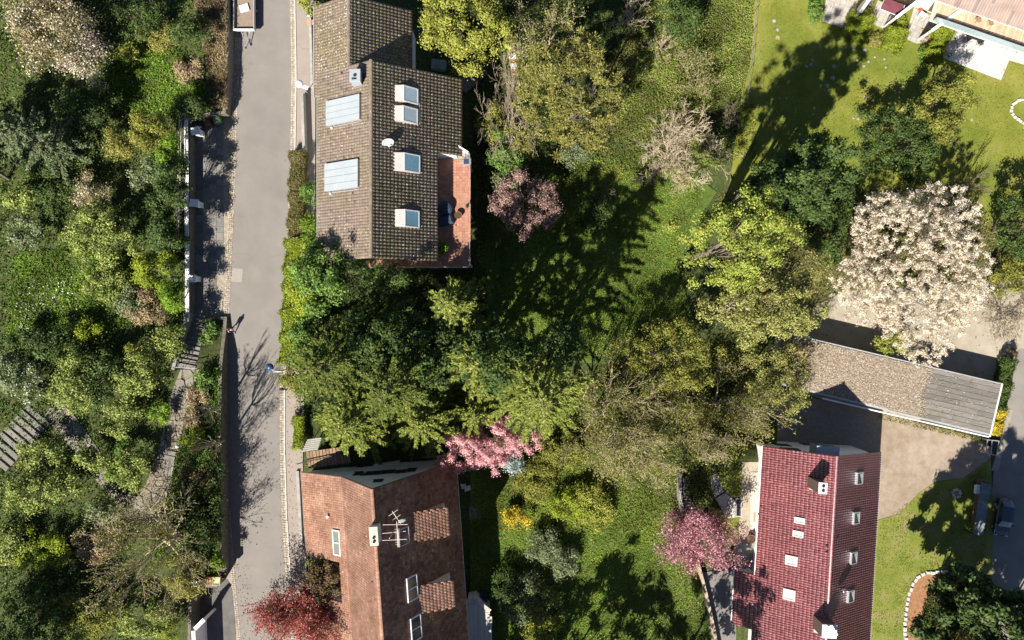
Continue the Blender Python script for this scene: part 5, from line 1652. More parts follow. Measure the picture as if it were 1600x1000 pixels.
def wheelie_bin(p, rz, m, label, s=1.0, bagged=False):
    root = empty('wheelie_bin', p, label, 'bin', 'bins beside the road')
    ex, ey = Vector((math.cos(rz), math.sin(rz), 0)), Vector((-math.sin(rz), math.cos(rz), 0))
    def ring(a, b, z): return [p + ex * x * a + ey * y * b + Vector((0, 0, z)) for x, y in ((-1, -1), (1, -1), (1, 1), (-1, 1))]
    vs = ring(.23 * s, .25 * s, .04) + ring(.30 * s, .34 * s, .98 * s)
    MB().add(vs, [(3, 2, 1, 0), (4, 5, 6, 7)] + [(i, (i + 1) % 4, 4 + (i + 1) % 4, 4 + i) for i in range(4)]).build('body', m, root)
    vs = ring(.33 * s, .37 * s, .985 * s) + ring(.33 * s, .37 * s, 1.02 * s) + ring(.25 * s, .28 * s, 1.08 * s)
    MB().add(vs, [(3, 2, 1, 0), (8, 9, 10, 11)] + [(r_ + i, r_ + (i + 1) % 4, r_ + 4 + (i + 1) % 4, r_ + 4 + i) for r_ in (0, 4) for i in range(4)]).build('lid', m, root)
    MB().tube([p - ey * .40 * s - ex * .25 * s + Vector((0, 0, .95 * s)), p - ey * .40 * s + ex * .25 * s + Vector((0, 0, .95 * s))], .025, 6).build('handle', m, root)
    for s_ in (-1, 1):
        MB().lathe(p - ey * .28 * s + ex * .22 * s_ * s + Vector((0, 0, .1)), [(.1, -.03), (.1, .03)], 10, ex).build('wheel', TYRE, root)
    return root
wheelie_bin(P(316, 201, 0), .2, BLACKP, 'black bin with a white label at the inner end of the shaded forecourt')
wheelie_bin(P(330, 194, 0), .25, BROWNP, 'brown bin between the black and the green one on the forecourt')
wheelie_bin(P(345, 191, 0), .3, GREENP, 'large green bin at the outer end of the row on the forecourt', 1.15)
tag(MB().box(P(314, 198.5, 1.115), (.22, .16, .012), .2).build('bin_sticker', WHITEP), 'white paper label on the black bin lid in the forecourt', 'label')
wheelie_bin(P(488, 25, .09), 0, BLACKP, 'black bin with a pale patch on the pavement beside the brown roof', 1.0)
tag(MB().box(P(482, 24.5, 1.2), (.24, .2, .012), .1).build('bin_sticker', WHITEP), 'pale paper label on the black bin lid by the pavement', 'label')
wheelie_bin(P(497, 24, .09), 0, GREENP, 'pale green bin tucked between the black bin and the house eaves', .9)
bs = empty('brick_pier', P(488, 37, .1), 'low orange brick block on the pavement below the black bin', 'brick block')
rr = random.Random(7)
for k in range(6):
    for i in range(3):
        MB().box((P(488, 37, 0).x + (i - 1) * .3, P(488, 37, 0).y + (.13 if k % 2 else -.13), .16 + (k // 2) * .11), (.28, .24, .10), 0, jit(rr)).build('brick', mat('orange_brick', [(.3, (.42, .18, .10)), (.7, (.55, .26, .15))], 4, .9, tint=True) if 'orange_brick' not in MATS else MATS['orange_brick'], bs)

# pots at the head of the lower driveway
for (px, py, w_, m_, lab, nm) in ((309.5, 910, .8, GALV, 'grey metal trough beside the clay pot above the lower driveway', 'metal_trough'), (328, 904, .72, ORANGE, 'square orange clay tub above the lower driveway', 'clay_tub'),
                                  (341, 905, .85, mat('mossy_tub', [(.3, (.26, .27, .14)), (.7, (.40, .40, .24))], 4), 'square mossy stone tub nearest the road above the lower driveway', 'stone_tub')):
    p = G(px, py)
    r = empty(nm, p, lab, 'plant tub')
    vs = []
    for a, z in ((.40, 0), (.5, .62), (.42, .62), (.38, .5)):
        vs += [p + Vector((x * a * w_, y * a * w_, z)) for x, y in ((-1, -1), (1, -1), (1, 1), (-1, 1))]
    MB().add(vs, [(3, 2, 1, 0)] + [(r_ + i, r_ + (i + 1) % 4, r_ + 4 + (i + 1) % 4, r_ + 4 + i) for r_ in (0, 4, 8) for i in range(4)]).build('tub', m_, r)
    MB().box(p + Vector((0, 0, .5)), (.76 * w_, .76 * w_, .06)).build('filling', m_ if nm != 'metal_trough' else WHITEP, r)

# lamp on the wall by the brown-roofed house
r = empty('wall_lamp', P(480, 147, 0), 'white lamp on a post at the pavement wall by the brown roof', 'lamp')
b = P(482, 147, 0)
MB().tube([(b.x, b.y, 0), (b.x, b.y, 3.2)], .05, 8).build('post', GREYP, r)
MB().lathe((b.x, b.y, 3.2), [(.08, 0), (.34, .12), (.42, .30), (.34, .48), (.06, .56)], 16).build('lamp_head', WHITEP, r, smooth=True)
MB().obox((b.x + .5, b.y - .25, 3.15), Vector((.9, -.4, 0)).normalized(), Vector((.4, .9, 0)).normalized(), Vector((0, 0, 1)), .35, .18, .05).build('bracket', WHITEP, r)

# street lamp arching over the road
r = empty('street_lamp', P(447, 577, .1), 'street lamp with a blue round hood arching over the road', 'street lamp')
b = P(449, 577, .1); zt = 5.2
a0, a1, a2, a3 = Vector((b.x, b.y, zt - .5)), P(440, 580.5, zt), P(430, 580, zt + .1), P(419, 575, zt)
MB().tube([Vector((b.x, b.y, .05)), Vector((b.x, b.y, zt - .5))], [.075, .05], 8).build('pole', GREYP, r)
MB().tube([a0, a0.lerp(a1, .6) + Vector((0, 0, .2)), a1, a2, a3], .04, 8).build('arm', GREYP, r)
MB().lathe(P(421.5, 573.5, zt - .02), [(.06, .30), (.20, .24), (.33, .1), (.38, -.04), (.35, -.05)][::-1], 18).build('hood', SIGNB, r, smooth=True)  # the hood itself is blue enamel
MB().lathe(P(421.5, 573.5, zt - .16), [(.10, -.08), (.24, .0), (.26, .10)], 14).build('lens', WHITEP, r, smooth=True)

# ---------------------------------------------------------------- people
def person(p, face, label, top_m, leg_m, stride=.32, h=1.78, hat=None):
    root = empty('person', p, label, 'person')
    f = Vector((math.cos(face), math.sin(face), 0)); s_ = Vector((-f.y, f.x, 0)); k = h / 1.78
    def T(a, b, z): return p + (f * a + s_ * b + Vector((0, 0, z))) * k
    J = [T(0, 0, .95), T(0, 0, 1.15), T(.01, 0, 1.35), T(.02, 0, 1.47), T(.04, 0, 1.56), T(.06, 0, 1.66), T(.06, 0, 1.76)]
    R_ = [.155, .14, .165, .09, .062, .098, .06]
    E = [(i, i + 1) for i in range(6)]
    for q in (-1, 1):
        n = len(J)
        st = stride * q
        J += [T(0, .10 * q, .90), T(st * .45 + .06, .11 * q, .50), T(st * .95 - .02, .11 * q, .09), T(st * .95 + .17, .12 * q, .05)]
        R_ += [.115, .075, .05, .045]
        E += [(0, n), (n, n + 1), (n + 1, n + 2), (n + 2, n + 3)]
        m = len(J)
        J += [T(.0, .20 * q, 1.42), T(-st * .35, .26 * q, 1.15), T(-st * .55 + .10, .24 * q, .92), T(-st * .6 + .15, .24 * q, .84)]
        R_ += [.075, .05, .038, .042]
        E += [(2, m), (m, m + 1), (m + 1, m + 2), (m + 2, m + 3)]
    me = bpy.data.meshes.new('body')
    me.from_pydata([tuple(v - p) for v in J], E, [])
    o = bpy.data.objects.new('body', me); COL.objects.link(o)
    md = o.modifiers.new('skin', 'SKIN')
    for i, sv in enumerate(me.skin_vertices[0].data):
        sv.radius = (R_[i] * k, R_[i] * k); sv.use_root = (i == 0)
    o.modifiers.new('sub', 'SUBSURF').levels = 2
    dg = bpy.context.evaluated_depsgraph_get()
    m2 = bpy.data.meshes.new_from_object(o.evaluated_get(dg))
    bpy.data.objects.remove(o)
    m2.name = 'body'
    m2.materials.clear()
    for mm in (leg_m, top_m, SKIN, DARKM):
        m2.materials.append(mm)
    # hands: four fingers and a thumb each, part of the same mesh
    bm = bmesh.new(); bm.from_mesh(m2)
    for q in (-1, 1):
        st = stride * q
        w0 = T(-st * .6 + .15, .24 * q, .83) - p
        for i in range(5):
            off = (i - 1.5) * .02 if i < 4 else 0
            ln = (.075, .085, .08, .065, .055)[i]
            a = w0 + f * off + (s_ * -.02 * q if i == 4 else Vector())
            b_ = a + Vector((0, 0, -ln * .6)) + (f * .03 if i == 4 else Vector()); c = b_ + Vector((0, 0, -ln * .35)) - s_ * .015 * q
            for (u_, v_, r0, r1) in ((a, b_, .010, .009), (b_, c, .009, .006)):
                ring = []
                for (cc, rad) in ((u_, r0), (v_, r1)):
                    ring.append([bm.verts.new(cc + f * math.cos(t) * rad + s_ * math.sin(t) * rad) for t in (0, 1.57, 3.14, 4.71)])
                for t in range(4):
                    bm.faces.new((ring[0][t], ring[0][(t + 1) % 4], ring[1][(t + 1) % 4], ring[1][t]))
    # nose
    bm.to_mesh(m2); bm.free()
    for pl in m2.polygons:
        z = pl.center.z / k
        lat = abs(pl.center.dot(s_)) / k
        pl.use_smooth = True
        pl.material_index = 2 if z > 1.52 or (z < .90 and lat > .19) else (1 if z > .92 or lat > .2 else (3 if z < .09 else 0))
    o = link('body', m2, root)
    hb = MB().lathe(T(.045, 0, 1.66), [(.085, -.07), (.108, -.02), (.115, .05), (.095, .11), (.05, .15), (.01, .16)], 14)
    hb.build('hair', hat or HAIR, root, smooth=True)
    MB().obox(T(.165, 0, 1.65), f, s_, Vector((0, 0, 1)), .014, .012, .022).build('nose', SKIN, root)
    for q in (-1, 1):
        MB().lathe(T(.147, .035 * q, 1.685), [(.012, 0), (.008, .008)], 8, f).build('eye', DARKM, root)
    return root
person(P(366.5, 514.5, 0), math.radians(-95), 'person in a pink top and dark trousers walking along the sunny road', CLOTH_P, CLOTH_D, .30, 1.84)
person(P(445.5, 607, .1), math.radians(95), 'person in dark clothes on the kerb half under the conifer branches', CLOTH_D, CLOTH_D, .25, 1.7)

# ---------------------------------------------------------------- bits in the middle garden
for i, (px, py, lab) in enumerate(((798, 71, 'topmost of the three white-lidded beehives by the bare tree'), (800.5, 86.5, 'middle one of the three white-lidded beehives by the bare tree'), (803, 102, 'lowest of the three white-lidded beehives by the bare tree'))):
    p = P(px, py + 2, Z0 + 1.0); p = Vector((p.x, p.y, ground_at(p.x, p.y)))
    r = empty('beehive', p, lab, 'beehive', 'beehives by the bare tree')
    MB().box(p + Vector((0, -.2, .55)), (.62, .85, 1.1), .1).build('hive_box', mat('hive_red', [(.3, (.32, .15, .09)), (.7, (.45, .24, .16))], 3) if 'hive_red' not in MATS else MATS['hive_red'], r)
    MB().bbox(p + Vector((0, 0, 1.102)), (.78, .62, .1), .12, .02).build('lid', WHITEP, r)
    MB().box(p + Vector((0.02, -.52, 1.12)), (.5, .3, .05), .1).build('landing_board', ORANGE, r)
# garden steps in the shade right of the brown-roofed house
r = empty('brick_steps', G(740, 125), 'shaded brick steps running down between the brown-roofed house and the beehives', 'steps')
rr = random.Random(12)
a, b = G(757, 108), G(722, 140)
d = (b - a); d.z = 0; L_ = d.length; d.normalize()
for i in range(11):
    c = a + d * (L_ * (i + .5) / 11)
    MB().bbox((c.x, c.y, ground_at(c.x, c.y) - .15), (L_ / 11 * .93, 1.3, .28 + .03 * i), math.atan2(d.y, d.x), .02, jit(rr)).build('step', STEPM, r)
tag(MB().bbox(G(686, 104, .0), (1.6, 1.1, .8), -.1, .06).build('garden_box', mat('blue_tarp', [(.3, (.12, .16, .17)), (.7, (.2, .25, .26))], 2)), 'grey-blue covered box in the shade below the yellow-green tree', 'garden box')

# folding chair, slab, shed east of the clay-tiled house
def folding_chair(p, rz, label):
    r = empty('folding_chair', p, label, 'chair')
    ex, ey = Vector((math.cos(rz), math.sin(rz), 0)), Vector((-math.sin(rz), math.cos(rz), 0)); up = Vector((0, 0, 1))
    for i in range(5):
        MB().obox(p + ey * (-.2 + .1 * i) + up * .45, ex, ey, up, .24, .04, .012).build('slat', WHITEP, r)
    for i in range(4):
        MB().obox(p + ey * (.27 + .03 * i) + up * (.55 + .11 * i), ex, ey, up, .24, .012, .04).build('back_slat', WHITEP, r)
    for s_ in (-1, 1):
        MB().tube([p + ex * .25 * s_ - ey * .25, p + ex * .25 * s_ + ey * .36 + up * .95], .022, 5).build('leg', WHITEP, r)
        MB().tube([p + ex * .22 * s_ + ey * .3, p + ex * .22 * s_ - ey * .25 + up * .46], .022, 5).build('leg', WHITEP, r)
    return r
folding_chair(P(724.5, 759, Z0 + .06), .1, 'white slatted folding chair standing nearest the clay-tiled house')
folding_chair(P(732, 761.5, Z0 + .06), 1.7, 'white folding chair turned sideways on the grass, further from the eaves')
sl_ = empty('garden_slab', P(740, 800, Z0), 'square of grey paving slabs in the shade below the folding chairs', 'paving')
slab_field(sl_, P(733, 0, Z0).x, P(752, 0, Z0).x, P(0, 812, Z0).y, P(0, 790, Z0).y, Z0 + .05, 3, random.Random(3), SLABM, .4, .7)
def shed():
    z = Z0 + 3.4
    root = empty('garden_shed', P(745, 970, Z0), 'garden shed with a pale ribbed roof and a tiled hip edge', 'shed')
    pts = [P(729, 941, z), P(742, 937, z), P(765, 956, z), P(769, 1060, z), P(716, 1060, z), P(729, 985, z)]
    MB().prism([(p.x, p.y) for p in pts], z - .12, z - .03).build('roof', GREYP, root)
    c = sum(pts, Vector()) / 6
    ins = [c + (p - c) * .95 for p in pts]
    MB().prism([(p.x, p.y) for p in ins], Z0 - .1, z - .13).build('wall', WHITE, root)
    rr = random.Random(9)
    RB = mat('pale_ribbed_sheet', [(.3, (.38, .355, .335)), (.7, (.46, .435, .415))], 1.2, .7, .2, tint=True, spots=((2, .2, .1, (.4, .3, .2)),))
    for i in range(12):
        px0 = 728.6 + i * 3.35
        top = 945 if i < 4 else 940 + (i - 3) * 2.9
        a, b = P(px0 + 1.7, max(943, top), z), P(px0 + 1.9, 1058, z)
        w_ = 3.35 / S * (H - z) / H
        MB().obox((a + b) / 2 + Vector((0, 0, 0)), Vector((1, 0, 0)), (b - a).normalized(), Vector((0, 0, 1)), w_ / 2 - .018, (b - a).length / 2, .03, jit(rr, .86, 1.08)).build('roof_sheet', RB, root)
    CAP = mat('ridge_cap', [(.3, (.42, .33, .27)), (.7, (.55, .46, .39))], 4, .85, tint=True)
    for (q, r_, n) in (((729, 940), (742, 936), 6), ((742, 936), (766, 955), 12)):
        a, b = P(*q, z + .05), P(*r_, z + .05)
        d = (b - a).normalized()
        for i in range(n):
            MB().obox(a.lerp(b, (i + .5) / n), d, Vector((-d.y, d.x, 0)), Vector((0, 0, 1)), (b - a).length / n / 2 - .012, .20, .05, jit(rr)).build('cap_tile', CAP, root)
shed()
r = empty('rain_barrel', P(757, 934, Z0), 'dark blue water tank standing behind the ribbed shed', 'water tank')
MB().bbox(P(756, 931, Z0), (.75, 1.5, 1.3), .05, .08).build('tank', NAVY, r)
MB().lathe(P(756, 931, Z0 + 1.3), [(.2, 0), (.2, .05), (.03, .06)], 12).build('lid', BLACKP, r)

# ================================================================ ROW HOUSE (top right)
def rowhouse():
    zf = Z0 + .05
    zE = -.2
    # facade line: from photo (1466,0) to (1600,46) at the eaves
    e0, e1 = P(1440, -9, zE), P(1680, 73.5, zE)
    ex = (e1 - e0).normalized(); ey = Vector((-ex.y, ex.x, 0)); up = Vector((0, 0, 1))      # ey runs up the picture, into the house
    if ey.y < 0: ey = -ey
    root = empty('row_house', P(1560, 0, Z0) + ey * 4, 'row house with a pinkish ribbed roof and long balcony at the top right', 'house')
    Lf = (e1 - e0).length
    sl = Slope(e0 - ex * 9, ex, ey * 1.0 + up * .36)
    d = deck(sl, [(0, 0), (Lf + 20, 0), (Lf + 20, 6), (0, 6)], root, PINKR)
    tile_field(sl, 0, Lf + 20, 0, 6, .30, 1.6, [0, .9, 1, .9, 0.1], .06, .02, PINKR, d, 51, var=(.97, 1.03))
    gutter(sl.pt(0, -.1, -.03), sl.pt(Lf + 20, -.1, -.03), PALEC, root, .1)
    c = e0 + ex * (Lf / 2) + ey * 5.2
    MB().obox(Vector((c.x, c.y, (Z0 - .1 + zE) / 2)), ex, ey, up, Lf / 2 + 12, 4.6, (zE - Z0) / 2).build('wall', CREAM, root)
    # balcony over the ground floor
    zb = Z0 + 2.75
    bc = e0 + ex * (Lf * .62) - ey * .62
    MB().obox(Vector((bc.x, bc.y, zb - .12)), ex, ey, up, Lf * .5, 1.15, .10).build('balcony_floor', CREAM, root)
    rr = random.Random(5)
    bl = MB()
    for i in range(60):
        q = e0 + ex * (Lf * .14 + i * .28) - ey * .6
        bl.obox(Vector((q.x, q.y, zb + .001)), ex, ey, up, .13, 1.0, .015, jit(rr, .85, 1.1))
    bl.build('balcony_boards', mat('honey_board', [(.3, (.40, .28, .18)), (.7, (.50, .38, .27))], 2, .8, tint=True), root, 'stuff')
    for i in range(14):
        q = e0 + ex * (Lf * .14 + .65 + i * 1.28) - ey * 1.74
        MB().obox(Vector((q.x, q.y, zb + .42)), ex, ey, up, .61, .02, .42).build('balustrade_panel', BLUEG, root)
        q = q - ex * .64
        MB().obox(Vector((q.x, q.y, zb + .45)), ex, ey, up, .03, .035, .5).build('baluster', GALV, root)
    a = e0 + ex * (Lf * .14) - ey * 1.74; b = e0 + ex * (Lf * 1.1) - ey * 1.74
    MB().tube([Vector((a.x, a.y, zb + .93)), Vector((b.x, b.y, zb + .93))], .04, 6).build('handrail', GALV, root)
    return root, e0, ex, ey, Lf, zb, sl
RH, RE0, REX, REY, RLF, RZB, RSL = rowhouse()
# second roof further up
sheet_ = None
# patios
def patio(pxs, label, m, rng, cell=None):
    pts = [P(a, b, Z0 + .06) for a, b in pxs]
    root = empty('patio', pts[0], label, 'patio', 'patios of the row house')
    if cell:
        ex = (pts[1] - pts[0]).normalized(); ey = Vector((-ex.y, ex.x, 0))
        poly = [(p.x, p.y) for p in pts]
        o = pts[0]
        for i in range(-14, 15):
            for j in range(-14, 15):
                c = [(o + ex * (i + a) * cell + ey * (j + b) * cell) for a, b in ((.02, .02), (.98, .02), (.98, .98), (.02, .98))]
                cc = convex_clip([(q.x, q.y) for q in c], poly)
                if len(cc) >= 3:
                    MB().prism(cc, Z0 - .05, Z0 + .055 + rng.uniform(0, .008), jit(rng, .9, 1.06)).build('paving_slab', m, root)
    else:
        MB().prism([(p.x, p.y) for p in pts], Z0 - .05, Z0 + .06).build('patio_slab', m, root)
    return root
rp = random.Random(2)
PSL = mat('pale_slab', [(.3, (.28, .26, .24)), (.7, (.34, .32, .30))], 2, .85, .2, tint=True)
PSL2 = mat('light_slab', [(.3, (.37, .365, .36)), (.7, (.43, .425, .42))], 2, .85, .2, tint=True)
patio([(1285, 33), (1324, 46.5), (1346, -10), (1294, -20)], 'leftmost patio of grey square slabs beside the yellow hedge', PSL, rp, .62)
patio([(1359, 35), (1386, 48), (1402, 18), (1372, 0)], 'small grey patio between the two clipped bushes', PSL, rp, .62)
patio([(1414, 60), (1432, 68), (1448, 66), (1468, 30), (1428, 12)], 'narrow patio with drying plants under the second white fin wall', PSL, rp, .62)
patio([(1473, 90), (1564, 125), (1577, 94), (1640, 112), (1650, 95), (1489, 40)], 'large pale patio slab at the top right', PSL2, rp, None)
# fin walls between the gardens
for (q, r_, lab) in (((1345, 18), (1366, -12), 'leftmost cream fin wall between the row house patios'), ((1401, 27), (1444, -6), 'cream fin wall beside the maroon awning'), ((1457, 47), (1504, 14), 'cream fin wall reaching furthest right over the patios')):
    z = Z0 + 2.9
    a, b = P(*q, z), P(*r_, z)
    d = b - a
    r = empty('fin_wall', (a.x, a.y, Z0), lab, 'wall', 'fin walls of the row house')
    MB().box(((a.x + b.x) / 2, (a.y + b.y) / 2, Z0 + 1.4), (d.length, .24, 2.85), math.atan2(d.y, d.x)).build('wall_body', CREAM, r)
    MB().bbox(((a.x + b.x) / 2, (a.y + b.y) / 2, z - .07), (d.length + .05, .36, .07), math.atan2(d.y, d.x), .01).build('coping', WHITEP, r)
# awning
r = empty('awning', P(1392, 8, Z0 + 2.3), 'maroon cloth awning over the second patio', 'awning')
a = P(1383, -4, Z0 + 2.5); b = P(1414, 8, Z0 + 2.5); dn = -REY
vs = []
for i in range(9):
    p = a.lerp(b, i / 8)
    sag = .04 * math.sin(i * 1.2)
    vs += [p, p + dn * .6 + Vector((0, 0, -.15 + sag)), p + dn * 1.15 + Vector((0, 0, -.4))]
MB().add(vs, [(i * 3 + k, i * 3 + k + 1, (i + 1) * 3 + k + 1, (i + 1) * 3 + k) for i in range(8) for k in range(2)]).build('cloth', MAROON, r)
MB().tube([vs[2], vs[-1]], .04, 6).build('front_bar', WHITEP, r)
MB().tube([a, a + dn * 1.15 - Vector((0, 0, .4))], .03, 6).build('arm', WHITEP, r)
MB().tube([b, b + dn * 1.15 - Vector((0, 0, .4))], .03, 6).build('arm', WHITEP, r)
# furniture
def table(p, rz, sx, sy, m, label, name='garden_table', legm=None):
    r = empty(name, p, label, 'table')
    ex, ey = Vector((math.cos(rz), math.sin(rz), 0)), Vector((-math.sin(rz), math.cos(rz), 0)); up = Vector((0, 0, 1))
    n = 6
    for i in range(n):
        MB().obox(p + ey * ((i + .5) / n - .5) * sy + up * .74, ex, ey, up, sx / 2, sy / n / 2 - .008, .02).build('table_board', m, r)
    for a in (-1, 1):
        for b in (-1, 1):
            MB().obox(p + ex * a * (sx / 2 - .08) + ey * b * (sy / 2 - .08) + up * .36, ex, ey, up, .03, .03, .36).build('leg', legm or m, r)
    return r
def chair(p, rz, m, label, grp=None):
    r = empty('garden_chair', p, label, 'chair', grp)
    ex, ey = Vector((math.cos(rz), math.sin(rz), 0)), Vector((-math.sin(rz), math.cos(rz), 0)); up = Vector((0, 0, 1))
    MB().obox(p + up * .44, ex, ey, up, .24, .24, .025).build('seat', m, r)
    MB().obox(p + up * .70 + ey * .24, ex, ey, up, .24, .02, .24).build('backrest', m, r)
    for a in (-1, 1):
        for b in (-1, 1):
            MB().tube([p + ex * .2 * a + ey * .2 * b, p + ex * .2 * a + ey * .2 * b + up * .42], .02, 5).build('leg', m, r)
    return r
ang = math.atan2(REX.y, REX.x)
zf = Z0 + .065
table(P(1523, 59, zf), ang, 1.6, 1.25, DARKM, 'dark rectangular table on the large pale patio')
chair(P(1511, 62, zf), ang + 2.4, DARKM, 'dark garden chair at the lower left of the dark table')
chair(P(1528, 69, zf), ang + 3.1, DARKM, 'dark garden chair at the lower right of the dark table')
chair(P(1566, 71, zf), ang + .8, WOODB, 'wooden garden chair near the right end of the large patio')
chair(P(1573, 74, zf), ang - .8, WOODB, 'second wooden chair, close to the orange toys on the large patio')
MBX = MB().bbox(P(1545, 62, zf), (.85, .75, .4), ang, .08)
tag(MBX.build('garden_pouf', mat('cream_cushion', [(.3, (.58, .55, .48)), (.7, (.66, .63, .56))], 3)), 'cream cushion seat right of the dark table', 'pouf')
r = empty('round_table', P(1502, 48, zf), 'round red table with a white centre at the corner of the large patio', 'table')
MB().lathe(P(1502, 48, zf), [(.05, 0), (.05, .68), (.46, .69), (.46, .72), (.30, .722)], 20).build('table_rim', RED, r)
MB().lathe(P(1502, 48, zf), [(.31, .715), (.31, .735), (.03, .736)], 20).build('table_centre', WHITEP, r)
MB().lathe(P(1502, 48, zf), [(.25, 0), (.25, .03), (.05, .05)], 12).build('foot', GREYP, r)
r = empty('stool', P(1435, 19, zf), 'round red stool on the narrow patio', 'stool')
MB().lathe(P(1435, 19, zf), [(.16, .42), (.24, .46), (.25, .5), (.03, .52)], 14).build('seat', RED, r)
for k in range(3):
    t = k * 2.09
    MB().tube([P(1435, 19, zf) + Vector((.16 * math.cos(t), .16 * math.sin(t), 0)), P(1435, 19, zf) + Vector((.12 * math.cos(t), .12 * math.sin(t), .44))], .02, 5).build('leg', GREYP, r)
table(P(1437, 27, zf), ang - .3, .8, .55, WHITEP, 'small white table beside the red stool')
table(P(1462, 38, zf), ang, .7, .5, WHITEP, 'small white table under the second fin wall')
chair(P(1358, 8, zf), ang + .5, WHITEP, 'white garden chair beside the leftmost fin wall')
chair(P(1388, 33, zf), ang + 1.5, GREYP, 'grey garden chair at the edge of the small patio')
r = empty('toy_slide', P(1594, 80, zf), 'orange and yellow plastic toy slide at the right edge of the patio', 'toy')
mb = MB(); p = P(1594, 80, zf)
mb.add([p + Vector(v) for v in ((-.5, -.2, .02), (-.5, .2, .02), (.1, .2, .75), (.1, -.2, .75), (-.5, -.2, .06), (-.5, .2, .06), (.1, .2, .79), (.1, -.2, .79))], [(3, 2, 1, 0), (4, 5, 6, 7), (0, 1, 5, 4), (1, 2, 6, 5), (2, 3, 7, 6), (3, 0, 4, 7)])
mb.build('chute', flat('toy_orange', (.65, .17, .04), .5), r)
mb = MB()
for s_ in (-.22, .22):
    mb.tube([p + Vector((.15, s_, 0)), p + Vector((.15, s_, .95))], .05, 6)
for i in range(3):
    mb.tube([p + Vector((.16, -.22, .2 + .22 * i)), p + Vector((.16, .22, .2 + .22 * i))], .03, 5)
mb.build('ladder', flat('toy_yellow', (.62, .48, .05), .5), r)
MB().lathe(p + Vector((.45, -.2, 0)), [(.02, 0), (.16, .06), (.2, .18), (.14, .3), (.03, .36)], 12).build('ball', SIGNB, r, smooth=True)
r = empty('flower_pot', P(1482, 87, zf), 'small dark pot near the lower left corner of the large patio', 'plant pot')
MB().lathe(P(1482, 87, zf), [(.12, 0), (.2, .3), (.2, .34), (.15, .34), (.14, .26)], 12).build('pot', DARKM, r)
MB().lathe(P(1482, 87, zf), [(.14, .25), (.1, .3), (.02, .32)], 10).build('soil', WHITEP, r)
for (px, py, lab) in ((1526, 33, 'wooden lounger on the upper balcony'), (1545, 38, 'grey round chair on the upper balcony, right of the lounger')):
    p = P(px, py, RZB + .02)
    chair(p, ang + .4, WOODB if 'lounger' in lab else GREYP, lab.replace('lounger', 'armchair'))
# debris on wooden sitting deck
mb = MB(); rr = random.Random(8)
for i in range(16):
    p = P(1447 + rr.uniform(-9, 9), 55 + rr.uniform(-9, 12), zf)
    mb.box((p.x, p.y, zf + .05 + rr.uniform(0, .12)), (rr.uniform(.3, .7), .09, .07), rr.uniform(0, 3))
tag(mb.build('firewood_heap', WOODB), 'untidy heap of brown wood on the narrow patio', 'wood heap')
# low hedge line post between lawns
fence = empty('wire_fence', P(1172, 60, Z0), 'thin wire fence between the rough bank and the upper lawn', 'fence')
pf = [P(a, b, Z0) for a, b in ((1181, -10), (1176, 50), (1172, 100), (1165, 150))]
for p, d in walk(pf, 2.2):
    MB().tube([p, p + Vector((0, 0, 1.1))], .04, 5).build('post', WOODB, fence)
MB().tube([p + Vector((0, 0, 1.0)) for p in pf], .015, 4).build('wire', GALV, fence)
MB().tube([p + Vector((0, 0, .55)) for p in pf], .015, 4).build('wire', GALV, fence)

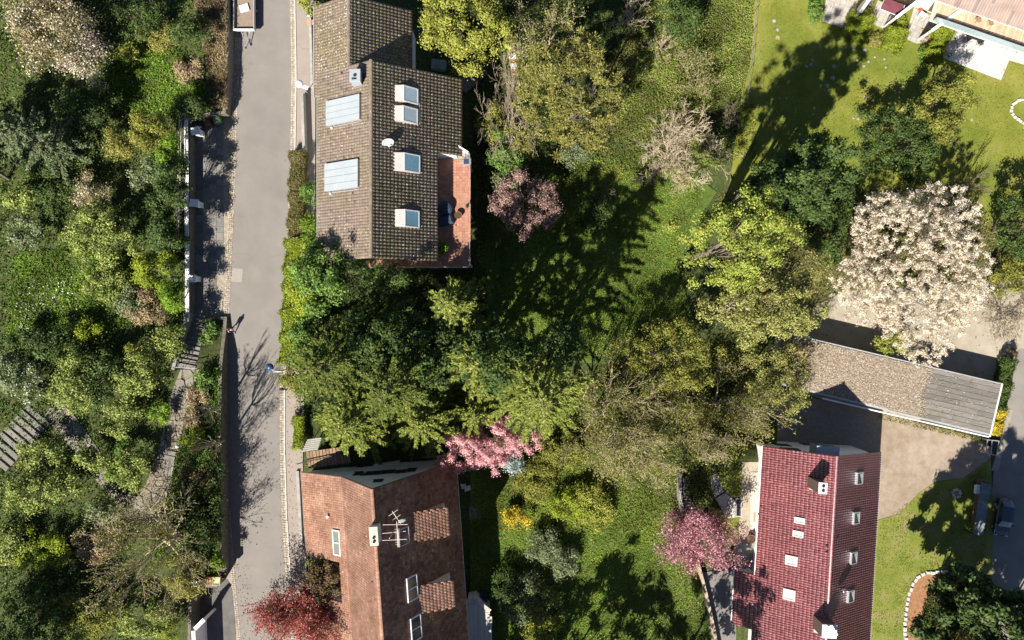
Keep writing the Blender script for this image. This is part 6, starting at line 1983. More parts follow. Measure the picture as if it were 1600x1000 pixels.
# ================================================================ VEGETATION
PAL = {
    'olive': [(.140, .138, .036), (.095, .102, .024), (.195, .185, .060), (.115, .130, .026)],
    'olivepale': [(.215, .212, .085), (.160, .165, .060), (.12, .130, .036), (.275, .255, .125)],
    'yellowgreen': [(.255, .262, .062), (.195, .21, .045), (.32, .31, .095), (.13, .155, .03)],
    'lime': [(.215, .245, .055), (.165, .200, .040), (.285, .295, .09), (.11, .15, .028)],
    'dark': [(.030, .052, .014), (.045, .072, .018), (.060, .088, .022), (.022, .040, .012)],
    'yew': [(.060, .080, .018), (.085, .108, .026), (.125, .140, .040), (.040, .056, .013)],
    'spruce': [(.110, .135, .030), (.150, .172, .042), (.205, .215, .066), (.070, .090, .020)],
    'blue': [(.085, .115, .070), (.125, .155, .092), (.170, .195, .120), (.06, .085, .055)],
    'vivid': [(.070, .140, .012), (.110, .185, .018), (.145, .215, .026), (.050, .100, .012)],
    'hedge': [(.165, .215, .020), (.125, .170, .018), (.220, .250, .034), (.15, .15, .04)],
    'hedgetan': [(.150, .125, .050), (.110, .115, .030), (.180, .150, .075), (.09, .10, .02)],
    'rhodo': [(.110, .140, .038), (.155, .180, .058), (.210, .222, .090), (.065, .092, .024)],
    'grey': [(.100, .125, .075), (.150, .175, .115), (.200, .220, .155), (.070, .095, .050)],
    'holly': [(.050, .105, .018), (.080, .140, .026), (.120, .170, .045), (.035, .075, .015)],
    'pine': [(.150, .148, .042), (.105, .112, .028), (.205, .192, .072), (.26, .22, .11)],
    'pinkblossom': [(.66, .36, .42), (.55, .26, .32), (.72, .48, .52), (.58, .32, .37)],
    'magenta': [(.40, .16, .23), (.52, .26, .32), (.29, .11, .16), (.60, .37, .40)],
    'whiteblossom': [(.62, .53, .47), (.48, .40, .335), (.70, .63, .58), (.32, .255, .17), (.76, .72, .69)],
    'magnolia': [(.24, .20, .09), (.30, .25, .12), (.52, .46, .38), (.15, .13, .055), (.62, .58, .52)],
    'plum': [(.29, .185, .165), (.22, .135, .125), (.38, .26, .23), (.16, .10, .09)],
    'maple': [(.40, .075, .078), (.29, .05, .055), (.48, .15, .13), (.33, .20, .15)],
    'dry': [(.32, .24, .15), (.24, .175, .105), (.38, .30, .19), (.17, .135, .06)],
    'drygreen': [(.20, .180, .060), (.145, .15, .036), (.27, .225, .11), (.11, .125, .024)],
    'yellow': [(.48, .36, .03), (.38, .28, .025), (.56, .44, .06), (.22, .20, .03)],
    'ivybrown': [(.13, .085, .05), (.09, .06, .035), (.19, .13, .08), (.07, .08, .02)],
    'whitef': [(.11, .15, .05), (.08, .12, .03), (.50, .52, .47), (.14, .17, .06)],
    'silver': [(.34, .40, .40), (.26, .32, .33), (.42, .47, .47), (.18, .23, .22)],
}
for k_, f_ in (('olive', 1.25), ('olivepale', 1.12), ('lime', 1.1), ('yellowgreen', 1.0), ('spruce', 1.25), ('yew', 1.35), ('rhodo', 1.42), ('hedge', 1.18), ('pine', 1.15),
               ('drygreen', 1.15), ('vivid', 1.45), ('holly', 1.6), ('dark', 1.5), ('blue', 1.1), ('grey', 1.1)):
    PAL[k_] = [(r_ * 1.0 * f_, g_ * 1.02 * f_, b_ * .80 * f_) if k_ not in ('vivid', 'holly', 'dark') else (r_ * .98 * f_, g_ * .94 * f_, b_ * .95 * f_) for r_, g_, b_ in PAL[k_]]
def rnd_unit(rng, n):
    v = rng.normal(size=(n, 3))
    return v / np.linalg.norm(v, axis=1, keepdims=True)

def leaf_obj(name, pos, nrm, ln, wd, pal, rng, parent, m=None, kind='stuff', along=None, bright=None):
    """one mesh of separate rhombic leaves"""
    N = len(pos)
    nrm = nrm / np.maximum(np.linalg.norm(nrm, axis=1, keepdims=True), 1e-6)
    ref = rnd_unit(rng, N) if along is None else along
    t = ref - nrm * np.sum(ref * nrm, 1, keepdims=True)
    t /= np.maximum(np.linalg.norm(t, axis=1, keepdims=True), 1e-6)
    b = np.cross(nrm, t)
    sc = rng.uniform(.65, 1.25, (N, 1))
    l2, w2 = ln * sc / 2, wd * sc / 2
    fold = nrm * (w2 * .35)
    V = np.stack([pos - t * l2, pos + b * w2 + fold, pos + t * l2, pos - b * w2 + fold], 1).reshape(-1, 3)
    F = np.arange(N * 4).reshape(-1, 4)
    p = np.asarray(pal)
    wts = np.array([.34, .27, .22, .17, .10][:len(p)]); wts /= wts.sum()
    c = p[rng.choice(len(p), N, p=wts)] * rng.uniform(.82, 1.18, (N, 1))
    if bright is not None:
        c = c * bright[:, None]
    off = np.array(origin_of(parent)) if parent is not None else 0
    me = np_mesh(name, V - off, F, np.repeat(c, 4, 0))
    return link(name, me, parent, m or LEAF, kind)

def seg_mesh(name, p0, p1, r0, r1, m, parent, sides=3):
    """branches: one tapering prism per segment"""
    p0, p1 = np.asarray(p0, float), np.asarray(p1, float)
    r0, r1 = np.asarray(r0, float)[:, None], np.asarray(r1, float)[:, None]
    d = p1 - p0
    d /= np.maximum(np.linalg.norm(d, axis=1, keepdims=True), 1e-6)
    ref = np.where(np.abs(d[:, 2:3]) > .9, np.array([[1., 0, 0]]), np.array([[0, 0, 1.]]))
    a = np.cross(d, ref); a /= np.linalg.norm(a, axis=1, keepdims=True)
    b = np.cross(d, a)
    V = []
    for p, r in ((p0, r0), (p1, r1)):
        for k in range(sides):
            t = 2 * math.pi * k / sides
            V.append(p + (a * math.cos(t) + b * math.sin(t)) * r)
    V = np.stack(V, 1).reshape(-1, 3)
    o = (np.arange(len(p0)) * 2 * sides)[:, None]
    F = np.stack([np.stack([o[:, 0] + k, o[:, 0] + (k + 1) % sides, o[:, 0] + sides + (k + 1) % sides, o[:, 0] + sides + k], -1) for k in range(sides)], 1).reshape(-1, 4)
    off = np.array(origin_of(parent)) if parent is not None else 0
    me = np_mesh(name, V - off, F, None, False)
    return link(name, me, parent, m, None)

def skeleton(rng, base, R, h, trunk=.25, n1=6, levels=4, nch=3, ratio=.68, spread=.75, up=.25, r0=.16, rz=1.0):
    """branching network scaled to radius R and height h. returns list per level of (p0,p1,r0,r1) and the tips"""
    out = []
    top = np.array([[0, 0, trunk * h]])
    lean = rng.normal(size=2) * .03 * h
    top[0, :2] += lean
    out.append((np.array([[0., 0, -.3]]), top, np.array([r0]), np.array([r0 * .8])))
    d = rnd_unit(rng, n1); ang = np.linspace(0, 2 * math.pi, n1, endpoint=False) + rng.uniform(-.35, .35, n1)
    inc = rng.uniform(.45, 1.15, n1)
    d = np.stack([np.cos(ang) * np.sin(inc), np.sin(ang) * np.sin(inc), np.cos(inc)], 1)
    p = np.repeat(top, n1, 0) - np.array([0, 0, 1.]) * (rng.uniform(0, .12, (n1, 1)) * h)
    ln = rng.uniform(.75, 1.1, n1); rad = np.full(n1, r0 * .55)
    for lv in range(levels):
        n = len(p)
        mid = p + d * (ln * .5)[:, None] + rng.normal(size=(n, 3)) * (ln * .06)[:, None]
        d2 = d + rng.normal(size=(n, 3)) * .16 + np.array([0, 0, up * .3])
        d2 /= np.linalg.norm(d2, axis=1, keepdims=True)
        end = mid + d2 * (ln * .5)[:, None]
        out.append((p, mid, rad, rad * .8)); out.append((mid, end, rad * .8, rad * .6))
        if lv == levels - 1:
            break
        k = nch
        fr = rng.uniform(.25, 1.0, (n, k)); fr[:, 0] = 1.0
        st = np.where((fr < .5)[..., None], p[:, None] + (mid - p)[:, None] * (fr * 2)[..., None], mid[:, None] + (end - mid)[:, None] * (fr * 2 - 1)[..., None])
        nd = d2[:, None] + rnd_unit(rng, n * k).reshape(n, k, 3) * spread + np.array([0, 0, up])
        nd[:, 0] = d2 + rnd_unit(rng, n) * spread * .4
        nd /= np.linalg.norm(nd, axis=2, keepdims=True)
        p = st.reshape(-1, 3); d = nd.reshape(-1, 3)
        ln = (ln[:, None] * ratio * rng.uniform(.75, 1.2, (n, k))).ravel()
        rad = np.maximum((rad[:, None] * .58 * np.ones((n, k))).ravel(), .011)
    tips = out[-1][1]
    rr = np.percentile(np.hypot(tips[:, 0], tips[:, 1]), 92); zz = np.percentile(tips[:, 2], 96); t0 = trunk * h
    k1 = R / rr; k2 = (h - t0) / max(zz - t0, .1)
    res = []
    for (a, b, ra, rb) in out:
        q = []
        for v in (a, b):
            v = v.copy()
            v[:, :2] *= k1
            v[:, 2] = np.where(v[:, 2] > t0, np.minimum(t0 + (v[:, 2] - t0) * k2, h * 1.03), v[:, 2])
            rad_ = np.hypot(v[:, 0], v[:, 1]); f_ = np.minimum(1, 1.3 * R / np.maximum(rad_, 1e-6)); v[:, :2] *= f_[:, None]
            q.append(v + np.array(base))
        res.append((q[0], q[1], ra, rb))
    return res

def skel_mesh(sk, lv0, lv1, name, m, parent, sides=3, rmin=0.0):
    s = sk[lv0:lv1]
    a = np.concatenate([x[0] for x in s]); b = np.concatenate([x[1] for x in s])
    r0 = np.maximum(np.concatenate([x[2] for x in s]), rmin); r1 = np.maximum(np.concatenate([x[3] for x in s]), rmin * .8)
    return seg_mesh(name, a, b, r0, r1, m, parent, sides)

def plant_root(name, label, cat, group, px, py, zvis):
    """root on the ground under a crown seen at (px, py) at zvis above the ground there"""
    g = G(px, py)
    p = P(px, py, g.z + zvis)
    z = ground_at(p.x, p.y)
    return empty(name, (p.x, p.y, z), label, cat, group)

SEED = [100]
def clumps(rng, n, rx, ry, hz, lo=-.25, lob=.28):
    """clump centres spread over a lumpy dome"""
    d = rnd_unit(rng, n * 3)
    d = d[d[:, 2] > lo][:n]
    n = len(d)
    ph = rng.uniform(0, 6.28, 4)
    az = np.arctan2(d[:, 1], d[:, 0])
    f = 1 + lob * (.5 * np.sin(az * 2 + ph[0]) * np.cos(d[:, 2] * 3 + ph[1]) + .5 * np.sin(az * 5 + ph[2]) + .4 * np.sin(az * 3 + d[:, 2] * 5 + ph[3]))
    r = rng.uniform(.45, 1.0, n) ** .6 * f
    return d * r[:, None] * np.array([rx, ry, hz])

def broad(name, label, cat, px, py, r, h, pal, n=None, leaf=.20, group=None, ry=None, crz=.42, ncl=None, m=None, twigs=True, fill=1.0, bark=None, bare_side=0, rot=0, tz=None, lob=.28):
    """leafy tree or bush. r: radius in photo pixels"""
    SEED[0] += 1
    rng = np.random.default_rng(SEED[0])
    zc = h * (1 - crz)
    root = plant_root(name, label, cat, group, px, py, zc)
    k = (H - root.location.z - zc) / H / S
    Rx, Ry = r * k, (ry or r) * k
    hz = h * crz
    area = math.pi * Rx * Ry
    ncl = ncl or int(max(10, area * 1.6))
    c = clumps(rng, ncl, Rx * .92, Ry * .92, hz * .92, lob=lob)
    if rot:
        cr, sr = math.cos(rot), math.sin(rot)
        c = np.stack([c[:, 0] * cr - c[:, 1] * sr, c[:, 0] * sr + c[:, 1] * cr, c[:, 2]], 1)
    base = np.array(root.location)
    cc = base + np.array([0, 0, zc]) + c
    n = int((n or area * 4.2 / (leaf * leaf * .5)) * fill)
    n = min(n, 95000)
    idx = rng.integers(0, len(cc), n)
    rc = np.clip(math.sqrt(area / len(cc)) * .62, .18, 1.1)
    g = rng.normal(size=(n, 3)) * np.array([1, 1, .75]) * rc * .62
    pos = cc[idx] + g
    out = g / (np.linalg.norm(g, axis=1, keepdims=True) + 1e-6)
    nrm = out * .9 + rnd_unit(rng, n) * .6 + np.array([0, -.15, .6])
    pos[:, 2] = np.maximum(pos[:, 2], base[2] + .05)
    cb = rng.uniform(.78, 1.2, len(cc))[idx]
    leaf_obj('crown', pos, nrm, leaf * 1.25, leaf * .72, PAL[pal] if isinstance(pal, str) else pal, rng, root, m, bright=cb)
    if twigs:
        sk = skeleton(rng, base, math.sqrt(Rx * Ry) * .6, h * .8, trunk=max(.28, 1 - 2 * crz) if h > 3 else .08, n1=6, levels=3, nch=3, r0=max(.05, h * .016))
        skel_mesh(sk, 0, 7, 'trunk', bark or BARK, root, 5)
    return root

def bare(name, label, cat, px, py, r, h, m=None, group=None, levels=5, nch=3, n1=7, buds=None, nb=0, bud=.10, up=.22, spread=.8, r0=None, trunk=.2, rmin=.014, zv=.6, ratio=.7, ry=None, budspread=.35):
    SEED[0] += 1
    rng = np.random.default_rng(SEED[0])
    root = plant_root(name, label, cat, group, px, py, h * zv)
    k = (H - root.location.z - h * zv) / H / S
    base = np.array(root.location)
    sk = skeleton(rng, base, r * k, h, trunk, n1, levels, nch, ratio, spread, up, r0 or max(.06, h * .02))
    if ry:
        sk = [(np.stack([a[:, 0], base[1] + (a[:, 1] - base[1]) * ry / r, a[:, 2]], 1), np.stack([b[:, 0], base[1] + (b[:, 1] - base[1]) * ry / r, b[:, 2]], 1), c, d) for a, b, c, d in sk]
    skel_mesh(sk, 0, 5, 'trunk', m or TWIG, root, 5, rmin)
    skel_mesh(sk, 5, len(sk), 'twigs', m or TWIG, root, 3, rmin)['kind'] = 'stuff'
    if nb:
        P0 = np.concatenate([x[0] for x in sk[-4:]]); P1 = np.concatenate([x[1] for x in sk[-4:]])
        i = rng.integers(0, len(P0), nb)
        pos = P0[i] + (P1[i] - P0[i]) * rng.uniform(0, 1, (nb, 1)) + rng.normal(size=(nb, 3)) * budspread
        pos[:, 2] = np.maximum(pos[:, 2], base[2] + .05)
        cl = rng.uniform(.8, 1.2, len(P0))[i]
        leaf_obj('crown', pos, rnd_unit(rng, nb) + np.array([0, 0, .6]), bud * 1.3, bud * .75, PAL[buds], rng, root, PETAL if buds in ('pinkblossom', 'whiteblossom', 'magenta') else None, bright=cl)
    return root

def conifer(name, label, cat, px, py, r, h, pal, whorls=9, per=6, group=None, droop=.2, leaf=.22, dens=1.25, zlow=.2, width=.15, core=True, top_r=.12, curve=.6, zv=.45, fork=True):
    """needle tree: radiating sprays in whorls, star-shaped from above"""
    SEED[0] += 1
    rng = np.random.default_rng(SEED[0])
    root = plant_root(name, label, cat, group, px, py, h * zv)
    k = (H - root.location.z - h * zv) / H / S
    R = r * k
    base = np.array(root.location)
    p0, p1, rr0 = [], [], []
    pos, nr, al = [], [], []
    a0 = 0.0
    whorls = max(whorls, int(h * .8))
    for wv in range(whorls):
        t = (wv / (whorls - 1)) ** .85
        z = h * (zlow + (1 - zlow) * t) * 1.0
        L = R * ((1 - t) ** curve * (1 - top_r) + top_r)
        nb = max(4, int(per * (1 - .35 * t)))
        a0 += 2.4
        for b in range(nb):
            az = a0 + b * 2 * math.pi / nb + rng.uniform(-.28, .28)
            l = L * rng.uniform(.72, 1.12)
            if l < .25: continue
            ns = max(4, int(l / .45))
            s = np.linspace(0, 1, ns + 1)
            zz = z + l * (.30 * s - (droop + .30) * s * s) + (.15 * l * s ** 3)
            wob = rng.normal(0, .06) * s * s * l
            pts = np.stack([np.cos(az) * s * l - np.sin(az) * wob, np.sin(az) * s * l + np.cos(az) * wob, zz], 1) + base
            pts[:, 2] = np.maximum(pts[:, 2], base[2] + .2)
            p0.append(pts[:-1]); p1.append(pts[1:]); rr0.append(np.linspace(.05, .012, ns))
            # leaflets both sides of the spray
            nl = max(8, int(l * 34 * dens))
            u = rng.uniform(.08, 1.03, nl) ** .8
            q = np.stack([np.interp(u, s, pts[:, i]) for i in range(3)], 1)
            wdt = width * l * (1.05 - u) ** .6 * .42 + .12
            sd = rng.uniform(-1, 1, nl)
            dirv = np.array([math.cos(az), math.sin(az), 0]); sdv = np.array([-math.sin(az), math.cos(az), 0])
            q = q + sdv[None] * (sd * wdt)[:, None] + dirv[None] * (np.abs(sd) * wdt * .35)[:, None]
            q[:, 2] += -np.abs(sd) * wdt * .28 + rng.normal(0, .05, nl)
            pos.append(q)
            nr.append(np.array([0, 0, 1.]) + rng.normal(size=(nl, 3)) * .42)
            al.append(dirv[None] * 1.0 + sdv[None] * (np.sign(sd) * .75)[:, None] + rng.normal(size=(nl, 3)) * .2)
    tz = np.linspace(0, h * .99, 9)
    tp = base + np.stack([0 * tz, 0 * tz, tz], 1)
    p0.append(tp[:-1]); p1.append(tp[1:]); rr0.append(np.linspace(max(.12, h * .014), .04, 8))
    P0, P1, RR = np.concatenate(p0), np.concatenate(p1), np.concatenate(rr0)
    seg_mesh('trunk', P0, P1, RR, RR * .75, BARK, root, 4)
    pos, nr, al = np.concatenate(pos), np.concatenate(nr), np.concatenate(al)
    leaf_obj('crown', pos, nr, leaf * 1.6, leaf * .62, PAL[pal], rng, root, None, along=al)
    return root

def pine(name, label, px, py, r, h, ry=None, group=None, pal='pine'):
    SEED[0] += 1
    rng = np.random.default_rng(SEED[0])
    zc = h * .62
    root = plant_root(name, label, 'tree', group, px, py, zc)
    k = (H - root.location.z - zc) / H / S
    Rx, Ry = r * k, (ry or r) * k
    base = np.array(root.location)
    c = clumps(rng, int(Rx * Ry * 6), Rx * .97, Ry * .97, h * .38, -.1, .22) + base + np.array([0, 0, zc])
    n = len(c) * 95
    i = rng.integers(0, len(c), n)
    d = rnd_unit(rng, n); d[:, 2] = np.abs(d[:, 2]) * .8 + .05
    d /= np.linalg.norm(d, axis=1, keepdims=True)
    rr = rng.uniform(.08, .62, n)[:, None] * rng.uniform(.7, 1.3, len(c))[i][:, None]
    pos = c[i] + d * rr
    leaf_obj('crown', pos, np.cross(d, rnd_unit(rng, n)) + np.array([0, -.1, .8]), .30, .10, PAL[pal], rng, root, None, along=d, bright=rng.uniform(.75, 1.2, len(c))[i])
    sk = skeleton(rng, base, math.sqrt(Rx * Ry) * .85, h * .82, .45, 8, 4, 3, r0=.2)
    skel_mesh(sk, 0, 9, 'trunk', BARK, root, 4, .02)
    return root

def hedge(name, label, pts, width, h, pal, leaf=.14, dens=1.0, cat='hedge', group=None, m=None, rough=.12):
    """long clipped hedge along photo points"""
    SEED[0] += 1
    rng = np.random.default_rng(SEED[0])
    w_ = [G(a, b) for a, b in pts]
    w_ = [P(a, b, g.z + h * .8) for (a, b), g in zip(pts, w_)]
    root = empty(name, (w_[0].x, w_[0].y, ground_at(w_[0].x, w_[0].y)), label, cat, group)
    pos, nr, st0, st1 = [], [], [], []
    for a, b in zip(w_[:-1], w_[1:]):
        L = math.hypot(b.x - a.x, b.y - a.y)
        n = int(L * (width + 1.4 * h) * 330 * dens * (.14 / leaf) ** 2)
        t = rng.uniform(0, 1, n)
        d = np.array([b.x - a.x, b.y - a.y]) / L; pr = np.array([-d[1], d[0]])
        # a shell over a rounded-box cross-section
        s = rng.uniform(-1, 1, n); top = rng.uniform(0, 1, n) < .55
        off = np.where(top, s, np.sign(s) * (1 - rng.exponential(.10, n)))
        zz = np.where(top, 1 - rng.exponential(.07, n) - .18 * np.abs(s) ** 3, rng.uniform(.08, 1, n))
        lump = 1 + rough * np.sin(t * L * 2.1 + 1) + rough * .7 * np.sin(t * L * 4.7 + s * 3)
        x = a.x + d[0] * t * L + pr[0] * off * width / 2 * lump
        y = a.y + d[1] * t * L + pr[1] * off * width / 2 * lump
        g = np.array([ground_at(xx, yy) for xx, yy in zip(x[::20], y[::20])]).mean()
        q = np.stack([x, y, g + zz * h * lump], 1) + rng.normal(size=(n, 3)) * .05
        pos.append(q)
        v = np.stack([pr[0] * off, pr[1] * off, np.where(top, 1.0, .25)], 1)
        nr.append(v + rnd_unit(rng, n) * .8)
        k = max(2, int(L / .6))
        tt = (np.arange(k) + .5) / k
        bx, by = a.x + d[0] * tt * L, a.y + d[1] * tt * L
        st0.append(np.stack([bx, by, np.full(k, g - .1)], 1)); st1.append(np.stack([bx + rng.normal(0, .15, k), by + rng.normal(0, .15, k), np.full(k, g + h * .8)], 1))
    pos, nr = np.concatenate(pos), np.concatenate(nr)
    leaf_obj('foliage', pos, nr, leaf * 1.25, leaf * .75, PAL[pal], rng, root, m)
    a, b = np.concatenate(st0), np.concatenate(st1)
    seg_mesh('stems', a, b, np.full(len(a), .04), np.full(len(a), .015), BARK, root, 4)
    return root

def cover(name, label, poly_px, n, pal, leaf=.16, hmin=.02, hmax=.35, m=None, up=.5, clump=0.0, blade=False, cat='ground cover', mask=None):
    """uncountable low growth inside a photo outline: one object"""
    SEED[0] += 1
    rng = np.random.default_rng(SEED[0])
    poly = poly_px
    xs = [p[0] for p in poly]; ys = [p[1] for p in poly]
    k = int(n * 2.5)
    x = rng.uniform(min(xs), max(xs), k); y = rng.uniform(min(ys), max(ys), k)
    ok = in_poly(x, y, poly)
    if clump:
        f = np.sin(x * .21 + 1.7 * np.sin(y * .13)) + np.sin(y * .24 + 1.3 * np.sin(x * .17 + 2)) + .8 * np.sin(x * .55 + y * .43)
        ok &= f > rng.normal(-1.6 + clump * 2.2, .7, k)
    x, y = x[ok][:n], y[ok][:n]
    left = x < 362
    # photo positions to ground: vectorised fixed point
    z = np.zeros(len(x))
    for _ in range(4):
        wx = (x - 800) / S * (H - z) / H; wy = (500 - y) / S * (H - z) / H
        tt = np.clip((wx + 21.2) / 15.5, 0, 1)
        zr = LOW * tt * tt * (3 - 2 * tt)
        zl = np.where((wx > -32.7) & (500 - wy * S > 486) & (500 - wy * S < 566), np.interp(500 - wy * S, [486, 508, 566], [.3, .35, 1.7]), np.interp(500 - wy * S, _HP, _HV)) + .07 * np.clip(-32.5 - wx, 0, 25)
        tr = np.clip((wx - 15.5) / 5, 0, 1); ts = np.clip((-11 - wy) / 4, 0, 1); te = 1 - np.clip((wx - 28.5) / 1.5, 0, 1)
        zr = zr + np.where((wx > 15) & (wy < -10), -LOW * tr * tr * (3 - 2 * tr) * ts * ts * (3 - 2 * ts) * te, 0)
        z = np.where(left, zl, zr)
    n = len(x)
    hh = rng.uniform(hmin, hmax, n) * (.6 + .6 * np.abs(np.sin(wx * 1.1) * np.sin(wy * .9 + 1)))
    pos = np.stack([wx, wy, z + hh], 1)
    nrm = rnd_unit(rng, n) + np.array([0, 0, up])
    al = None
    l, w_ = leaf * 1.25, leaf * .75
    if blade:
        al = rnd_unit(rng, n) * .5 + np.array([0, 0, 1.0]); nrm = rnd_unit(rng, n); l, w_ = leaf * 2.0, leaf * .3
    o = leaf_obj(name, pos, nrm, l, w_, PAL[pal] if isinstance(pal, str) else pal, rng, None, m, along=al, bright=.85 + .25 * np.sin(wx * .8 + 1.5 * np.sin(wy * .7)))
    tag(o, label, cat)
    return o

# leaves lying on the garage roof
rng = np.random.default_rng(77)
n_ = len(BARN_LEAVES)
o = leaf_obj('fallen_leaves', BARN_LEAVES, rnd_unit(rng, n_) * .5 + np.array([0, 0, 1.]), .20, .12, [(.35, .295, .24), (.26, .21, .16), (.42, .37, .31), (.32, .24, .17)], rng, None, None)
tag(o, 'dry brown leaves strewn over the garage roof', 'fallen leaves')

# ---------------------------------------------------------------- ground growth
cover('undergrowth', 'bright green ground growth in the upper terrace clearing', [(150, 70), (240, 60), (340, 110), (345, 165), (300, 180), (250, 185), (200, 180), (150, 150)], 13000, 'vivid', .13, .02, .3, clump=.1, up=1.5)
cover('undergrowth', 'bright daisy grass in the middle of the terrace garden', [(20, 400), (100, 385), (200, 400), (250, 440), (230, 500), (150, 530), (60, 560), (10, 520)], 17000, 'vivid', .13, .02, .3, clump=.1, up=1.4)
cover('undergrowth', 'tangled green undergrowth covering the terrace garden', [(-20, -20), (358, -20), (356, 176), (292, 186), (292, 488), (284, 560), (262, 620), (238, 700), (212, 780), (205, 1010), (-20, 1010)], 24000, 'holly', .16, .02, .4, clump=.6, up=1.0)
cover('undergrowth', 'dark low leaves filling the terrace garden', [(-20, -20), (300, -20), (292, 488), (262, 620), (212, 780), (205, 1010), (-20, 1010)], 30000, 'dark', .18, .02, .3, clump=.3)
cover('dry_growth', 'brown dead stalks and brush along the bank above the road', [(300, -20), (357, -20), (356, 170), (330, 172), (322, 90)], 9000, 'dry', .20, .05, .5, blade=True)
cover('undergrowth', 'low mixed weeds under the middle trees', [(740, 180), (1180, 160), (1180, 250), (1090, 250), (900, 300), (760, 420), (740, 830), (1070, 830), (1150, 735), (1200, 640), (1180, 480), (1100, 540), (900, 580), (760, 560), (740, 300)], 30000, 'olive', .18, .02, .3, up=.9)
cover('undergrowth', 'mixed low growth on the strip between path and roadside wall', [(316, 575), (347, 575), (346, 880), (330, 895), (240, 880), (236, 812), (262, 770), (282, 700), (303, 640)], 15000, 'holly', .16, .02, .6, clump=.3)
cover('rough_grass', 'rough shaded growth between the lawn and the white cherry', [(1120, 300), (1300, 290), (1480, 285), (1560, 345), (1605, 345), (1605, 440), (1320, 455), (1240, 500), (1150, 480)], 16000, 'drygreen', .18, .02, .4)
cover('meadow', 'long dark green meadow grass in the middle garden', [(760, 270), (1060, 230), (1100, 300), (1060, 380), (1080, 520), (960, 560), (880, 560), (780, 470), (740, 430)], 40000, 'vivid', .11, .03, .2, clump=.15, up=1.4)
cover('meadow', 'olive and straw tufts among the meadow grass', [(770, 300), (1060, 240), (1100, 300), (1060, 380), (1080, 520), (960, 560), (880, 560), (780, 470)], 16000, 'drygreen', .12, .03, .25, clump=.4, up=1.1)
cover('meadow', 'rough grass in the lower garden between the two southern houses', [(735, 730), (900, 690), (1060, 800), (1090, 880), (1120, 1010), (735, 1010)], 44000, 'vivid', .11, .03, .22, clump=.15, up=1.4)
cover('meadow', 'olive and straw tufts in the rough lower garden', [(735, 735), (900, 690), (1060, 800), (1090, 890), (1100, 1010), (735, 1010)], 18000, 'drygreen', .12, .03, .25, clump=.4, up=1.1)
cover('rough_grass', 'tangled pale grass on the bank beside the upper lawn', [(1040, -20), (1176, -20), (1172, 80), (1160, 150), (1060, 190), (960, 220), (930, 120), (1000, 30)], 42000, 'olivepale', .13, .02, .55, clump=.0, up=1.1)
cover('rough_grass', 'bright green clumps on the rough bank', [(1040, -20), (1176, -20), (1172, 80), (1160, 150), (1060, 190), (960, 220), (1000, 30)], 20000, 'vivid', .12, .05, .6, clump=.45, up=1.0)
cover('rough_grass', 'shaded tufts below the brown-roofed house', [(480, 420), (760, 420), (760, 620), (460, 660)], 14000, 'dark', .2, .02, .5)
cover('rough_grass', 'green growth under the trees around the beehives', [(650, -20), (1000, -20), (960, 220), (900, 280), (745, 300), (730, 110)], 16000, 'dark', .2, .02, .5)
cover('path_litter', 'dry leaves and weeds lying on the garden path', [(283, 577), (312, 577), (293, 634), (279, 702), (266, 760), (250, 800), (222, 818), (205, 790), (226, 760), (247, 702), (266, 634)], 1500, 'dry', .13, .07, .1, up=1.5)
cover('path_litter', 'fallen leaves and moss on the shaded upper path', [(68, 650), (90, 622), (122, 655), (150, 695), (184, 748), (226, 788), (205, 812), (158, 760), (128, 718)], 1500, 'dark', .13, .07, .12, up=1.5)
cover('undergrowth', 'dark ground cover under the corner tree on the mulch bed', [(1446, 925), (1480, 905), (1540, 905), (1545, 1030), (1436, 1030), (1438, 960)], 9000, 'dark', .2, .1, .9)
cover('ground_weeds', 'low weeds along the garage foot', [(1372, 642), (1545, 686), (1545, 694), (1372, 655)], 2200, 'drygreen', .13, .0, .2)
cover('lawn_tufts', 'short tufts scattered over the upper lawn', [(1182, -20), (1620, 40), (1620, 330), (1500, 300), (1180, 260), (1165, 160)], 26000, [(.15, .16, .025), (.19, .18, .035), (.12, .135, .02)], .10, .0, .07, up=1.2)
cover('lawn_tufts', 'short tufts scattered over the lawn east of the red house', [(1375, 815), (1436, 773), (1505, 750), (1545, 722), (1540, 900), (1430, 900), (1410, 1010), (1360, 1010)], 12000, [(.15, .15, .03), (.21, .18, .06), (.12, .13, .02)], .10, .0, .07, up=1.2)
cover('daisies', 'scattered white flowers in the terrace grass', [(30, 440), (120, 430), (130, 520), (60, 560), (20, 520)], 170, [(.75, .75, .72), (.65, .66, .6)], .14, .3, .5, up=1.5)

# ---------------------------------------------------------------- trees: middle and east
broad('tree', 'rounded yellow-green tree in spring leaf against the upper edge beside the brown roof', 'tree', 722, 38, 72, 12, 'yellowgreen', leaf=.19, ry=78, crz=.36, ncl=90)
pine('pine_tree', 'large olive pine with clumped needles in the upper middle', 885, 152, 92, 15, 98)
bare('bare_tree', 'bare pale-twigged tree leaning over the beehives', 'tree', 800, 165, 48, 8, TWIG, levels=6, ry=95, r0=.12, rmin=.015)
bare('bare_tree', 'tangled bare olive tree at the upper edge above the big pine', 'tree', 868, 42, 78, 11, TWIG, levels=5, n1=8, buds='olivepale', nb=5200, bud=.15, rmin=.018)
bare('bare_tree', 'small bare grey shrub fanning out right of the pine', 'shrub', 1038, 62, 32, 4.5, TWIG, levels=4, n1=9, rmin=.02, up=.4)
bare('bare_tree', 'grey twiggy bush cut by the upper edge right of centre', 'shrub', 985, 2, 42, 5, TWIG, levels=5, rmin=.018)
broad('tree', 'dense dark evergreen at the upper edge beside the twiggy bush', 'tree', 1062, 25, 36, 7, 'dark', leaf=.2)
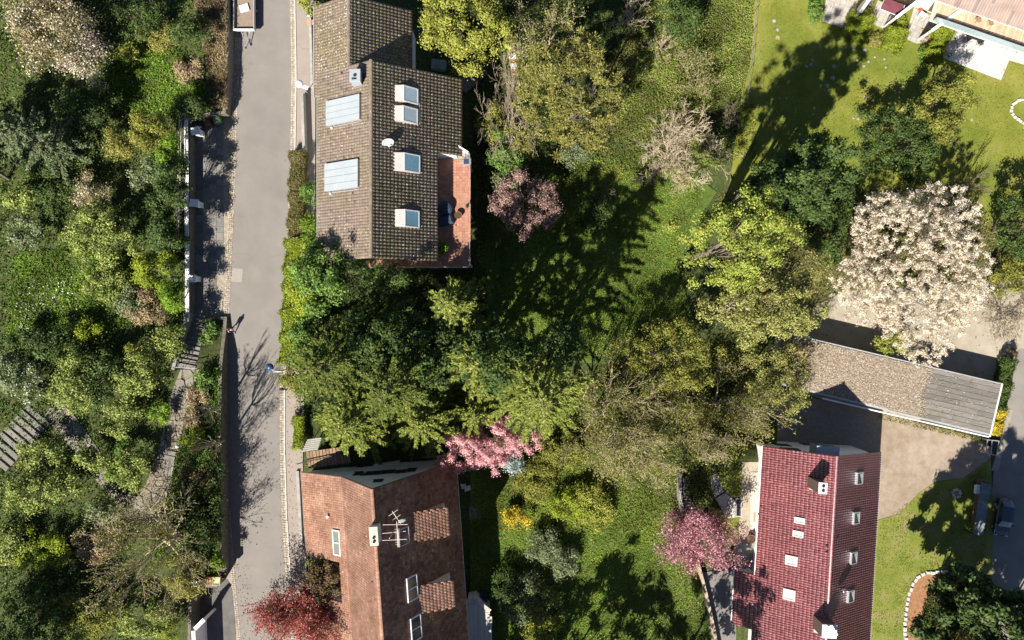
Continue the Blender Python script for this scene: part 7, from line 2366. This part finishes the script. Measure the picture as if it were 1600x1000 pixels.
bare('bare_tree', 'round tan bush with fine bare twigs at the edge of the dark hollow', 'shrub', 1066, 243, 64, 6, TWIGP, levels=6, n1=16, rmin=.017, buds='dry', nb=2500, bud=.1, spread=.9, trunk=.1)
broad('bush', 'dark green conifer bush behind the round tan bush', 'bush', 1110, 235, 34, 5, 'yew', leaf=.16)
broad('tree', 'tall dark tree added to close the lawn shadow between the two other dark trees below the lawn', 'tree', 1208, 330, 36, 24, 'dark', leaf=.24, ry=40, crz=.47, fill=3.2, ncl=60)  # extra tree put in to make the shadow on the lawn solid
bare('bare_tree', 'thin bare stems rising from the pale bank grass', 'shrub', 1085, 115, 40, 5, TWIG, levels=5, n1=5, rmin=.015, buds='olivepale', nb=2600, bud=.13)
bare('bare_tree', 'faint grey bare bush at the edge of the upper lawn shade', 'shrub', 1142, 185, 20, 3, TWIGD, levels=5, rmin=.014)
broad('plum_tree', 'reddish-brown plum bush below the pine', 'tree', 822, 318, 52, 6.5, 'plum', leaf=.15, crz=.45)
broad('bush', 'glossy bright holly-green bush between the house and the pine', 'bush', 788, 240, 24, 5, 'holly', leaf=.17, m=WAXY, ry=34)
broad('bush', 'yellow-leaved bush left of the holly-green one', 'bush', 768, 198, 24, 4.5, 'yellowgreen', leaf=.17)
broad('bush', 'pale greenish bush at the left foot of the plum', 'bush', 795, 288, 24, 4, 'grey', leaf=.15)
broad('bush', 'shaded low bush alone in the dark hollow', 'bush', 932, 335, 30, 3.5, 'dark', leaf=.18)
bare('bare_tree', 'small grey twiggy shrub deep in the dark hollow', 'shrub', 945, 305, 18, 2.5, TWIGD, levels=5, rmin=.013)
broad('bush', 'grey-leaved bush at the foot of the pine', 'bush', 893, 245, 26, 4, 'grey', leaf=.15, ry=16)
broad('tree', 'tall yellow-green feathery tree right of the central meadow', 'tree', 1142, 378, 96, 25, 'lime', leaf=.17, ry=72, crz=.30, ncl=150, twigs=True, bark=TWIGD, lob=.4)
broad('tree', 'slim dark tree top rising behind the feathery yellow-green tree', 'tree', 1240, 292, 50, 27, 'dark', leaf=.22, ry=62, crz=.47, fill=3.2, ncl=85)
broad('tree', 'tall dark tree between the round tan bush and the feathery yellow-green one', 'tree', 1180, 318, 44, 26, 'dark', leaf=.22, ry=44, crz=.47, fill=3.2, ncl=65)
broad('tree', 'olive feathery tree just below the tallest yellow-green one', 'tree', 1185, 478, 98, 18, 'olivepale', leaf=.19, ry=62, crz=.26, ncl=120, bark=TWIG)
bare('bare_tree', 'pale bare crown mixed into the olive trees beside the garage', 'tree', 1240, 470, 60, 14, TWIG, levels=5, rmin=.018, buds='olive', nb=4200, bud=.16)
broad('cherry_tree', 'large white-flowering cherry tree above the garage', 'tree', 1424, 420, 130, 13, 'whiteblossom', n=92000, leaf=.13, ry=136, crz=.44, ncl=1500, m=PETAL, bark=TWIGD, lob=.22)
broad('tree', 'yellow-green sprouting shrub at the lower edge of the white cherry', 'bush', 1395, 532, 30, 4, 'yellowgreen', leaf=.17, ry=20)
broad('tree', 'round olive tree standing on the upper lawn', 'tree', 1465, 170, 44, 10, 'olive', leaf=.17, ry=52, crz=.42, fill=1.5)
broad('tree', 'dark spreading tree left of the round olive lawn tree', 'tree', 1402, 222, 72, 7, 'dark', leaf=.18, ry=62, crz=.42, fill=1.1)
broad('bush', 'dim shrubs in the tree shade left of the white cherry', 'bush', 1290, 345, 58, 5, 'dark', leaf=.2, ry=70)
broad('bush', 'dark bushes between the lawn and the yellow-green tree', 'bush', 1260, 275, 45, 5, 'dark', leaf=.2, ry=40)
bare('bare_tree', 'thin bare sapling on the lawn above the white cherry', 'shrub', 1525, 285, 28, 5, TWIGD, levels=5, n1=5, rmin=.014, up=.5)
broad('tree', 'dark evergreen at the right edge beside the white cherry', 'tree', 1592, 355, 38, 8, 'dark', leaf=.2, ry=60)
broad('tree', 'olive bush at the right edge below the dark evergreen', 'bush', 1582, 430, 36, 5, 'olive', leaf=.17, ry=36)
bare('bare_tree', 'brown bare brush at the right edge above the gravel', 'shrub', 1580, 485, 46, 4, TWIGD, levels=5, rmin=.016, buds='dry', nb=1800, bud=.12)
hedge('hedge', 'narrow dark hedge along the right edge of the garage', [(1578, 560), (1570, 600), (1562, 640)], 1.3, 1.6, 'dark', .15)
hedge('forsythia', 'row of yellow-flowering bushes at the end of the boarded garage roof', [(1564, 640), (1558, 660), (1553, 680)], 1.25, 1.3, 'yellow', .13, cat='bush')
broad('bush', 'small brown-grey clipped bush at the tip of the hedge by the gravel', 'bush', 1580, 553, 9, 1.6, 'ivybrown', leaf=.12)
# M7: yews and larches in the middle
for (px, py, r, h, pal, lab, kw) in (
    (524, 568, 84, 19, 'yew', 'dark feathery conifer nearest the road lamp', dict(per=7)),
    (625, 600, 88, 23, 'yew', 'broad dark conifer in the heart of the central clump', dict(per=6)),
    (560, 655, 82, 15, 'spruce', 'drooping olive conifer brushing the boarded lean-to', dict(per=10, droop=.35)),
    (665, 650, 78, 15, 'spruce', 'drooping olive conifer above the white gable', dict(per=10, droop=.35)),
    (712, 478, 62, 23, 'spruce', 'slender conifer with star-shaped top below the balcony', dict(per=7, curve=.8)),
    (752, 560, 76, 23, 'spruce', 'olive conifer between the slender one and the wide star-shaped one', dict(per=6)),
    (838, 605, 98, 27, 'spruce', 'wide star-shaped conifer with radiating pale branches', dict(per=7, dens=1.35, curve=.55, droop=.25, width=.12)),
    (745, 645, 62, 11, 'spruce', 'low drooping conifer behind the pink cherry', dict(per=6, droop=.45))):
    conifer('conifer', lab, 'tree', px, py, r, h, pal, group='conifers of the central clump', **kw)
broad('tree', 'dark round evergreen added for its shadow in the upper left of the central clump', 'tree', 600, 535, 66, 17, 'dark', leaf=.24, ry=60, crz=.42, fill=2)  # this and the next three evergreens are added to throw the wide meadow shadow
broad('tree', 'dark evergreen added for its shadow in the middle of the central clump', 'tree', 680, 550, 58, 18, 'dark', leaf=.24, ry=60, crz=.42, fill=2)
broad('tree', 'dark evergreen added for its shadow beside the wide star-shaped conifer', 'tree', 765, 558, 58, 24, 'dark', leaf=.24, ry=60, crz=.42, fill=2)
broad('tree', 'dark evergreen added for its shadow at the meadow side of the wide star-shaped conifer', 'tree', 872, 540, 40, 21, 'dark', leaf=.24, ry=40, crz=.42, fill=2)
broad('laurel', 'bright yellow-green bush rising behind the pavement hedge', 'bush', 482, 440, 32, 6, 'hedge', leaf=.2, ry=56, crz=.45)
broad('laurel', 'bright green leafy tree at the corner of the brown-roofed house', 'tree', 506, 428, 46, 11.8, 'holly', leaf=.21, m=WAXY, ry=60, crz=.5)
broad('laurel', 'dark leafy shrub against the south end of the brown roof', 'bush', 545, 425, 38, 9.0, 'dark', leaf=.2, m=WAXY, ry=34)
broad('tree', 'leafy tree in shade whose top darkens the lower balcony corner', 'tree', 614, 440, 38, 13.5, 'dark', leaf=.2, ry=30)
broad('bush', 'tall shrub tucked between hedge and house wall', 'bush', 484, 305, 11, 3, 'holly', leaf=.15, ry=22)
broad('bush', 'dark shrub tucked by the wall just below the collectors', 'bush', 486, 355, 12, 3.2, 'vivid', leaf=.15, ry=30)
hedge('hedge', 'long clipped tan and green hedge along the pavement', [(465, 236), (464, 300), (461, 370)], 1.6, 1.5, 'hedgetan', .12)
hedge('hedge', 'bright green stretch of hedge along the pavement below the brown roof', [(460, 372), (457, 440), (453, 520), (450, 570)], 1.9, 1.6, 'hedge', .13)
broad('bush', 'olive bush spilling over the pavement below the street lamp', 'bush', 466, 590, 22, 4, 'olive', leaf=.17, ry=40)
broad('bush', 'green bush behind the hedge left of the shaded conifers', 'bush', 480, 530, 26, 4.5, 'holly', leaf=.18, ry=40)
hedge('hedge', 'short bright green hedge on the pavement beside the white canopy', [(466, 650), (467, 702)], 1.1, 1.3, 'hedge', .12)
broad('cherry_tree', 'bright pink flowering cherry beside the white gable', 'tree', 756, 697, 76, 9.5, 'pinkblossom', n=22000, leaf=.145, ry=42, crz=.36, ncl=150, m=PETAL, bark=TWIGD, rot=.12, lob=.45)
broad('bush', 'silvery shrub under the right end of the pink cherry', 'bush', 800, 722, 22, 3, 'silver', leaf=.16, ry=16)
bare('bare_tree', 'wide bare olive tree in the centre with thick pale limbs', 'tree', 955, 640, 92, 14, TWIG, levels=6, n1=8, rmin=.018, buds='olive', nb=7000, bud=.15, spread=.85)
bare('bare_tree', 'hazy olive-tan tree below the wide bare one', 'tree', 985, 735, 78, 11, TWIG, levels=6, n1=9, rmin=.016, buds='olivepale', nb=12000, bud=.14, ry=80)
broad('tree', 'olive tree in thin leaf just right of the star-shaped conifer', 'tree', 1045, 560, 82, 12, 'olive', leaf=.17, ry=58, fill=.8, ncl=110, bark=TWIG)
bare('bare_tree', 'tangled bare tree over the path north of the red house', 'tree', 1130, 640, 82, 11, TWIG, levels=6, n1=8, rmin=.017, buds='olive', nb=9000, bud=.15, ry=70)
broad('tree', 'leafy olive tree against the left end of the garage', 'tree', 1215, 585, 58, 8.5, 'olivepale', leaf=.16, ry=58, ncl=80, fill=.8)
bare('bare_tree', 'brown twiggy crown lying over the garage roof end', 'tree', 1245, 560, 40, 9, TWIG, levels=5, rmin=.015, buds='dry', nb=1500, bud=.13)
bare('bare_tree', 'bare branchy tree above the lawn west of the red house', 'tree', 1115, 705, 48, 8, TWIG, levels=6, rmin=.017, buds='olivepale', nb=2600, bud=.13, ry=34)
bare('cherry_tree', 'dusky pink flowering tree west of the red house', 'tree', 1096, 838, 58, 8, TWIGD, levels=6, n1=8, rmin=.013, buds='magenta', nb=14000, bud=.16, zv=.62, ry=55, budspread=.32)
broad('forsythia', 'small bright yellow bush in the lower garden', 'bush', 808, 815, 21, 2.4, 'yellow', leaf=.16)
for (px, py, r, ry, pal, lab) in ((850, 855, 32, 26, 'grey', 'round grey-green shrub below the yellow bush'), (880, 878, 28, 30, 'grey', 'grey-green shrub joined to the right of the round one'), (815, 935, 34, 42, 'grey', 'pale variegated shrub in the lower garden'),
                                  (850, 945, 30, 36, 'rhodo', 'olive shrub right of the variegated one'), (785, 920, 24, 30, 'dark', 'dark shrub left of the variegated one'), (845, 985, 30, 24, 'yellowgreen', 'yellowish shrub at the bottom edge right of the ribbed shed'),
                                  (890, 790, 36, 30, 'hedge', 'mound of bright weeds in the lower garden'), (840, 745, 40, 36, 'olive', 'low olive thicket below the pink cherry'), (880, 705, 44, 28, 'olive', 'thicket between pink cherry and the hazy tree'),
                                  (925, 790, 34, 40, 'yellowgreen', 'sunny yellow-green thicket left of the hazy tree')):
    broad('shrub', lab, 'shrub', px, py, r, 2.6 if pal != 'dark' else 3, pal, leaf=.15, ry=ry, m=WAXY if pal == 'grey' else None)
broad('tree', 'large dark leafy tree over the bark mulch bed at the bottom right corner', 'tree', 1542, 985, 108, 18, 'dark', leaf=.30, ry=94, crz=.46, m=WAXY, ncl=210, fill=6)
broad('bush', 'small weed bush under the corrugated lean-to', 'bush', 1517, 822, 7, 1.2, 'hedge', leaf=.12)
# row house hedges
hedge('hedge_bush', 'clipped bright yellow-green bush left between the patios', [(1350, 22), (1335, 58)], 2.5, 1.7, 'hedge', .12, 1.2, 'hedge')
hedge('hedge_bush', 'clipped bright yellow-green bush below the maroon awning', [(1404, 46), (1393, 78)], 2.2, 1.7, 'hedge', .12, 1.2, 'hedge')
hedge('hedge_bush', 'loose sloping hedge along the left side of the large patio', [(1478, 44), (1455, 96)], 1.8, 1.3, 'hedge', .12, 1.1, 'hedge', rough=.25)
for (px, py, r, ry, rot, h, pal, lab) in ((1274, 18, 14, 22, -.2, 2, 'holly', 'green bush left of the leftmost patio'), (1447, 84, 12, 14, 0, 1.0, 'holly', 'low dark bush at the foot of the narrow patio'),
                                          (1368, 62, 16, 12, 0, .8, 'drygreen', 'low tufty plants between the two clipped bushes'), (1408, 36, 6, 12, -.4, 1.2, 'hedge', 'narrow green shrub under the second fin wall')):
    broad('hedge_bush', lab, 'bush', px, py, r, h, pal, leaf=.12, ry=ry, rot=rot, crz=.5, lob=.1, twigs=True, fill=1.6, ncl=50)
bare('cherry_tree', 'red-leaved maple spreading over the road at the bottom edge', 'tree', 456, 972, 92, 7.5, TWIGD, levels=6, n1=14, rmin=.016, buds='maple', nb=15000, bud=.16, zv=.65, budspread=.25, ry=66)
broad('creeper', 'brown and green creeper filling the roof terrace of the clay-tiled house', 'creeper', 512, 902, 34, 6.4, 'ivybrown', leaf=.15, ry=40, crz=.36, fill=1.8, ncl=70)
broad('creeper', 'small green leafy patch at the upper end of the roof terrace', 'creeper', 500, 882, 18, 4.6, 'vivid', leaf=.17, ry=9, crz=.25)
broad('creeper', 'red-brown plant at the lower end of the roof terrace', 'creeper', 505, 955, 30, 5.4, 'maple', leaf=.14, ry=20, crz=.3)
broad('balcony_plant', 'leafy potted plant in the shaded lower corner of the balcony', 'plant', 690, 385, 10, 7.8, 'vivid', leaf=.15, crz=.1, twigs=False, ry=14)
broad('bush', 'yellow-green bush at the upper pavement end beside the brown roof', 'bush', 484, 8, 16, 2.4, 'yellowgreen', leaf=.15)
# trees just outside the frame whose shadows fall into it
for (px, py, r, h, pal, lab) in ((760, 1125, 80, 14, 'olive', 'tall tree beyond the lower edge left of the meadow'), (880, 1120, 65, 15, 'olive', 'second tall tree beyond the lower edge of the meadow'), (985, 1130, 60, 14, 'olive', 'third tall tree beyond the lower edge of the meadow'),
                                 (1108, 1118, 62, 17, 'olive', 'tree beyond the lower edge before the annexe of the red house'), (1560, 1120, 80, 20, 'dark', 'tree beyond the lower edge beside the lane'), (1665, 1060, 75, 20, 'dark', 'tree beyond the right edge beside the lane')):
    broad('tree', lab, 'tree', px, py, r, h, pal, leaf=.34, fill=3 if pal == 'dark' else 1.2, ncl=200 if pal == 'dark' else None)

# ---------------------------------------------------------------- terrace garden west of the road
bare('magnolia_tree', 'large white magnolia in the upper left corner', 'tree', 52, 52, 82, 8, TWIGD, levels=6, n1=8, rmin=.014, buds='magnolia', nb=17000, bud=.17, ry=82, zv=.6)
bare('cherry_tree', 'thin pinkish flowering shrub right of the large magnolia', 'shrub', 122, 90, 32, 4.5, TWIGD, levels=5, rmin=.013, buds='whiteblossom', nb=2600, bud=.16, ry=62)
conifer('conifer', 'blue-green conifer with feathery arms at the left edge', 'tree', 58, 222, 58, 13, 'blue', whorls=12, per=9, leaf=.2, curve=.7, droop=.1)
conifer('conifer', 'dark shaded conifer cut by the left edge', 'tree', 2, 225, 42, 7, 'blue', whorls=10, per=9, leaf=.2)
TB = [
    ('olive', 240, 205, 28, 32, 7, 'upright olive bush near the top of the railing', LEAF), ('drygreen', 185, 222, 36, 26, 2.5, 'scrubby pale bush left of the upright olive one', LEAF),
    ('magnolia', 145, 296, 30, 24, 2.8, 'small white-flowering magnolia bush in the terrace garden', PETAL), ('grey', 225, 272, 24, 22, 2.6, 'grey-leaved bush right of the small magnolia', WAXY),
    ('grey', 44, 360, 24, 28, 2.8, 'grey-green bush in the shade at the left', WAXY), ('rhodo', 35, 308, 26, 22, 2.5, 'patchy olive bush above the shaded grey-green one', WAXY),
    ('rhodo', 158, 368, 58, 50, 4, 'large olive rhododendron in the middle of the terrace garden', WAXY), ('hedge', 246, 422, 34, 30, 4.6, 'soft green bush left of the lowest pillar', LEAF),
    ('rhodo', 165, 440, 34, 36, 2, 'low olive bush at the edge of the daisy grass', WAXY), ('dry', 222, 478, 38, 28, 1.6, 'brown leafless scrub above the steps', LEAF), ('grey', 198, 470, 20, 24, 1.8, 'grey-green bush left of the brown scrub', WAXY),
    ('vivid', 272, 465, 16, 30, 5, 'bright bush beside the wall above the steps', LEAF), ('rhodo', 258, 535, 32, 30, 3, 'rhododendron right beside the upper steps', WAXY), ('yellowgreen', 216, 545, 14, 14, 2, 'small golden bush left of the steps rhododendron', LEAF),
    ('rhodo', 222, 588, 44, 34, 3.6, 'round pale-topped rhododendron halfway down the terrace', WAXY), ('rhodo', 122, 562, 30, 26, 2.6, 'smaller rhododendron at the foot of the daisy grass', WAXY), ('hedge', 135, 512, 26, 20, 1.8, 'light green bush below the daisy grass', LEAF),
    ('rhodo', 118, 606, 40, 36, 3.6, 'big rhododendron above the junction of the two paths', WAXY), ('rhodo', 200, 636, 26, 24, 2.6, 'small rhododendron right of the big one by the junction', WAXY), ('rhodo', 196, 668, 22, 16, 2.4, 'pale low rhododendron above the path fork', WAXY),
    ('whitef', 38, 600, 32, 28, 2.2, 'white-flowered bush near the wide steps', LEAF), ('grey', 12, 580, 30, 30, 2.4, 'grey bush at the left edge above the white-flowered one', WAXY), ('vivid', 246, 645, 18, 18, 1.6, 'vivid green bush beside the middle steps', LEAF),
    ('rhodo', 66, 712, 38, 24, 2.6, 'rhododendron right below the wide steps', WAXY), ('rhodo', 55, 770, 48, 26, 2.8, 'wide rhododendron at the left below the wide steps', WAXY), ('rhodo', 150, 715, 24, 20, 2.2, 'olive bush inside the bend of the paths', WAXY), ('rhodo', 208, 735, 36, 30, 2.8, 'rhododendron just left of the two sunlit steps', WAXY),
    ('holly', 196, 702, 16, 14, 1.8, 'shaded green bush between the path arms', LEAF), ('vivid', 178, 735, 16, 14, 1.0, 'low vivid bush at the inside edge of the fork', LEAF),
    ('holly', 325, 522, 11, 26, 1.3, 'tall narrow shrub in the planted bed beside the steps', WAXY), ('holly', 319, 592, 15, 18, 2.0, 'rounded green shrub at the foot of the upper steps', WAXY), ('dry', 308, 622, 18, 18, 1.6, 'brown twiggy shrub beside the middle steps', LEAF),
    ('hedge', 300, 688, 20, 22, 1.8, 'yellow-green mound beside the ball lamp', LEAF), ('holly', 318, 720, 18, 26, 1.8, 'dark green mound between ball lamp and roadside wall', LEAF), ('dry', 305, 655, 18, 14, 1.5, 'bare brown scrub halfway along the roadside strip', LEAF),
    ('ivybrown', 310, 745, 26, 20, 1.6, 'reddish brown scrub on the roadside strip', LEAF), ('holly', 252, 818, 20, 16, 1.6, 'green bush at the end of the curved hand rail', WAXY), ('grey', 165, 800, 32, 18, 2, 'grey-leaved bush below the path fork', WAXY),
    ('rhodo', 100, 752, 26, 20, 2.2, 'olive bush under the fork path', WAXY), ('hedge', 60, 860, 50, 32, 1.8, 'light green scrub near the bottom left', LEAF), ('dry', 150, 850, 40, 26, 1.5, 'dry pinkish scrub above the big bare tree', LEAF),
    ('rhodo', 20, 850, 30, 26, 2, 'olive scrub at the left edge near the bottom', WAXY), ('drygreen', 285, 905, 32, 32, 2.4, 'straw-green bush left of the clay tub', LEAF), ('vivid', 340, 880, 10, 14, 1.4, 'bright bush above the stone tub', LEAF),
    ('rhodo', 225, 965, 44, 30, 2.6, 'rhododendron at the bottom edge below the big bare tree', WAXY), ('olive', 130, 960, 60, 36, 2.6, 'broad olive thicket at the bottom edge', LEAF), ('hedge', 262, 985, 20, 16, 2.0, 'light bush beside the white angled wall', LEAF),
    ('yellowgreen', 205, 85, 16, 14, 1.2, 'small yellow bush in the upper green patch', LEAF), ('dry', 295, 108, 26, 20, 1.0, 'russet brush on the bank by the upper road', LEAF), ('drygreen', 255, 60, 40, 24, 1.2, 'scrubby bank growth in the upper left', LEAF),
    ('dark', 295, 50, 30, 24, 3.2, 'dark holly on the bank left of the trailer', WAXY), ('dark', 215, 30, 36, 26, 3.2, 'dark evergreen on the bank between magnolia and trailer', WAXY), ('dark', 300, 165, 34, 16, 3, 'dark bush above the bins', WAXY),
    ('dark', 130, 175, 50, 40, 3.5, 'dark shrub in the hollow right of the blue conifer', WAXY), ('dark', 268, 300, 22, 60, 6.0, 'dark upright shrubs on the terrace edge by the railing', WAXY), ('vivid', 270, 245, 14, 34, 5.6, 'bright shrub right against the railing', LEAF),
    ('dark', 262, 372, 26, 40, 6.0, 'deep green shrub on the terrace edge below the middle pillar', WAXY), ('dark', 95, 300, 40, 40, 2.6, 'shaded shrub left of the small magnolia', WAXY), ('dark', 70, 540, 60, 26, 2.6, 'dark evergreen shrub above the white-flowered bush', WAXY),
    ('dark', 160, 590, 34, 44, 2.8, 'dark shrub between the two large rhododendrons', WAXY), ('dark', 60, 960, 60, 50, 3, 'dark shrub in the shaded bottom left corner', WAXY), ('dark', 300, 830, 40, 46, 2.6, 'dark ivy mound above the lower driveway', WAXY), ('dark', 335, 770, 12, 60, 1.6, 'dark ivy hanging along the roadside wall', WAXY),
]
for (pal, px, py, r, ry, h, lab, mm) in TB:
    broad('bush' if pal != 'magnolia' else 'magnolia_bush', lab, 'bush', px, py, r, h * (.75 if px > 293 and py > 505 else 1.35 if h < 4.5 else 1), pal, leaf=.18 if pal in ('rhodo', 'grey', 'dark') else .15, ry=ry, m=mm, crz=.48, fill=1.8 if h > 4.5 else .85)
broad('tree', 'dark tree beyond the lower left corner of the photo', 'tree', -30, 1060, 80, 12, 'dark', leaf=.3)
broad('tree', 'dark tree beyond the left edge of the photo', 'tree', -60, 260, 70, 11, 'dark', leaf=.3)
bare('bare_tree', 'large bare tree over the bottom left with long olive branches', 'tree', 212, 898, 108, 13, TWIG, levels=6, n1=8, rmin=.018, buds='olive', nb=4800, bud=.15, trunk=.15)
for (px, py, r, h, lab) in ((318, 640, 22, 7.5, 'slim pollarded tree beside the middle steps'), (322, 700, 24, 7, 'slim bare tree on the strip beside the ball lamp')):
    bare('bare_tree', lab, 'tree', px, py, r, h, TWIG, levels=4, n1=5, nch=3, rmin=.016, up=.5, r0=.12, trunk=.4, spread=.6)

# pale earth mounds on the upper lawn
rr = random.Random(44)
for (px, py) in ((1311, 62), (1320, 74), (1334, 75), (1350, 103), (1357, 96), (1367, 89), (1382, 92), (1384, 105), (1339, 94), (1352, 78), (1301, 122), (1293, 134), (1260, 104), (1267, 101), (1303, 104), (1341, 185), (1334, 184), (1210, 32), (1215, 46)):
    p = P(px, py, Z0 + .02)
    r_ = rr.uniform(.16, .30)
    mb = MB(); mb.lathe(p, [(r_, 0), (r_ * .8, .05), (r_ * .45, .085), (.03, .10)], 9)
    tag(mb.build('earth_mound', MATS['lane_edge'], smooth=True), 'small pale earth mound on the upper lawn', 'earth mound', 'earth mounds on the upper lawn')
# blown leaves along the road edges
for pts, n, lab in (([(357, 100), (372, 100), (362, 440), (356, 440)], 500, 'loose dry leaves along the west edge of the road'), ([(432, 560), (470, 560), (478, 980), (440, 980)], 420, 'loose dry leaves in the gutter by the pavement'), ([(366, 880), (392, 880), (400, 1000), (372, 1000)], 110, 'loose dry leaves at the road edge beside the lower driveway')):
    SEED[0] += 1
    rng = np.random.default_rng(SEED[0])
    xs = np.array([q[0] for q in pts]); ys = np.array([q[1] for q in pts])
    x = rng.uniform(xs.min(), xs.max(), n * 3); y = rng.uniform(ys.min(), ys.max(), n * 3)
    ok = in_poly(x, y, pts); x, y = x[ok][:n], y[ok][:n]
    pos = np.stack([(x - 800) / S, (500 - y) / S, np.where(x > 447, .11, .03) + rng.uniform(0, .02, len(x))], 1)
    o = leaf_obj('fallen_leaves', pos, rnd_unit(rng, len(x)) * .4 + np.array([0, 0, 1.]), .13, .08, [(.20, .13, .07), (.28, .20, .11), (.13, .09, .05)], rng, None)
    tag(o, lab, 'fallen leaves')
